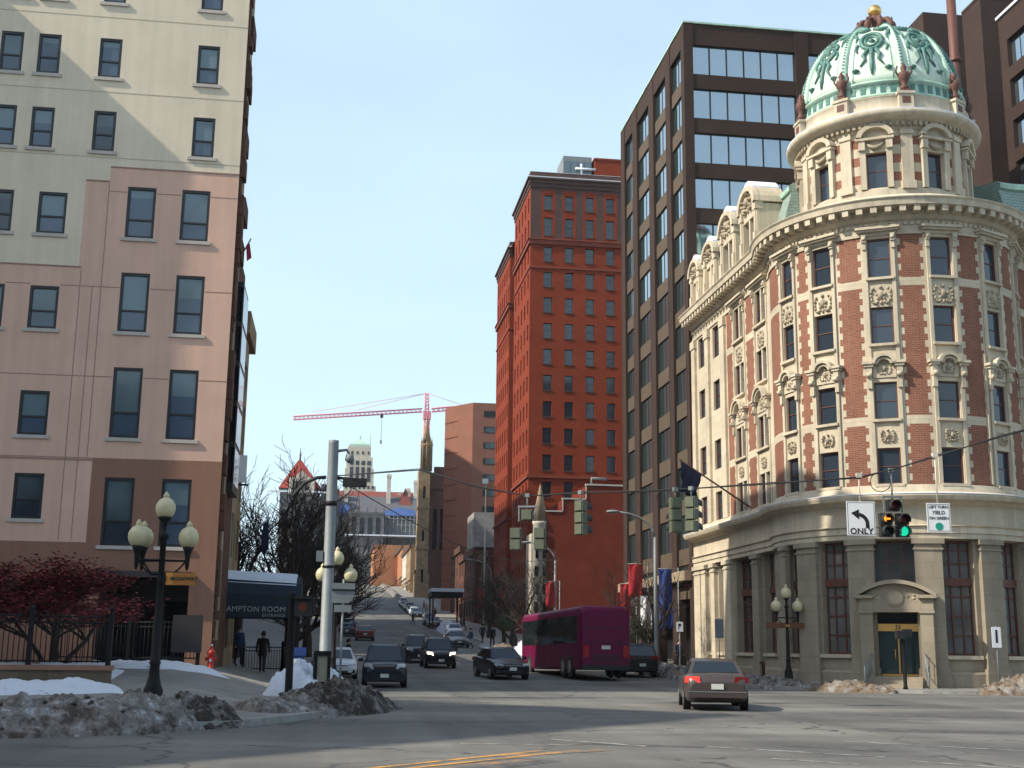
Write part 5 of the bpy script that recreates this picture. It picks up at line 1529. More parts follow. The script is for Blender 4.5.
    # tower crane
    cr = thing("tower_crane", "faded pink tower crane with long jib pointing left above the hill", "crane", (36, 520, 24))
    def lattice(b, p, q, s, n, th=.22):
        p, q = Vector(p), Vector(q); d = (q - p).normalized(); up = Vector((0, 0, 1)) if abs(d.z) < .9 else Vector((0, 1, 0))
        a = d.cross(up).normalized(); c = d.cross(a)
        cs = [a * s + c * s, a * s - c * s, -a * s - c * s, -a * s + c * s]
        for o in cs: b.tube([p + o, q + o], th, 4)
        for i in range(n):
            u0, u1 = p.lerp(q, i / n), p.lerp(q, (i + 1) / n)
            for k in range(4): b.tube([u0 + cs[k], u1 + cs[(k + 1) % 4]], th * .7, 4, caps=False); 
    b = MB(); lattice(b, (0, 0, -4), (0, 0, 74), 1.0, 26, .26); b.build("mast", M_['cranepink'], cr)
    b = MB(); lattice(b, (-2, 0, 75.6), (-55.5, -3, 69.7), .7, 30, .16); b.build("jib", M_['cranepink'], cr)
    b = MB(); lattice(b, (2, 0, 75.8), (20, 1, 78.2), .7, 9, .2); b.box((13, -1, 76), (18, 1, 78)); b.build("counter_jib", M_['cranepink'], cr)
    b = MB(); lattice(b, (0, 0, 74), (-.3, 0, 83), .7, 6, .22); b.build("apex", M_['cranepink'], cr)
    b = MB(); b.tube([(-.3, 0, 83), (-30, -1.5, 74.2)], .09, 4); b.tube([(-.3, 0, 83), (-48, -2.6, 72.6)], .09, 4); b.tube([(-.3, 0, 83), (16, .8, 78.4)], .09, 4); b.build_split("stay_cable", M_['cranepink'], cr)
    b = MB(); b.box((-1.6, -2, 71.5), (1.6, 0, 75)); b.build("cab", M_['cranepink'], cr)
    b = MB(); b.tube([(-19, -1, 73), (-19, -1, 62)], .08, 4); b.box((-19.6, -1.6, 71.6), (-18.4, -.4, 73.2)); b.box((-19.3, -1.3, 60.5), (-18.7, -.7, 62)); b.build("hook_block", M_['wire'], cr)
capitol()

# building across the square, left of the view: its hipped roof throws the wedge of shade on the road
def across_square():
    t = thing("hipped_stone_tower_block", "stone office block with steep hipped slate roof across the square", "building", (-52.5, 18.5, 0))
    b = MB(); b.box((-11.5, -8, 0), (8.3, 18, 36)); b.build("wall", M_['greystone'], t)
    r = MB(); ids = [r.add(p) for p in ((-12, -8.6, 36), (8.7, -8.6, 36), (8.7, 18.5, 36), (-12, 18.5, 36))]; a = [r.add((-2, 1.5, 56)), r.add((-.4, 1.5, 56))]
    r.face((ids[0], ids[1], a[1], a[0])); r.face((ids[1], ids[2], a[1])); r.face((ids[2], ids[3], a[0], a[1])); r.face((ids[3], ids[0], a[0])); r.build("hipped_roof", M_['slategreen'], t)
    w = MB()
    for k in range(6):
        for j in range(8): w.box((8.2, -6.5 + k * 4.1, 2.5 + j * 4), (8.34, -4.5 + k * 4.1, 4.9 + j * 4))
    w.build("window", M_['greyglass'], t)["kind"] = "stuff"
across_square()
def behind_camera():  # unseen block added behind the view to dim the sky fill
    t = thing("unseen_stone_block", "long grey stone block added out of view to cut sky light on the square", "building", (20, -32, 0))
    b = MB(); b.box((-80, -18, 0), (90, 0, 26)); b.box((-80.5, -18.5, 26), (90.5, .4, 27)); b.build("wall", M_['greystone'], t)
    w = MB()
    for k in range(38):
        for j in range(5): w.box((-77 + k * 4.4, -.02, 2.5 + j * 4.6), (-74.8 + k * 4.4, .05, 5.6 + j * 4.6))
    w.build("window", M_['greyglass'], t)["kind"] = "stuff"
behind_camera()
# ------------------------------------------------------------------ street furniture
SW = .16
def gs(x, y): return gz(x, y) + SW
def ray(px, py):
    a = (px - 512) / FPX; b = (384 - py) / FPX
    return _F + _r * a + _u * b

def globe_lamp(name, label, x, y, H, arms, rz=0, gsc=.9):
    """black iron post, one acorn globe on top and more on short scrolled arms"""
    root = thing(name, label, "street lamp", (x, y, gs(x, y)), rz)
    b = MB(); b.lathe([(.24, 0), (.24, .12), (.19, .2), (.2, .5), (.15, .62), (.11, .8), (.1, 1.0), (.125, 1.05), (.09, 1.12), (.07, 2.4), (.062, H - 1.0), (.1, H - .95), (.11, H - .88), (.06, H - .84), (.055, H - .62), (.13, H - .55), (.15, H - .5)], 12)
    b.build("post", M_['blackiron'], root)
    def globe(cx, cy, zb, sc=gsc):
        g = MB(); g.lathe([(.13 * sc, 0), (.2 * sc, .08 * sc), (.235 * sc, .2 * sc), (.225 * sc, .31 * sc), (.16 * sc, .42 * sc), (.08 * sc, .47 * sc), (.06 * sc, .5 * sc)], 16, (cx, cy, zb))
        go = g.build("globe", M_['globe'], root)
        f = MB(); f.lathe([(.07 * sc, .49 * sc), (.075 * sc, .53 * sc), (.03 * sc, .6 * sc), (0, .63 * sc)], 8, (cx, cy, zb)); f.build("finial", M_['globe'], go)
    globe(0, 0, H - .52)
    for k, a in enumerate(arms):
        a = radians(a); dx, dy = cos(a), sin(a); zA = H - 1.42
        m = MB(); m.tube([(dx * .06, dy * .06, zA), (dx * .5, dy * .5, zA), (dx * .52, dy * .52, zA + .08)], .028, 6)
        m.tube([(dx * .06, dy * .06, zA - .28), (dx * .2, dy * .2, zA - .3), (dx * .35, dy * .35, zA - .18), (dx * .48, dy * .48, zA - .02)], .02, 6)
        m.lathe([(.02, -.2), (.045, -.1), (.05, .0), (.06, .12), (.09, .22), (.125, .3)], 10, (dx * .52, dy * .52, zA)); m.build("arm", M_['blackiron'], root)
        globe(dx * .52, dy * .52, zA + .29)
    return root
globe_lamp("globe_lamp", "black iron lamp post with four cream globes, nearest on the left pavement", -3.62, 27.4, 4.58, (0, 190, 150))
globe_lamp("globe_lamp", "black iron globe lamp half hidden behind the thick grey pole", .08, 47.2, 4.95, (8, 172), gsc=1.08)
globe_lamp("globe_lamp", "black iron globe lamp with two brown sign plates before the domed building", 21.0, 57.0, 4.4, (-10, 185), gsc=1.05)
for x, y, h, w, lab, txt, mats in ((-3.56, 27.3, 3.02, .68, "orange street name sign on the nearest globe lamp", "BROADWAY", 'streetsign'),):
    t = thing("street_name_sign", lab, "street sign", (x, y, gs(x, y) + h - .24), radians(-8))
    b = MB(); b.box((.06, -.02, -.13), (w, .02, .13)); b.build("plate", M_[mats], t)
    b = MB(); b.box((.06, -.025, -.12), (.2, -.02, .12)); b.build("end_panel", simple("bright_orange_panel", (.75, .32, .05), .5), t)
    b = MB(); b.box((-.06, -.09, -.06), (.07, .09, .06)); b.build("bracket", M_['blackiron'], t)
    link("lettering", text_mesh(txt, .1, M_['black'], .003, bold=.004), t, None, Matrix.Translation((.44, -.024, 0)) @ TXT)
for sx, lab in ((-1, "brown street sign plate reaching left from the lamp by the domed building"), (1, "brown street sign plate reaching right from the lamp by the domed building")):
    t = thing("street_name_plate", lab, "street sign", (21.0, 57.0, gs(21, 57) + 2.62))
    b = MB(); b.box((sx * .08, -.1, -.12), (sx * 1.05, -.07, .12)); b.build("plate", M_['woodred'], t)
    b = MB(); b.box((sx * .02, -.11, -.05), (sx * .1, .02, .05)); b.build("bracket", M_['gold'], t)

def cobra(name, label, x, y, H, reach, banner=None):
    z = gs(x, y); root = thing(name, label, "street light", (x, y, z))
    b = MB(); b.lathe([(.2, 0), (.2, .1), (.12, .2), (.105, H * .5), (.08, H - 1.4)], 10)
    b.build("pole", M_['galv'], root)
    b = MB(); pts = [(0, 0, H - 1.45)] + [(-reach * (1 - cos(t)), 0, H - 1.45 + 1.4 * sin(t)) for t in (.3, .6, .9, 1.2, 1.5)]
    b.tube(pts, [.08, .075, .07, .06, .055, .05], 8); b.build("arm", M_['galv'], root)
    b = MB(); e = pts[-1]
    b.lathe([(0, 0), (.12, .05), (.17, .3), (.15, .6), (.08, .75), (0, .78)], 10)
    b.v = [(e[0] + .1 - p[2], p[1], e[2] + p[0] * .65) for p in b.v]; h = b.build("lamp_head", M_['galv'], root)
    return root
cobra("street_light", "tall galvanised street light with curved arm in front of the brown office block", 17.95, 69.5, 8.9, 2.3)
cobra("street_light", "galvanised street light with curved arm before the low brick end wall", 17.3, 98.5, 8.6, 2.2)
cobra("street_light", "smallest galvanised curved street light, uphill beside the pavilion", 17.2, 139, 8.4, 2.4)
t = thing("floodlight_mast", "thin bare mast with small bright floodlight rising over the roofs left of the red tower", "light mast", (17.4, 147, gs(17.4, 147)))
b = MB(); b.tube([(0, 0, 0), (0, 0, 17.6)], [.14, .07], 8); b.build("mast", M_['palestone'], t)
b = MB(); b.box((-.4, -.3, 17.5), (.25, .1, 18.1)); b.build("floodlight", M_['white'], t)

def utility_pole():
    x, y = -.2, 42.0; z = gs(x, y)
    root = thing("signal_pole", "thick pale grey galvanised signal pole at the left corner kerb", "pole", (x, y, z))
    b = MB(); b.lathe([(.3, 0), (.3, .15), (.195, .2), (.17, 8.15), (.17, 8.25), (0, 8.28)], 20); b.build("pole", M_['galv'], root)
    b = MB(); b.lathe([(.2, 4.0), (.2, 4.08)], 16); b.lathe([(.195, 6.05), (.195, 6.2)], 16); b.build("strap", M_['blackiron'], root)
    b = MB(); b.tube([(-.2, 0, 7.0), (-.5, 0, 6.98), (-.9, .05, 6.8), (-1.2, .1, 6.45), (-1.28, .1, 6.3)], .06, 8); b.build("curved_arm", M_['wire'], root)
    b = MB(); b.tube([(.15, 0, 7.0), (.75, 0, 6.95)], .05, 8); b.box((.35, -.18, 6.72), (1.15, .18, 6.98)); b.build("camera_box", M_['sigblack'], root)
    b = MB(); b.tube([(.15, 0, 7.9), (.45, 0, 7.95), (.55, 0, 7.75)], .05, 8); b.lathe([(.05, 7.5), (.16, 7.6), (.12, 7.8)], 10, (.55, 0, 0)); b.build("sensor", M_['galv'], root)
    b = MB(); b.box((-.42, -.12, 4.2), (-.2, .05, 4.55)); b.build("box", M_['galv'], root)
    return Vector((x, y, z + 7.05))
WA = utility_pole()
# span wire across the junction: plane through the pole and a pole out of the frame
WB = Vector((22.2, 33.0, 8.7))
wd = Vector((WB.x - WA.x, WB.y - WA.y)).normalized(); wn = Vector((-wd.y, wd.x))
def on_wire(px, py):
    r = ray(px, py); t = (wn.x * WA.x + wn.y * WA.y) / (wn.x * r.x + wn.y * r.y)
    return Vector((r.x * t, r.y * t, CZ + r.z * t))
wp = [(420, 470), (480, 487), (528, 496), (585, 493), (640, 491), (684, 489), (770, 484), (860, 477), (894, 469), (935, 457), (1000, 436)]
wpts = [WA] + [on_wire(*q) for q in wp] + [WB]
t = thing("span_wire", "black span wire with loops carrying the traffic signals across the junction", "wire", tuple(WA))
b = MB(); b.tube([p - WA for p in wpts], .022, 5); b.tube([p - WA + Vector((0, 0, .05 * sin(i * 2.1))) for i, p in enumerate(wpts)], .014, 5); b.build("cable", M_['wire'], t)
def coil(px, py, r):
    c = on_wire(px, py) - WA
    b = MB(); b.tube([(c.x + r * sin(a) * wd.x, c.y + r * sin(a) * wd.y, c.z - r + r * cos(a)) for a in [2 * pi * i / 14 for i in range(15)]], .013, 4); b.build("cable_loop", M_['wire'], t)
coil(880, 472, .3); coil(664, 490, .25); coil(522, 496, .3)
t = thing("span_pole", "grey signal pole at the right edge of the junction holding the span wire", "pole", (WB.x, WB.y, 0))
b = MB(); b.lathe([(.3, 0), (.24, .2), (.19, 9.0), (0, 9.05)], 16); b.build("pole", M_['galv'], t)
t = thing("service_wire", "thin black service wire running uphill from the signal pole", "wire", tuple(WA))
b = MB(); q = Vector((17.3, 98.5, 8.6)) - WA
b.tube([q * (i / 12) + Vector((0, 0, -1.2 * sin(pi * i / 12))) for i in range(13)], .02, 4); b.build("cable", M_['wire'], t)

# signal head section pieces, front = -y
def section_meshes():
    if "sec" in _WM: return _WM["sec"]
    S = .355
    def housing(mat):
        b = MB(); b.box((-S / 2, -.02, -S / 2 + .008), (S / 2, .2, S / 2 - .008)); b.box((-S / 2 + .03, .2, -S / 2 + .03), (S / 2 - .03, .235, S / 2 - .03)); return b.mesh("housing", mat)
    v = MB()
    n = 12; A = []
    for i in range(n + 1):
        a = radians(-30 + 240 * i / n); A.append([v.add((.155 * cos(a), -.02, .155 * sin(a))), v.add((.155 * cos(a), -.27, .155 * sin(a) - .03)), v.add((.165 * cos(a), -.27, .165 * sin(a) - .03)), v.add((.168 * cos(a), -.02, .168 * sin(a)))])
    for p, q in zip(A, A[1:]):
        for k in range(4): v.face((p[k], p[(k + 1) % 4], q[(k + 1) % 4], q[k]))
    l = MB(); l.lathe([(0, .035), (.08, .03), (.145, 0)], 16); l.v = [(p[0], -.022 - p[2], p[1]) for p in l.v]
    _WM["sec"] = (housing, v, l); return _WM["sec"]
def signal(label, P, rz, spots, hm, lens, hang=.5, frame=False, vm='sigblack'):
    """spots: section centres (x,z) below the hanging point"""
    root = thing("traffic_signal", label, "traffic light", tuple(P), rz)
    hf, v, l = section_meshes()
    hmsh = _WM.get(("hs", hm)) or _WM.setdefault(("hs", hm), hf(M_[hm]))
    vmsh = _WM.get("vis") or _WM.setdefault("vis", v.mesh("visor", M_[vm]))
    for (x, z), lm in zip(spots, lens):
        h = link("housing", hmsh, root, None, Matrix.Translation((x, 0, z)))
        link("visor", vmsh, h); 
        lk = _WM.get(("lens", lm)) or _WM.setdefault(("lens", lm), l.mesh("lens", M_[lm] if lm in M_ else M_['lensred']))
        lo = link("lens", lk, h)
        if lm == 'arrow':
            lo.data.materials[0] = M_['sigblack']
            a = MB(); a.poly([(-.11, -.06, 0), (-.02, -.06, .1), (-.02, -.06, .06), (-.065, -.06, .0), (-.02, -.06, -.06), (-.02, -.06, -.1)]); a.poly([(-.07, -.061, .025), (.11, -.061, .025), (.11, -.061, -.025), (-.07, -.061, -.025)])
            link("arrow", _WM.get("arr") or _WM.setdefault("arr", a.mesh("arrow", M_['amber_on'])), h)
    top = max(z for x, z in spots) + .18
    b = MB(); b.tube([(0, .1, 0.05), (0, .1, top)], .025, 6); b.box((-.07, .04, -.05), (.07, .16, .07))
    if frame:
        b.box((-.3, .07, top + .06), (.3, .13, top + .12)); b.box((-.29, .08, top - .38), (-.25, .12, top + .1)); b.box((.25, .08, top - .38), (.29, .12, top + .1))
    b.build("hanger", M_['galv'], root)
    return root
dog = [(0, -1.06), (-.25, -1.47), (.25, -1.47), (-.25, -1.83), (.25, -1.83)]
signal("five-lens doghouse traffic signal facing us with amber left arrow and green lens lit", on_wire(892, 470), -.1, dog, 'sigblack', ['lensred', 'arrow', 'lensred', 'lensgreen', 'green_on'], frame=True)
signal("olive doghouse signal cluster seen from the back, leftmost on the span wire", on_wire(528, 496), pi - .35, [(0, -.62), (-.42, -1.2), (.36, -1.2), (-.42, -1.56), (.36, -1.56)], 'siggreen', ['lensred'] * 5, frame=True)
st3 = [(0, -.42), (0, -.79), (0, -1.16)]
signal("single olive traffic signal seen from its back left, before the low brick wall", on_wire(583, 493), radians(125), st3, 'siggreen', ['lensred', 'lensred', 'lensgreen'])
signal("olive traffic signal seen squarely from the back, left of the one with side visors", on_wire(674, 490), radians(188), st3, 'siggreen', ['lensred', 'lensred', 'lensgreen'])
signal("olive traffic signal with visors to the right, close by the navy flag", on_wire(693, 489), radians(130), st3, 'siggreen', ['lensred', 'lensred', 'lensgreen'])

def hung_sign(name, label, P, w, h, drop, mats=None):
    root = thing(name, label, "road sign", tuple(P), -.12)
    b = MB(); b.box((-w / 2, -.02, -drop - h), (w / 2, .0, -drop)); b.build("panel", M_['white'], root)
    b = MB()
    e = .02
    b.box((-w / 2 + .025, -.024, -drop - .045), (w / 2 - .025, -.021, -drop - .03)); b.box((-w / 2 + .025, -.024, -drop - h + .03), (w / 2 - .025, -.021, -drop - h + .045))
    b.box((-w / 2 + .025, -.024, -drop - h + .045), (-w / 2 + .04, -.021, -drop - .045)); b.box((w / 2 - .04, -.024, -drop - h + .045), (w / 2 - .025, -.021, -drop - .045))
    b.build("border", M_['galv'], root)
    b = MB(); b.tube([(0, .02, .12), (0, .02, -drop - .1)], .022, 6); b.box((-.08, -.04, -.02), (.08, .08, .12)); b.tube([(-.1, 0, .02), (.12, 0, .14)], .03, 6); b.build("hanger", M_['palestone'], root)
    return root
s1 = hung_sign("turn_lane_sign", "white hanging sign with black left turn arrow over the word ONLY", on_wire(859, 477), .86, 1.02, .74)
b = MB()
arc = []
for i in range(13):
    a = radians(5 + 75 * i / 12); arc.append((.02 + .0, 0)); 
zc = -1.42
outer = [( -.10 + .34 * cos(radians(2 + 80 * i / 10)), zc + .0 + .34 * sin(radians(2 + 80 * i / 10))) for i in range(11)]
inner = [( -.10 + .23 * cos(radians(2 + 80 * i / 10)), zc + .0 + .23 * sin(radians(2 + 80 * i / 10))) for i in range(11)]
outer = [(.24, zc - .12)] + outer; inner = [(.13, zc - .12)] + inner
for (p, q, r, s) in zip(outer, outer[1:], inner[1:], inner): b.poly([(p[0], -.026, p[1]), (q[0], -.026, q[1]), (r[0], -.026, r[1]), (s[0], -.026, s[1])])
b.poly([(-.30, -.0262, zc + .33), (-.06, -.0262, zc + .44), (-.06, -.0262, zc + .13)])
b.build("arrow", M_['black'], s1)
link("lettering", text_mesh("ONLY", .25, M_['black'], .002, spacing=1.05, bold=.006), s1, None, Matrix.Translation((0, -.025, -1.64)) @ TXT)
s2 = hung_sign("yield_sign", "white hanging sign reading left turn yield on green with a green disc", on_wire(935, 457), .7, .86, 1.38)
for i, (tx, sz) in enumerate((("LEFT TURN", .115), ("YIELD", .15), ("ON GREEN", .115))):
    link("lettering", text_mesh(tx, sz, M_['black'], .002, bold=.002), s2, None, Matrix.Translation((0, -.025, -1.5 - .165 * i)) @ TXT)
b = MB(); b.tube([(0, -.021, -2.07), (0, -.028, -2.07)], .115, 20, s=False); b.build("green_disc", M_['greenface'], s2)

# poles, boxes and small signs
t = thing("pedestrian_signal", "black pole with dark pedestrian signal head showing a red hand, left corner", "pedestrian signal", (-1.05, 33.5, gs(-1.05, 33.5)))
b = MB(); b.lathe([(.13, 0), (.1, .15), (.09, 2.75), (.11, 2.8), (0, 2.86)], 12); b.build("pole", M_['blackiron'], t)
b = MB(); b.box((.05, -.17, 2.25), (.5, .12, 2.7)); b.box((.03, -.3, 2.68), (.52, -.15, 2.73)); b.build("signal_head", M_['sigblack'], t)
b = MB(); b.tube([(.27, -.172, 2.47), (.27, -.178, 2.47)], .11, 14); b.build("lens", simple("dull_orange_lens", (.16, .03, .012), .4), t)
t = thing("map_box", "black framed box with pale panel on a short post at the left corner", "notice box", (-.25, 38, gs(-.25, 38)), .15)
b = MB(); b.tube([(.12, 0, 0), (.12, 0, 1.3)], .05, 8); b.build("post", M_['blackiron'], t)
b = MB(); b.box((-.25, -.12, .35), (.23, .12, .46)); b.box((-.25, -.12, 1.2), (.23, .12, 1.34)); b.box((-.25, -.12, .46), (-.16, .12, 1.2)); b.box((.14, -.12, .46), (.23, .12, 1.2)); b.build("frame", M_['blackiron'], t)
b = MB(); b.box((-.16, -.07, .46), (.14, .07, 1.2)); b.build("panel", simple("yellowed_panel", (.3, .28, .2), .4), t)
t = thing("route_sign", "back of a grey shield-shaped route sign on a thin post by the thick pole", "road sign", (.3, 40.2, gs(.3, 40) + .15))
b = MB(); b.tube([(0, .03, -.2), (0, .03, 3.4)], .035, 8); b.build("post", M_['galv'], t)
b = MB(); b.extr([(-.36, 3.28), (.36, 3.28), (.36, 2.95), (.28, 2.74), (.15, 2.66), (-.36, 2.66)], lambda x, z, w: (x, w - .02, z), .02); b.box((-.27, -.02, 2.38), (.27, 0, 2.6)); b.build("plate", M_['galv'], t)
b = MB(); b.box((-.36, -.05, 3.05), (.36, -.02, 3.09)); b.build("brace", M_['blackiron'], t)
t = thing("news_box", "blue and white newspaper box on the left pavement beside the snow", "newspaper box", (-1.15, 44.2, gs(-1.15, 44.2)))
b = MB(); b.box((-.24, -.2, .12), (.24, .2, 1.15)); b.box((-.3, -.24, 1.15), (.3, .24, 1.42)); b.box((-.18, -.16, 0), (.18, .16, .12)); b.build("case", simple("news_box_blue", (.02, .06, .22), .5), t)
b = MB(); b.box((-.18, -.215, .35), (.18, -.2, 1.05)); b.build("front_panel", M_['white'], t)
t = thing("fire_hydrant", "red fire hydrant by the foot of the stucco building corner", "hydrant", (-4.1, 45.2, gs(-4.1, 45.2)))
b = MB(); b.lathe([(.16, 0), (.16, .06), (.11, .1), (.11, .55), (.15, .58), (.13, .68), (.06, .78), (.04, .84), (0, .85)], 12); b.tube([(-.2, 0, .42), (.2, 0, .42)], .06, 8); b.tube([(0, -.2, .38), (0, 0, .38)], .07, 8); b.build("barrel", simple("hydrant_red", (.5, .03, .02), .5), t)
b = MB(); b.lathe([(.03, .85), (.05, .9), (0, .93)], 6); b.tube([(0, -.205, .38), (0, -.22, .38)], .05, 8); b.build("cap", M_['white'], t)
t = thing("pedestrian_signal", "black pedestrian signal pole standing before the bank door", "pedestrian signal", (23.75, 50.75, gs(23.75, 50.75)))
b = MB(); b.lathe([(.12, 0), (.08, .12), (.065, 2.3), (.08, 2.35)], 10); b.build("pole", M_['blackiron'], t)
b = MB(); b.box((-.3, -.1, 2.05), (.06, .12, 2.4)); b.box((.08, .0, 2.12), (.42, .26, 2.46)); b.build("signal_head", M_['sigblack'], t)
def post_sign(name, label, x, y, z0, z1, w, mark=None, mat='white', rz=0):
    t = thing(name, label, "road sign", (x, y, gs(x, y)), rz)
    b = MB(); b.tube([(0, .03, 0), (0, .03, z1 + .05)], .028, 6); b.build("post", M_['galv'], t)
    b = MB(); b.box((-w / 2, -.01, z0), (w / 2, .01, z1)); b.build("panel", M_[mat], t)
    if mark:
        b = MB(); mark(b); b.build("mark", M_['black'], t)
    return t
post_sign("one_way_sign", "white upright sign with black bar in front of the right tower bay", 28.3, 51.4, 1.75, 2.62, .42, lambda b: b.box((-.05, -.016, 1.95), (.05, -.011, 2.5)))
post_sign("parking_sign", "small white parking sign beside the far end of the domed building", 19.6, 70.5, 2.2, 2.75, .38, lambda b: (b.box((-.09, -.016, 2.35), (-.04, -.011, 2.65)), b.box((-.04, -.016, 2.5), (.07, -.011, 2.65))))
post_sign("corner_sign", "pale blue-grey sign plate in front of the sunlit bank piers", 19.4, 62.4, 1.95, 2.9, .45, None, 'galv')
t = thing("standpipe", "short brown standpipe against the foot of the domed building", "pipe", (21.0, 60.5, gs(21, 60.5)))
b = MB(); b.tube([(0, 0, 0), (0, 0, .7), (-.05, -.1, .82), (-.2, -.15, .82)], .09, 8); b.build("pipe", M_['bronze'], t)

# banners and flags along the right pavement
def banner(name, label, x, y, z0, z1, w, mat, rz=0.0, wav=.08):
    z = gs(x, y)
    t = thing(name, label, "banner", (x, y, z), rz)
    b = MB(); b.tube([(-.35 - w / 2 + .3, .0, z1 + .02), (w / 2 + .4, 0, z1 + .02)], .03, 6); b.tube([(w / 2 + .4, 0, 0), (w / 2 + .4, 0, z1 + .1)], .045, 6); b.build("bracket", M_['galv'], t)
    b = MB(); rows = []
    for i in range(9):
        zz = z1 + (z0 - z1) * i / 8
        rows.append([b.add((-w / 2 + w * j / 6, wav * sin(j * 1.4 + i * .35), zz)) for j in range(7)])
    for A, B in zip(rows, rows[1:]):
        for j in range(6): b.face((A[j], A[j + 1], B[j + 1], B[j]), 0, True)
    o = b.build("cloth", M_[mat], t); md = o.modifiers.new("thickness", 'SOLIDIFY'); md.thickness = .01
banner("hanging_banner", "tall bright red banner hanging before the brown office block", 20.3, 87, 1.7, 5.2, .75, 'redbanner')
banner("hanging_banner", "square dark red banner hung higher beside the street light", 20.3, 84, 4.3, 6.5, .95, 'redbanner')
banner("hanging_banner", "white and grey folded banner under the square red one", 20.4, 81.5, 2.2, 4.3, .7, 'whitebanner', wav=.14)
banner("hanging_banner", "tall royal blue banner closest to the domed building", 20.7, 77.6, 2.3, 6.0, .85, 'bluebanner', wav=.14)
banner("hanging_banner", "red banner on the light pole before the low brick wall", 16.9, 98.4, 3.6, 5.5, .7, 'redbanner')
banner("hanging_banner", "small red banner among the bare trees uphill", 15.8, 118, 3.4, 5.2, .7, 'redbanner')
banner("hanging_banner", "small red banner farthest up the right pavement", 16.2, 140, 3.0, 5.0, .7, 'redbanner')

M_['lowwall'] = stone("low_wall_stone", (.15, .115, .08), .3, .7, .7, .2)
# ------------------------------------------------------------------ railings on the left
def railing(name, label, pts, z0, h, wall_h=0, panel=2.2):
    x, y = pts[0]
    root = thing(name, label, "fence", (x, y, 0))
    inv = Matrix.Translation((-x, -y, 0))
    for (a, b_) in zip(pts, pts[1:]):
        a, b_ = Vector(a), Vector(b_); L = (b_ - a).length; d = (b_ - a) / L; n = max(1, int(round(L / panel)))
        if wall_h:
            w = MB(); nn = Vector((-d.y, d.x)) * .17
            w.prism([a - nn - d * .1, b_ - nn + d * .1, b_ + nn + d * .1, a + nn - d * .1], z0 - wall_h - .3, z0 - .12, 0); nn = nn * 1.25
            w.prism([a - nn - d * .15, b_ - nn + d * .15, b_ + nn + d * .15, a + nn - d * .15], z0 - .12, z0, 1); w.build("low_wall", [M_['lowwall'], M_['mauve']], root, None, inv)
        for i in range(n + 1):
            p = a + d * L * i / n
            m = MB(); m.box((p.x - .06, p.y - .06, z0 - (wall_h or .3)), (p.x + .06, p.y + .06, z0 + h + .1)); m.lathe([(.07, z0 + h + .1), (.05, z0 + h + .2), (0, z0 + h + .24)], 6, (p.x, p.y, 0)); m.build("post", M_['blackiron'], root, None, inv)
        for i in range(n):
            p, q = a + d * L * i / n, a + d * L * (i + 1) / n; m = MB()
            for zz in (z0 + .1, z0 + h - .22, z0 + h - .06): m.tube([(p.x, p.y, zz), (q.x, q.y, zz)], .022, 4)
            k = int((q - p).length / .125)
            for j in range(1, k):
                c = p.lerp(q, j / k); m.tube([(c.x, c.y, z0 + .06), (c.x, c.y, z0 + h)], .013, 4)
            m.build("picket_panel", M_['blackiron'], root, None, inv)
railing("iron_fence", "black iron picket fence on a low stone wall around the red-leaved tree", [(-22, 33.4), (-13.6, 33.9), (-5.75, 34.5)], 1.08, 1.3, .6)
railing("iron_fence", "shorter black iron picket fence across the front of the stucco building", [(-9.2, 44.9), (-4.55, 45.1)], 1.08, 1.35)
t = thing("menu_board", "dark framed board at the right end of the shorter fence", "board", (-4.9, 44.7, gs(-4.9, 44.7)))
b = MB(); b.box((-.5, -.05, .5), (.5, .05, 1.75)); b.build("panel", simple("dark_board", (.03, .024, .024), .6), t); b = MB(); b.box((-.46, 0, 0), (-.4, .05, .5)); b.box((.4, 0, 0), (.46, .05, .5)); b.build("leg", M_['blackiron'], t)

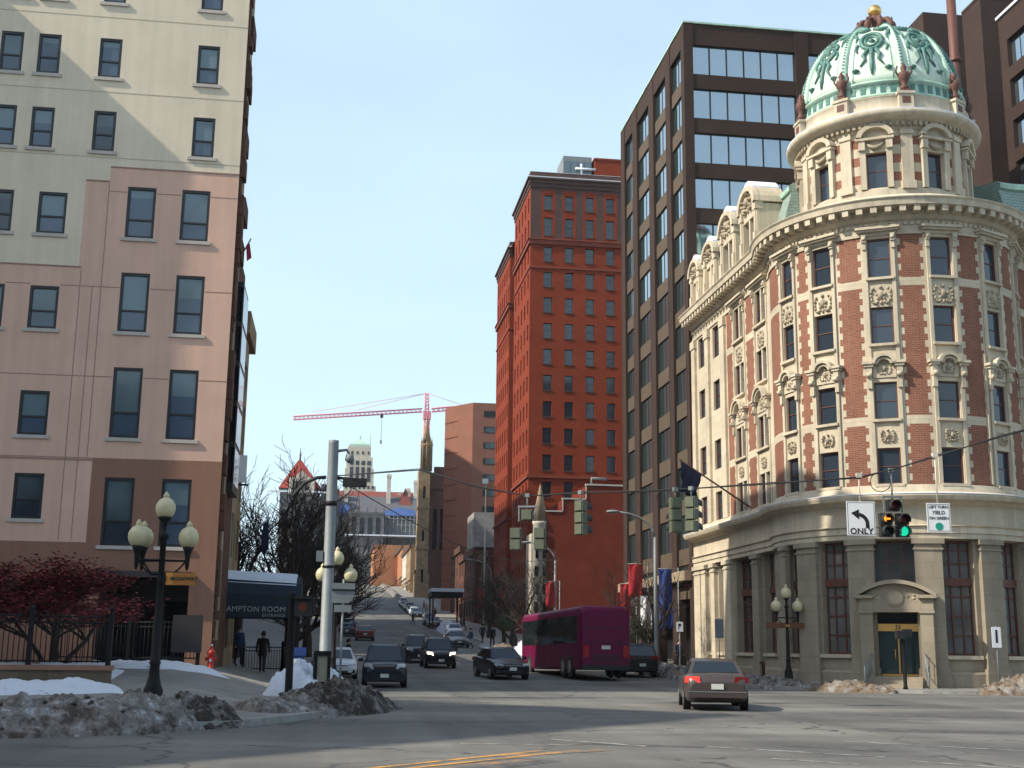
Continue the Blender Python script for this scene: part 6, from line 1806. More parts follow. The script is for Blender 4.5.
# ------------------------------------------------------------------ ploughed snow
def snow_bank(label, pts, widths, heights, mat, seed, base=0, rough=.22, clods=0, name="snow_bank", cmat=None):
    """mound along a line; base 1 = standing on pavement"""
    P = [Vector(p) for p in pts]; cum = [0]
    for a, b in zip(P, P[1:]): cum.append(cum[-1] + (b - a).length)
    L = cum[-1]; n = max(18, int(L / .07)); n = min(n, 220); m = 30
    x0, y0 = P[0]
    root = None
    mb = MB(); off = Vector((seed * 7.3, seed * 3.1, 0))
    tab_w = [(c, w) for c, w in zip(cum, widths)]; tab_h = [(c, h) for c, h in zip(cum, heights)]
    rows = []
    for i in range(n + 1):
        s = L * i / n; j = 0
        while j < len(P) - 2 and cum[j + 1] < s: j += 1
        t = (s - cum[j]) / (cum[j + 1] - cum[j]); p = P[j].lerp(P[j + 1], t); d = (P[j + 1] - P[j]).normalized(); nr = Vector((-d.y, d.x))
        w = lerp_tab(tab_w, s); h = lerp_tab(tab_h, s); e = min(1, min(i, n - i) / (n * .08 + 1e-6)); e = sqrt(e) if e > 0 else 0
        row = []
        for k in range(m + 1):
            a = k / m * 2 - 1
            q = p + nr * a * w / 2 * (1 + .25 * noise.noise(Vector((s * .9, a, seed))))
            hh = h * e * max(0, 1 - abs(a) ** 2.2)
            nz = noise.fractal(Vector((q.x * 1.5, q.y * 1.5, seed)), .65, 2.2, 7)
            n2 = noise.ridged_multi_fractal(Vector((q.x * 2.6, q.y * 2.6, seed + 9)), .8, 2.2, 5, 1.0, 2.0) - .9
            z = hh * (1 + .35 * nz) + rough * h * e * n2 * (1 - abs(a) ** 4)
            g = gs(q.x, q.y) if base else gz(q.x, q.y)
            row.append(mb.add((q.x - x0, q.y - y0, max(-.04, z) + g - .02 if 0 < k < m and 0 < i < n else g - .08)))
        rows.append(row)
    for A, B in zip(rows, rows[1:]):
        for k in range(m): mb.face((A[k], A[k + 1], B[k + 1], B[k]), 0, True)
    rnd = random.Random(seed)
    for c in range(clods):
        A = rnd.choice(rows[1:-1]); v = Vector(mb.v[A[rnd.randint(2, m - 2)]]); r = rnd.uniform(.025, .075)
        k0 = len(mb.v)
        for lat in range(4):
            for lo in range(6):
                th = pi * (lat + .5) / 4; f = r * rnd.uniform(.7, 1.2)
                mb.v.append((v.x + f * sin(th) * cos(lo * pi / 3), v.y + f * sin(th) * sin(lo * pi / 3), v.z + f * .8 * cos(th)))
        for lat in range(3):
            for lo in range(6): mb.face((k0 + lat * 6 + lo, k0 + lat * 6 + (lo + 1) % 6, k0 + lat * 6 + 6 + (lo + 1) % 6, k0 + lat * 6 + 6 + lo), 1)
        mb.face([k0 + i for i in range(6)], 1); mb.face([k0 + 18 + i for i in range(6)], 1)
    o = mb.build(name, [mat, cmat or M_['snowgrit']]); o.location = (x0, y0, 0)
    tag(o, label, "snow bank" if name == "snow_bank" else "pile")
    return o
snow_bank("long dirty ploughed snow bank along the kerb at lower left", [(-14, 23.4), (-9, 24.0), (-5.9, 24.75), (-4.0, 25.6), (-2.6, 27.0)], [2.6, 2.6, 2.6, 2.5, 1.6], [.46, .48, .52, .6, .58], M_['snowdirty'], 1, 0, .22, 60)
snow_bank("dark lump of gritty snow at the right end of the long bank", [(-3.6, 25.9), (-2.0, 27.3)], [1.5, 1.4], [.5, .52], M_['snowgrit'], 2, 0, .3, 70)
snow_bank("low whitish snow ridge between the two dark piles on the left kerb", [(-1.9, 29.6), (-.35, 31.2)], [1.7, 1.6], [.38, .42], M_['snowdirty'], 3, 0, .3, 10)
snow_bank("big black-brown gritty snow pile at the street corner kerb", [(-.9, 31.2), (.3, 32.8), (1.5, 35.4)], [2.0, 2.2, 1.1], [.5, .7, .3], M_['snowgrit'], 4, 0, .32, 110)
snow_bank("clean white snow mound behind the corner pile, lit by the sun", [(-1.2, 37.5), (-.2, 41.3)], [1.8, 2.2], [.95, 1.0], M_['snowclean'], 5, 0, .15, 0)
snow_bank("white snow strip in front of the low fence wall", [(-16, 31.6), (-9, 32.2), (-5.2, 33.4)], [2.9, 2.7, 2.4], [.26, .26, .22], M_['snowclean'], 6, 1, .15, 0)
snow_bank("white snow patch around the shorter fence", [(-8.3, 43.4), (-5.4, 43.6), (-3.6, 44.4)], [3.6, 3.6, 2.0], [.16, .2, .12], M_['snowclean'], 7, 1, .15, 0)
snow_bank("snow lying inside the fenced garden", [(-20, 37), (-6, 38)], [5.5, 5.5], [.28, .3], M_['snowclean'], 8, 1, .1, 0)
snow_bank("old snow heap at the foot of the lamp by the domed building", [(18.3, 59.4), (19.6, 55.3), (20.6, 53.6)], [1.3, 1.5, 1.0], [.42, .45, .3], M_['snowdirty'], 9, 0, .4, 14)
snow_bank("brown pile of leaves and old snow left of the bank door", [(20.4, 53.1), (21.6, 51.6), (23.2, 50.3)], [1.3, 1.5, 1.0], [.3, .42, .2], M_['leafpile'], 10, 0, .4, 60, "leaf_pile", M_['leafpile'])
snow_bank("larger brown heap of leaves and old snow at the right edge", [(26.3, 49.5), (28.2, 49.6), (31.5, 49.8)], [1.2, 2.2, 2.4], [.22, .62, .8], M_['leafpile'], 11, 0, .4, 100, "leaf_pile", M_['leafpile'])
snow_bank("dirty snow ridge along the kerb behind the bus", [(17.9, 62), (17.9, 80)], [1.4, 1.4], [.5, .6], M_['snowdirty'], 12, 0, .4, 20)
snow_bank("tan sunlit snow heap on the kerb extension beneath the bare tree", [(11.9, 88.5), (12.8, 93), (12.7, 99)], [1.6, 1.8, 1.5], [.55, .7, .6], M_['leafpile'], 13, 0, .4, 30, "leaf_pile", M_['leafpile'])
snow_bank("white snow heap beyond the kerb extension", [(14.6, 87.5), (15.0, 100)], [2.0, 2.2], [.8, .8], M_['snowclean'], 14, 1, .3, 0)
snow_bank("bright snow piles by the pavilion at the cross street", [(13.9, 150), (14.2, 160)], [2.2, 2.4], [.9, 1.2], M_['snowclean'], 15, 0, .3, 0)
snow_bank("long bright snow ridge along the far uphill kerb", [(15.2, 262), (15.5, 330), (15.6, 420)], [1.6, 1.6, 1.6], [.7, .8, .8], M_['snowdirty'], 16, 0, .5, 0)
snow_bank("snow ridge between parked cars and trees on the left kerb", [(-.6, 56), (-.3, 100), (.5, 148)], [1.5, 1.4, 1.4], [.6, .55, .6], M_['snowdirty'], 17, 0, .4, 0)
railing("iron_fence", "black iron picket fence in the shade behind the entrance awning", [(-3.9, 58.5), (-2.2, 59.0), (-2.0, 66)], gs(-3, 60), 1.1)
# ------------------------------------------------------------------ vehicles (local front = -y)
def paint(name, c, metal=.0, rough=.35):
    return simple(name, c, rough, metal, .3, coat=.2)
P_ = {'silver': paint("taupe_silver_paint", (.085, .068, .064), .3), 'black': paint("black_car_paint", (.008, .009, .012)), 'navy': paint("dark_navy_paint", (.012, .018, .03)),
      'charcoal': paint("charcoal_paint", (.03, .033, .04), .3), 'white': paint("white_car_paint", (.62, .64, .66)), 'maroon': paint("maroon_paint", (.13, .016, .016)),
      'grey': paint("grey_car_paint", (.16, .165, .175), .4), 'blue': paint("blue_grey_paint", (.05, .08, .13), .3), 'bus': simple("magenta_bus_paint", (.13, .003, .042), .5, 0, .25, var=.18, scale=.8), 'tanp': paint("beige_paint", (.32, .28, .22), .3)}
M_['tyre'] = simple("tyre_rubber", (.015, .015, .015), .85)
M_['rim'] = simple("alloy_rim", (.38, .38, .39), .35, .8)
M_['carglass'] = glass("car_glass", (.012, .018, .02), .04, .9)
M_['headoff'] = simple("headlamp_glass", (.62, .64, .66), .15, .3)
M_['headon'] = emit("headlamp_lit", (1, .85, .68), 1.6)
M_['tail'] = simple("tail_lamp_red", (.32, .012, .015), .25)
M_['tailsun'] = emit("tail_lamp_sun_glow", (.9, .03, .02), .8)  # sunlight on one tail lamp, put in as a glow
M_['plastic'] = simple("black_plastic", (.015, .015, .016), .6)
M_['plate'] = simple("licence_plate", (.6, .6, .55), .5)
M_['chrome'] = simple("chrome", (.6, .6, .62), .2, .95)

STY = {
 'sedan': dict(L=4.75, W=1.8, H=1.42, st=[(-.5, .74, .34, .58), (-.485, .86, .25, .66), (-.44, .95, .2, .74), (-.36, .985, .2, .82), (-.22, 1, .2, .92), (0, 1, .2, .94), (.2, 1, .2, .97), (.36, .985, .2, 1.0), (.455, .95, .24, .99), (.485, .9, .28, .93), (.5, .82, .36, .74)],
               gh=(-.235, .37, -.075, .235, .86, .68), wr=.32, wb=(-.31, .29), head=(.62, .72), tail=(.74, .95)),
 'suv': dict(L=4.6, W=1.84, H=1.72, st=[(-.5, .76, .4, .72), (-.485, .88, .3, .84), (-.44, .96, .25, .95), (-.34, 1, .25, 1.02), (-.24, 1, .25, 1.06), (0, 1, .25, 1.07), (.25, 1, .25, 1.08), (.42, .99, .27, 1.09), (.475, .96, .32, 1.08), (.5, .9, .42, .95)],
             gh=(-.27, .475, -.12, .42, .9, .74), wr=.36, wb=(-.31, .29), head=(.76, .96), tail=(.85, 1.12)),
}
def wheel(root, x, y, r, side):
    t = MB(); w = .21
    t.lathe([(r * .62, -w / 2), (r * .94, -w / 2), (r, -w / 2 + .03), (r, w / 2 - .03), (r * .94, w / 2), (r * .62, w / 2)], 22)
    t.v = [(p[2], p[0], p[1]) for p in t.v]
    q = MB(); q.lathe([(0, w / 2 - .02), (r * .2, w / 2 - .02), (r * .3, w / 2 - .06), (r * .52, w / 2 - .03), (r * .64, w / 2 + .004)], 22); 
    q.v = [(p[2] * side, p[0], p[1]) for p in q.v]
    for k in range(5):
        a = k * 2 * pi / 5
        q.obox(Matrix.Translation((side * (w / 2 - .012), r * .38 * cos(a), r * .38 * sin(a))) @ Matrix.Rotation(a, 4, 'X'), (.02, r * .5, r * .13))
    return t, q
_CARM = {}
def car(label, style, pm, x, y, rz, cat="car", lit=False, sun_tail=False, name=None, detail=True, group=None, z=None, scale=1.0):
    S = STY[style]; L, W, H = S['L'], S['W'], S['H']; hw = W / 2
    root = thing(name or {'sedan': "parked_car", 'suv': "suv"}[style], label, cat, (x, y, (gz(x, y) if z is None else z) + .006), rz, group)
    fx, fy = sin(rz), -cos(rz)
    slope = (gz(x + fx * 1.4, y + fy * 1.4) - gz(x - fx * 1.4, y - fy * 1.4)) / 2.8
    root.rotation_euler = (-atan(slope) if False else 0, 0, rz)
    if abs(slope) > .004:
        root.rotation_mode = 'QUATERNION'
        root.rotation_quaternion = Matrix.Rotation(rz, 3, 'Z').to_quaternion() @ Matrix.Rotation(-atan(slope), 3, 'X').to_quaternion()
    root.scale = (scale,) * 3
    key = (style, pm, lit, sun_tail)
    if key not in _CARM:
        parts = []
        b = MB(); rings = []
        for t, f, zb, zt in S['st']:
            w = hw * f; yy = t * L; zm = zb + (zt - zb) * .52
            half = [(w * .8, zb), (w * .95, zb + .06), (w * .985, zb + .2), (w, zm), (w * .975, zt - .12), (w * .92, zt - .035), (w * .8, zt), (w * .4, zt + .022)]
            rings.append([b.add((px, yy, pz)) for px, pz in half] + [b.add((0, yy, zt + .03))] + [b.add((-px, yy, pz)) for px, pz in reversed(half)])
        for A, B in zip(rings, rings[1:]):
            for k in range(len(A) - 1): b.face((A[k], A[k + 1], B[k + 1], B[k]), 0, True)
            b.face((A[-1], A[0], B[0], B[-1]), 1)
        b.face(rings[0], 0); b.face(rings[-1][::-1], 0)
        parts.append(("body", b.mesh("body", [P_[pm], M_['plastic']]), None))
        y0b, y1b, y0t, y1t, fb, ft = S['gh']; y0b, y1b, y0t, y1t = y0b * L, y1b * L, y0t * L, y1t * L
        zb = lerp_tab([(t, zt) for t, f, q, zt in S['st']], y0b / L) - .01; zb2 = lerp_tab([(t, zt) for t, f, q, zt in S['st']], y1b / L) - .01
        wb, wt = hw * fb, hw * ft; zt = H - .07
        base = [(-wb, y0b, zb), (wb, y0b, zb), (wb, y1b, zb2), (-wb, y1b, zb2)]; top = [(-wt, y0t, zt), (wt, y0t, zt), (wt, y1t, zt), (-wt, y1t, zt)]
        g = MB(); A = [g.add(p) for p in base]; B = [g.add(p) for p in top]
        C = [g.add((px * .9, py + (.12 if i < 2 else -.12), H)) for i, (px, py, pz) in enumerate(top)]
        for i in range(4):
            g.face((A[i], A[(i + 1) % 4], B[(i + 1) % 4], B[i])); g.face((B[i], B[(i + 1) % 4], C[(i + 1) % 4], C[i]), 0, True)
        g.face(C)
        if style == 'suv':
            for sg in (-1, 1): g.tube([(sg * wt * .86, y0t + .25, H + .03), (sg * wt * .86, y1t - .2, H + .03)], .022, 6, 1)
        parts.append(("roof", g.mesh("roof", [P_[pm], M_['plastic']]), None))
        def pane(i, u0, u1, v0, v1, nm):
            p0, p1, q0, q1 = map(Vector, (base[i], base[(i + 1) % 4], top[i], top[(i + 1) % 4]))
            f = lambda u, v: p0.lerp(p1, u).lerp(q0.lerp(q1, u), v)
            nrm = (p1 - p0).cross(q0 - p0).normalized() * .012
            m = MB(); m.poly([f(u0, v0) + nrm, f(u1, v0) + nrm, f(u1, v1) + nrm, f(u0, v1) + nrm]); m.poly([f(u0, v0) + nrm * .1, f(u0, v1) + nrm * .1, f(u1, v1) + nrm * .1, f(u1, v0) + nrm * .1])
            parts.append((nm, m.mesh(nm, M_['carglass']), None))
        pane(0, .06, .94, .06, .94, "windscreen"); pane(2, .07, .93, .1, .92, "rear_window")
        for i in (1, 3):
            if i == 1: segs = ((.12, .46), (.5, .8)) 
            else: segs = ((.2, .5), (.54, .88))
            if style == 'suv': segs = ((.08, .4), (.43, .68), (.71, .93)) if i == 1 else ((.07, .29), (.32, .57), (.6, .92))
            for u0, u1 in segs: pane(i, u0, u1, .08, .9, "side_window")
        r = S['wr']
        for yy in S['wb']:
            for sd in (-1, 1):
                t, q = wheel(None, 0, 0, r, sd)
                parts.append(("wheel", t.mesh("tyre", M_['tyre']), (Matrix.Translation((sd * (hw - .1), yy * L, r)), ("rim", q.mesh("rim", M_['rim'])))))
        a = MB()
        for yy in S['wb']:
            for sd in (-1, 1):
                a = MB(); a.tube([(sd * (hw - .04), yy * L, r + .02), (sd * (hw + .004), yy * L, r + .02)], r * 1.14, 20, s=False); parts.append(("wheel_arch", a.mesh("wheel_arch", M_['plastic']), None))
        pass
        h0, h1 = S['head']; yf = -L / 2
        for sd in (-1, 1):
            m = MB(); m.poly([(sd * hw * .5, yf + .012, h0 + .02), (sd * hw * .84, yf + .1, h0 - .01), (sd * hw * .93, yf + .3, h1 - .04), (sd * hw * .9, yf + .3, h1 + .02), (sd * hw * .56, yf + .08, h1)])
            m.extr([(sd * hw * .52, h0), (sd * hw * .85, h0 - .01), (sd * hw * .86, h1 - .02), (sd * hw * .56, h1 - .02)], lambda q, zz, w: (q, yf + .01 + w + .12 * (abs(q) > hw * .7), zz), .14)
            parts.append(("headlight", m.mesh("headlight", M_['headon' if lit else 'headoff']), None))
            t0, t1 = S['tail']; m = MB()
            m.extr([(sd * hw * .52, t0 + .03), (sd * hw * .9, t0), (sd * hw * .91, t1 - .02), (sd * hw * .55, t1 - .03)], lambda q, zz, w: (q, L / 2 + .008 - w - .1 * (abs(q) > hw * .7), zz), .16)
            m.extr([(L / 2 - .42, t0 + .03), (L / 2 - .1, t0 + .02), (L / 2 - .12, t1 - .04), (L / 2 - .35, t1 - .06)], lambda q, zz, w: (sd * (hw * .972 - w), q, zz), .06)
            parts.append(("taillight", m.mesh("taillight", M_['tailsun' if sun_tail and sd > 0 else 'tail']), None))
            m = MB(); m.obox(Matrix.Translation((sd * (hw + .08), y0b + .38, zb + .06)), (.2, .1, .14)); parts.append(("mirror", m.mesh("mirror", P_[pm]), None))
        m = MB(); m.box((-hw * .48, yf - .006, h0), (hw * .48, yf + .06, h1 - .05)); parts.append(("grille", m.mesh("grille", M_['plastic']), None))
        m = MB(); m.box((-hw * .46, yf - .014, h1 - .09), (hw * .46, yf + .02, h1 - .055)); parts.append(("grille_bar", m.mesh("grille_bar", M_['chrome']), None))
        m = MB(); m.box((-hw * .86, yf + .02, .3), (hw * .86, yf + .3, .46)); m.box((-hw * .5, yf - .012, .33), (hw * .5, yf + .1, .42)); parts.append(("front_bumper", m.mesh("front_bumper", M_['plastic']), None))
        m = MB(); m.box((-hw * .88, L / 2 - .28, .36), (hw * .88, L / 2 + .03, .56)); parts.append(("rear_bumper", m.mesh("rear_bumper", P_[pm]), None))
        m = MB(); m.box((-hw * .9, L / 2 - .2, .5), (hw * .9, L / 2 + .038, .53)); parts.append(("bumper_trim", m.mesh("bumper_trim", M_['chrome' if style == 'sedan' else 'plastic']), None))
        for yy, zz in ((yf - .02, .5), (L / 2 + .035, .66)):
            m = MB(); m.box((-.17, yy - .012, zz - .075), (.17, yy + .012, zz + .075)); parts.append(("licence_plate", m.mesh("licence_plate", M_['plate']), None))
        _CARM[key] = parts
    for nm, me, ex in _CARM[key]:
        if ex:
            o = link(nm, me, root, None, ex[0]); link(ex[1][0], ex[1][1], o)
        else: link(nm, me, root)
    return root
car("taupe silver sedan seen from behind, turning on the sunlit road", 'sedan', 'silver', 11.2, 36.9, radians(167), sun_tail=True, name="silver_sedan")
car("dark navy suv facing us at the left corner kerb", 'suv', 'navy', 2.25, 54.6, -.03, name="suv")
car("white sedan parked behind the navy suv on the left", 'sedan', 'white', .35, 62.5, 0, name="parked_car")
car("black suv with lit headlights coming down the middle of the street", 'suv', 'black', 6.35, 77, 0.02, lit=True, name="suv")
car("charcoal suv following just behind the one with lit headlights", 'suv', 'charcoal', 5.6, 84, 0.02, name="suv")
car("black sedan facing us left of the magenta bus", 'sedan', 'black', 8.45, 63.9, .12, name="black_sedan", scale=1.05)
car("dark suv parked on the right of the magenta bus", 'suv', 'black', 16.1, 67.5, pi, name="suv")
car("grey sedan parked against the kerb extension uphill", 'sedan', 'grey', 10.9, 113, .06, name="parked_car")
car("maroon car driving away uphill near the left kerb", 'sedan', 'maroon', 3.2, 127, pi, name="maroon_car")
G = "cars parked along the street"
for i, (x, y, st, pm, lab) in enumerate([(1.55, 139, 'sedan', 'charcoal', "charcoal sedan first in the left parked row uphill of the maroon car"), (1.7, 147, 'suv', 'black', "black suv second in the left parked row"), (1.85, 155, 'sedan', 'tanp', "beige sedan third in the left parked row"), (1.9, 172, 'sedan', 'white', "white sedan farther up the left parked row"), (2.0, 181, 'suv', 'grey', "grey suv last in the left parked row before the cross street"),
        (14.1, 217, 'sedan', 'blue', "blue-grey sedan first of the right row beyond the cross street"), (14.1, 223.5, 'sedan', 'white', "white sedan second of the right row beyond the cross street"), (14.1, 230, 'sedan', 'grey', "grey sedan in the middle of the far right row"), (14.1, 237, 'suv', 'charcoal', "charcoal suv in the far right row"), (14.2, 245, 'sedan', 'grey', "grey sedan fifth of the far right row"), (14.2, 253, 'sedan', 'navy', "navy sedan sixth of the far right row"), (14.3, 262, 'suv', 'white', "white suv farthest up the right row"),
        (13.9, 176, 'sedan', 'silver', "silver sedan parked below the cross street on the right"), (13.9, 184, 'suv', 'blue', "blue-grey suv parked at the corner below the cross street on the right"), (13.6, 143, 'sedan', 'white', "white sedan parked by the snow below the pavilion")]):
    car(lab, st, pm, x, y, 0 if x > 8 else pi, group=G)

def bus():
    L, W, H = 12.6, 2.56, 3.42
    rz = pi + .085
    root = thing("coach_bus", "tall magenta coach bus seen from behind stopped at the right kerb", "bus", (12.72, 67.3, gz(12.7, 67) + .006), rz)
    root.rotation_mode = 'QUATERNION'; root.rotation_quaternion = Matrix.Rotation(rz, 3, 'Z').to_quaternion() @ Matrix.Rotation(-atan(-.012), 3, 'X').to_quaternion()
    hw = W / 2; b = MB(); rings = []
    for t, f, zb, zt in ((-.5, .9, .5, 3.0), (-.492, .97, .38, 3.28), (-.47, 1, .32, H - .02), (.47, 1, .32, H), (.492, .98, .36, H - .08), (.5, .94, .42, H - .22)):
        w = hw * f; half = [(w * .94, zb), (w, zb + .12), (w, 1.45), (w, 1.5), (w, 2.95), (w * .985, zt - .18), (w * .9, zt - .04), (w * .7, zt)]
        rings.append([b.add((px, t * L, pz)) for px, pz in half] + [b.add((-px, t * L, pz)) for px, pz in reversed(half)])
    for A, B in zip(rings, rings[1:]):
        for k in range(len(A) - 1): b.face((A[k], A[k + 1], B[k + 1], B[k]), 0, k in (4, 5, 6, 8, 9, 10))
        b.face((A[-1], A[0], B[0], B[-1]), 1)
    b.face(rings[0]); b.face(rings[-1][::-1]); b.build("body", [P_['bus'], M_['plastic']], root)
    for sd in (-1, 1):
        m = MB(); m.box((sd * (hw - .02), -5.9, 1.62), (sd * (hw + .012), 5.6, 2.95)); wb = m.build("window_band", M_['carglass'], root)
        m = MB()
        for k in range(8): m.box((sd * (hw + .005), -5.2 + k * 1.45, 1.62), (sd * (hw + .018), -5.14 + k * 1.45, 2.95))
        m.build("mullion", M_['plastic'], wb)
        m = MB()
        for k in range(4): m.box((sd * (hw - .02), -3.2 + k * 1.35, .5), (sd * (hw + .01), -1.95 + k * 1.35, 1.4))
        m.build_split("luggage_door", P_['bus'], root)
        m = MB(); m.tube([(sd * hw, -6.2, 2.6), (sd * (hw + .3), -6.45, 2.5), (sd * (hw + .3), -6.45, 1.9)], .05, 6); m.box((sd * (hw + .18), -6.5, 1.6), (sd * (hw + .42), -6.4, 2.1)); m.build("mirror", M_['plastic'], root)
        m = MB(); m.box((sd * hw * .68, L / 2 - .04, .95), (sd * hw * .9, L / 2 + .02, 1.5)); m.build("taillight", M_['tail'], root)
        m = MB(); m.box((sd * hw * .6, -L / 2 - .02, .7), (sd * hw * .9, -L / 2 + .05, .95)); m.build("headlight", M_['headoff'], root)
    m = MB(); m.box((-hw * .86, -L / 2 - .015, 1.4), (hw * .86, -L / 2 + .03, 2.95)); m.build("windscreen", M_['carglass'], root)
    m = MB(); m.box((-hw * .62, L / 2 - .03, .62), (hw * .62, L / 2 + .012, 1.28)); eg = m.build("engine_door", P_['bus'], root)
    m = MB()
    for k in range(4): m.box((-hw * .55, L / 2 + .012, .7 + k * .1), (hw * .55, L / 2 + .02, .75 + k * .1))
    m.build("louvre", M_['plastic'], eg)
    m = MB(); m.box((-hw * .9, L / 2 - .03, 1.62), (hw * .9, L / 2 + .008, 1.66)); m.box((-hw * .9, L / 2 - .03, 2.3), (hw * .9, L / 2 + .008, 2.33)); m.build_split("panel_seam", M_['plastic'], root)
    m = MB(); m.box((-.22, L / 2 + .0, 1.32), (.22, L / 2 + .02, 1.5)); m.build("licence_plate", M_['plate'], root)
    m = MB(); m.box((-hw * .95, L / 2 - .2, .34), (hw * .95, L / 2 + .06, .58)); m.build("rear_bumper", M_['plastic'], root)
    for yy in (-4.2, 3.0, 4.3):
        for sd in (-1, 1):
            t, q = wheel(None, 0, 0, .5, sd)
            o = link("wheel", t.mesh("tyre", M_['tyre']), root, None, Matrix.Translation((sd * (hw - .09), yy, .5))); link("rim", q.mesh("rim", M_['rim']), o)
    m = MB()
    for yy in (-4.2, 3.0, 4.3):
        for sd in (-1, 1): m.tube([(sd * (hw - .04), yy, .5), (sd * (hw + .006), yy, .5)], .58, 20, s=False)
    m.build_split("wheel_arch", M_['plastic'], root)
bus()
# ------------------------------------------------------------------ trees
def bare_tree(label, x, y, H, seed, spread=1.0, first=.28, lv=5, base=1, thick=.022, tw=.016, name="bare_tree", group=None, lean=(0, 0)):
    rnd = random.Random(seed)
    root = thing(name, label, "tree", (x, y, (gs(x, y) if base else gz(x, y)) - .05), 0, group)
    tr, cr = MB(), MB()
    def grow(mb, p, d, L, r, lev):
        n = 4 if lev < 2 else 3; pts = [p.copy()]; dd = d.copy()
        for i in range(n):
            dd = (dd + Vector((rnd.uniform(-1, 1), rnd.uniform(-1, 1), rnd.uniform(-.6, .9))) * (.12 + .05 * lev)).normalized()
            pts.append(pts[-1] + dd * L / n)
        rs = [r * (1 - .42 * i / n) for i in range(n + 1)]
        mb.tube(pts, rs, 8 if lev == 0 else (5 if lev < 3 else 3), caps=False)
        if lev >= lv: return
        k = {0: 5, 1: 4, 2: 4, 3: 3, 4: 3}.get(lev, 2)
        for j in range(k):
            t = 1.0 if j == 0 else rnd.uniform(.35, 1.0); q = pts[min(n, int(t * n))]
            az = rnd.uniform(0, 2 * pi); sp = rnd.uniform(.45, 1.0) * spread
            if j == 0: sp *= .5
            nd = (dd + Vector((cos(az) * sp, sin(az) * sp, rnd.uniform(-.1, .35)))).normalized()
            grow(cr, q, nd, L * rnd.uniform(.58, .8), max(tw * (1.0 if lev > 2 else 1.3), rs[min(n, int(t * n))] * rnd.uniform(.5, .72)), lev + 1)
    H *= 1.22
    grow(tr, Vector((0, 0, 0)), Vector((lean[0], lean[1], 1)).normalized(), H * first, H * thick, 0)
    tr.build("trunk", M_['trunk'], root); cr.build("crown", M_['twig'], root)
    return root
bare_tree("large bare tree with dense dark twigs behind the thick grey pole", -2.3, 72, 13.2, 11, 1.45, .28, tw=.022)
bare_tree("bare tree close behind the large one on the left pavement", -1.6, 86, 13, 12, 1.45, .27, tw=.024)
bare_tree("bare tree beside the left parked row, third up the pavement", -.6, 103, 13, 13, 1.45, .28, tw=.026)
bare_tree("bare tree standing farthest right in the left tree row", .1, 122, 13, 14, 1.45, .28, tw=.03)
bare_tree("thin pale bare tree nearest the row buildings on the left", -6.2, 84, 13.5, 15, 1.0, .32, tw=.02)
bare_tree("gnarled bare tree by the kerb whose trunk shows left of the thick grey pole", -1.9, 64, 10.5, 17, 1.35, .3, tw=.018)
bare_tree("bare tree near the left kerb between the maroon car and the parked suv", .2, 141, 13, 18, 1.4, .27, tw=.03)
bare_tree("bare tree uphill at the end of the left tree row", -1, 160, 12.5, 16, 1.05, .28, 5)
bare_tree("bare street tree in front of the office block with twigs across the sunlit piers", 19.0, 73.0, 7.6, 21, 1.3, .32, 4, tw=.014)
bare_tree("bare street tree beside the blue banner", 18.6, 84, 7.2, 22, 1.1, .3, 4)
bare_tree("bare tree on the kerb extension behind the bus", 14.2, 93, 8.6, 23, 1.15, .3)
bare_tree("bare tree just uphill of the kerb extension", 14.6, 104, 9.0, 24, 1.1, .28)
bare_tree("bare tree uphill before the red tower", 16.2, 120, 8.6, 25, 1.1, .28)
bare_tree("bare tree highest in the right tree row", 16.4, 134, 8.0, 26, 1.1, .28, 5)
def red_tree():
    rnd = random.Random(5); x, y = -8.1, 39.2
    root = thing("red_leaved_tree", "low spreading tree with dark red leaves inside the iron fence", "tree", (x, y, gs(x, y)))
    tr, lf = MB(), MB(); tips = []
    def grow(p, d, L, r, lev):
        pts = [p.copy()]; dd = d.copy()
        for i in range(3):
            dd = (dd + Vector((rnd.uniform(-1, 1), rnd.uniform(-1, 1), rnd.uniform(-.3, .3))) * .25).normalized(); pts.append(pts[-1] + dd * L / 3)
        tr.tube(pts, [r, r * .85, r * .7, r * .55], 6 if lev < 2 else 3, caps=False)
        if lev >= 2: tips.extend(pts[1:])
        if lev >= 4: return
        for j in range(4 if lev < 2 else 3):
            az = rnd.uniform(0, 2 * pi)
            nd = (dd * .55 + Vector((cos(az), sin(az), rnd.uniform(-.05, .35))) * .9).normalized()
            grow(pts[-1] if j < 2 else pts[2], nd, L * rnd.uniform(.62, .8), r * .6, lev + 1)
    for k in range(4):
        a = k * 1.57 + .4; grow(Vector((.15 * cos(a), .15 * sin(a), 0)), Vector((.45 * cos(a), .45 * sin(a), 1)).normalized(), 1.85, .08, 0)
    tr.build("trunk", M_['trunk'], root)
    tips = [p for p in tips if p.z > 1.35]
    for i in range(19000):
        p = rnd.choice(tips); q = p + Vector((rnd.gauss(0, .2), rnd.gauss(0, .2), rnd.gauss(0, .1)))
        s = rnd.uniform(.035, .075); a = rnd.uniform(0, 2 * pi); t1 = Vector((cos(a), sin(a), rnd.uniform(-.5, .5))) * s; t2 = Vector((-sin(a), cos(a), rnd.uniform(-.6, .6))) * s * .7
        lf.poly([q - t1, q + t2, q + t1, q - t2])
    lf.build("crown", M_['redleaf'], root); root.scale = (1.12, 1.12, .86)
red_tree()
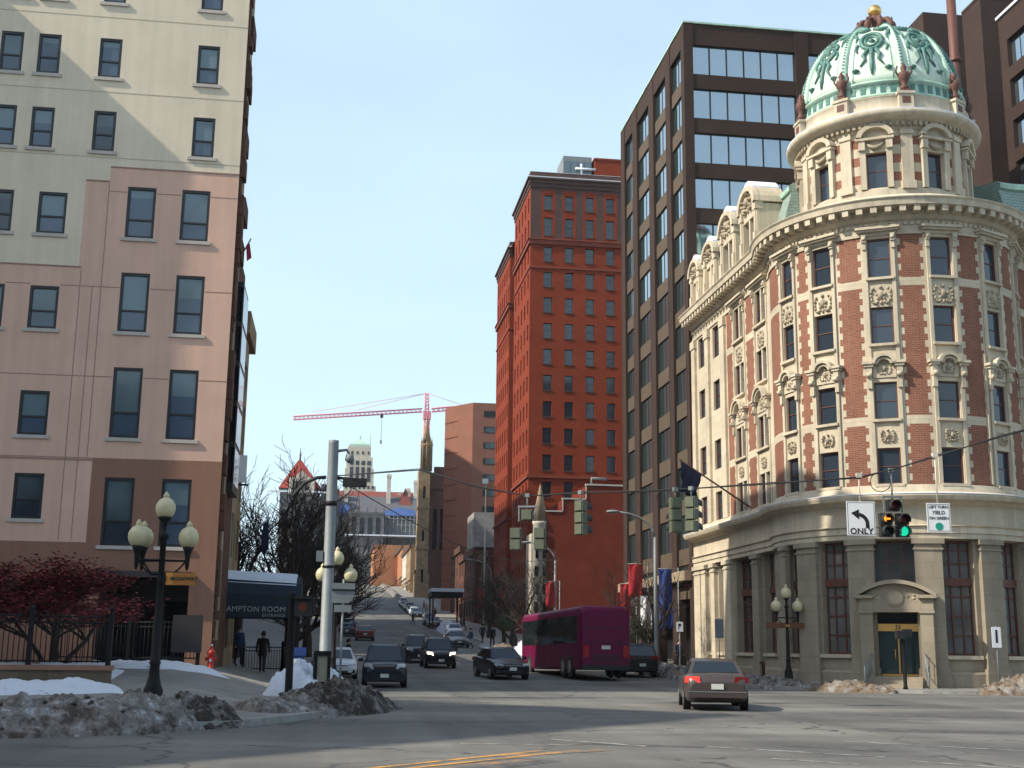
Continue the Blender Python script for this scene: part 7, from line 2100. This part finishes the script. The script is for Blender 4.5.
def shrub(label, x, y, z, r, seed, n=1600):
    rnd = random.Random(seed); root = thing("evergreen_planter", label, "planter", (x, y, gs(x, y)))
    b = MB(); b.lathe([(.32, 0), (.4, .7), (.44, .75), (.36, .75)], 12); b.build("pot", M_['walk'], root)
    b = MB(); b.tube([(0, 0, .7), (0.03, 0, z)], .05, 6); b.build("stem", M_['trunk'], root)
    f = MB()
    for i in range(n):
        v = Vector((rnd.gauss(0, 1), rnd.gauss(0, 1), rnd.gauss(0, 1))).normalized() * r * rnd.uniform(.45, 1.05); v.z *= .8
        s = rnd.uniform(.03, .07); a = Vector((rnd.uniform(-1, 1), rnd.uniform(-1, 1), rnd.uniform(-1, 1))).normalized() * s; c = a.cross(v.normalized())
        q = v + Vector((0, 0, z)); f.poly([q - a, q + c, q + a, q - c])
    f.build("crown", M_['evergreen'], root)
shrub("dark evergreen planter under the white banner", 19.3, 79.5, 2.3, 1.0, 41)
shrub("rusty-leaved planter by the light pole on the kerb extension", 13.4, 99, 2.2, .8, 42)

# ------------------------------------------------------------------ people
def person(label, x, y, rz, coat, legs, hair, walk=.25, H=1.74, arm=.25, base=1, bag=None, skin=(.42, .26, .19)):
    root = thing("person", label, "person", (x, y, gs(x, y) if base else gz(x, y)), rz)
    me = bpy.data.meshes.new("body"); s = H / 1.74
    J = {'pelvis': (0, 0, .95), 'spine': (0, .0, 1.18), 'chest': (0, -.01, 1.38), 'neck': (0, -.01, 1.50), 'head': (0, -.03, 1.60), 'top': (0, -.02, 1.72)}
    for sd, n in ((-1, 'l'), (1, 'r')):
        f = walk * sd
        J['hip' + n] = (sd * .1, 0, .9); J['knee' + n] = (sd * .11, -f * .55 - .03, .5); J['ank' + n] = (sd * .11, -f + (.06 if f < 0 else 0), .1 + (.04 if f < 0 else 0)); J['toe' + n] = (sd * .12, -f - .16, .035)
        J['sho' + n] = (sd * .19, 0, 1.41); J['elb' + n] = (sd * .25, f * arm * 1.2 + .04, 1.13); J['wri' + n] = (sd * .25, f * arm * 2.2 - .1, .92); J['han' + n] = (sd * .245, f * arm * 2.6 - .14, .8)
    names = list(J); ix = {n: i for i, n in enumerate(names)}
    E = [('pelvis', 'spine'), ('spine', 'chest'), ('chest', 'neck'), ('neck', 'head'), ('head', 'top')]
    for n in 'lr': E += [('pelvis', 'hip' + n), ('hip' + n, 'knee' + n), ('knee' + n, 'ank' + n), ('ank' + n, 'toe' + n), ('chest', 'sho' + n), ('sho' + n, 'elb' + n), ('elb' + n, 'wri' + n), ('wri' + n, 'han' + n)]
    R = {'pelvis': (.16, .12), 'spine': (.155, .115), 'chest': (.17, .12), 'neck': (.06, .06), 'head': (.085, .1), 'top': (.06, .07)}
    for n in 'lr': R.update({'hip' + n: (.1, .1), 'knee' + n: (.068, .07), 'ank' + n: (.05, .05), 'toe' + n: (.04, .035), 'sho' + n: (.075, .075), 'elb' + n: (.055, .055), 'wri' + n: (.042, .042), 'han' + n: (.035, .04)})
    me.from_pydata([tuple(c * s for c in J[n]) for n in names], [(ix[a], ix[b]) for a, b in E], [])
    o = bpy.data.objects.new("body", me); COL.objects.link(o)
    md = o.modifiers.new("skin", 'SKIN'); md.use_smooth_shade = True
    for n in names: me.skin_vertices[0].data[ix[n]].radius = tuple(q * s for q in R[n])
    me.skin_vertices[0].data[ix['pelvis']].use_root = True
    o.modifiers.new("sub", 'SUBSURF').levels = 1
    dg = bpy.context.evaluated_depsgraph_get(); m2 = bpy.data.meshes.new_from_object(o.evaluated_get(dg))
    bpy.data.objects.remove(o); bpy.data.meshes.remove(me)
    m2.materials.clear()
    for mt in (simple("coat_cloth", coat, .9), simple("trouser_cloth", legs, .9), simple("skin", skin, .6), M_['black']): m2.materials.append(mt)
    for p in m2.polygons:
        c = p.center / s
        p.material_index = 2 if (c.z > 1.47 or (c.z < .87 and abs(c.x) > .19)) else (0 if c.z > .78 else (3 if c.z < .09 else 1)); p.use_smooth = True
    link("body", m2, root)
    h = MB(); k = 10
    h.lathe([(.0, .135), (.07, .12), (.105, .06), (.108, .0), (.1, -.05)], k); h.v = [(p[0] * s, (p[1] * 1.12 + .01) * s, (p[2] + 1.635) * s) for p in h.v]
    h.v = [(p[0], p[1], p[2] + (.05 * s if p[1] < -.05 * s else 0)) for p in h.v]; h.build("hair", simple("hair", hair, .8), root)
    fc = MB(); 
    for sd in (-1, 1): fc.lathe([(0, -.012), (.012, 0), (0, .012)], 6, (sd * .034 * s, -.122 * s, 1.615 * s))
    fc.build("eye", M_['black'], root)
    fc = MB(); fc.lathe([(0, .03), (.018, -.02), (0, -.03)], 6, (0, -.13 * s, 1.59 * s)); fc.build("nose", m2.materials[2], root)
    c = MB(); c.lathe([(.2, .72), (.19, .95), (.17, 1.15), (.185, 1.38), (.1, 1.47)], 12, s=True); c.v = [(p[0] * s, p[1] * .78 * s, p[2] * s) for p in c.v]; c.build("coat", m2.materials[0], root)
    if bag:
        bg_ = MB(); bg_.box((.24 * s, -.28, .52 * s), (.34 * s, .06, .82 * s)); bg_.tube([(.29 * s, -.2, .82 * s), (.29 * s, -.11, .9 * s), (.29 * s, -.02, .82 * s)], .012, 5)
        t = bg_.build("hand_bag", simple("bag_cloth", bag, .7)); t.location = root.location; t.rotation_euler = root.rotation_euler
        tag(t, "bag carried by the walker on the kerb extension", "bag")
    return root
person("person in a black coat walking uphill under the entrance awning", -2.95, 56.5, pi - .1, (.012, .012, .015), (.02, .02, .03), (.02, .012, .01))
person("person in a dark blue coat standing beside the awning rail", -4.05, 57.5, .6, (.02, .035, .09), (.02, .02, .025), (.03, .02, .015), walk=.05)
person("person in dark clothes crossing the street far uphill", 11.6, 186, pi / 2, (.015, .015, .018), (.02, .02, .03), (.02, .015, .01), base=0, H=1.78)
person("tall person in a black coat waiting on the kerb extension", 13.55, 108, .2, (.01, .012, .016), (.012, .012, .02), (.02, .015, .01), walk=.08, H=1.84)
person("person in a blue jacket stepping off the kerb extension", 11.75, 108.5, -1.2, (.03, .05, .12), (.02, .025, .05), (.03, .02, .015), bag=(.3, .3, .32), base=0)
person("person in a dark jacket further up behind the kerb extension", 14.0, 119, 2.6, (.02, .02, .025), (.02, .02, .03), (.02, .015, .01))
person("person in a black coat crossing in front of the white sedan", .9, 69, pi / 2, (.012, .012, .014), (.015, .015, .02), (.02, .015, .01), base=0)
person("person in navy clothes standing at the far end of the domed building", 20.4, 73.6, .3, (.015, .02, .05), (.012, .012, .02), (.02, .015, .01), walk=.06)
person("person in dark clothes on the pavement by the pavilion", 16.2, 158, 1.2, (.02, .02, .025), (.02, .02, .03), (.02, .015, .01))

for i_, (x, y, lab, c) in enumerate(((16.6, 228, "person in a pale coat on the far right pavement beyond the cross street", (.3, .28, .25)), (17.2, 243, "person in a red jacket on the far right pavement uphill", (.25, .02, .02)), (16.4, 206, "person in black waiting at the far right corner of the cross street", (.012, .012, .014)))):
    person(lab, x, y, .4 + i_, c, (.02, .02, .03), (.02, .015, .01))
# ------------------------------------------------------------------ sky, sun, exposure
SUNV = Vector((-1, -.2, .877)).normalized()
el = math.asin(SUNV.z); az = math.atan2(SUNV.x, SUNV.y)
w = bpy.data.worlds.new("World"); scene.world = w; w.use_nodes = True
nt = w.node_tree; bg = nt.nodes["Background"]
sky = nt.nodes.new("ShaderNodeTexSky"); sky.sky_type = 'NISHITA'; sky.sun_disc = False
sky.sun_elevation = el; sky.sun_rotation = az; sky.altitude = 50; sky.air_density = 1.0; sky.dust_density = 2.0; sky.ozone_density = 1.2
# thin high cloud and haze whitening the sky, more of it low down
tc = nt.nodes.new("ShaderNodeTexCoord"); sx = nt.nodes.new("ShaderNodeSeparateXYZ"); nt.links.new(tc.outputs["Generated"], sx.inputs[0])
mr = nt.nodes.new("ShaderNodeValToRGB"); ee = mr.color_ramp.elements; ee[0].position = 0; ee[0].color = (.66, .66, .66, 1); ee[1].position = .85; ee[1].color = (.06, .06, .06, 1)
e1 = ee.new(.2); e1.color = (.6, .6, .6, 1); e2 = ee.new(.5); e2.color = (.5, .5, .5, 1)
nt.links.new(sx.outputs[2], mr.inputs["Fac"])
mp = nt.nodes.new("ShaderNodeMapping"); mp.inputs["Scale"].default_value = (1.5, 1.5, 5); nt.links.new(tc.outputs["Generated"], mp.inputs["Vector"])
nz = nt.nodes.new("ShaderNodeTexNoise"); nz.inputs["Scale"].default_value = 2.2; nz.inputs["Detail"].default_value = 5; nt.links.new(mp.outputs[0], nz.inputs["Vector"])
mu = nt.nodes.new("ShaderNodeMath"); mu.operation = 'MULTIPLY_ADD'; mu.inputs[1].default_value = .22; nt.links.new(nz.outputs["Fac"], mu.inputs[0]); 
sb_ = nt.nodes.new("ShaderNodeMath"); sb_.operation = 'SUBTRACT'; sb_.inputs[1].default_value = .11; nt.links.new(mr.outputs[0], sb_.inputs[0]); nt.links.new(sb_.outputs[0], mu.inputs[2])
mx = nt.nodes.new("ShaderNodeMix"); mx.data_type = 'RGBA'; mx.clamp_factor = True
nt.links.new(mu.outputs[0], mx.inputs[0]); nt.links.new(sky.outputs[0], mx.inputs[6]); mx.inputs[7].default_value = (5.1, 6.7, 7.6, 1)
nt.links.new(mx.outputs[2], bg.inputs["Color"])
bg.inputs["Strength"].default_value = .111
sl = bpy.data.lights.new("sun", 'SUN'); sl.energy = 3.4; sl.angle = radians(.53); sl.color = (1.0, .92, .78)
so = bpy.data.objects.new("sun", sl); COL.objects.link(so)
so.rotation_euler = (-SUNV).to_track_quat('-Z', 'Y').to_euler()
so.location = SUNV * 200
scene.view_settings.view_transform = 'Standard'; scene.view_settings.look = 'None'
scene.view_settings.gamma = 1; scene.view_settings.use_curve_mapping = False
scene.view_settings.exposure = 0.78
scene.render.engine = 'CYCLES'
scene.cycles.max_bounces = 6; scene.cycles.use_denoising = True

# pale winter air over the whole scene
hz = MB(); hz.box((-1450, -750, -1.2), (1450, 1950, 165))
ho = hz.build("haze", None or bpy.data.materials.new("haze_air"))
hm = ho.data.materials[0]; hm.use_nodes = True; hn = hm.node_tree; hn.nodes.clear()
ov = hn.nodes.new("ShaderNodeOutputMaterial"); pv = hn.nodes.new("ShaderNodeVolumePrincipled")
pv.inputs["Color"].default_value = (.86, .92, 1, 1); pv.inputs["Density"].default_value = .00012; pv.inputs["Anisotropy"].default_value = .2
hn.links.new(pv.outputs[0], ov.inputs["Volume"])
ho["kind"] = "stuff"
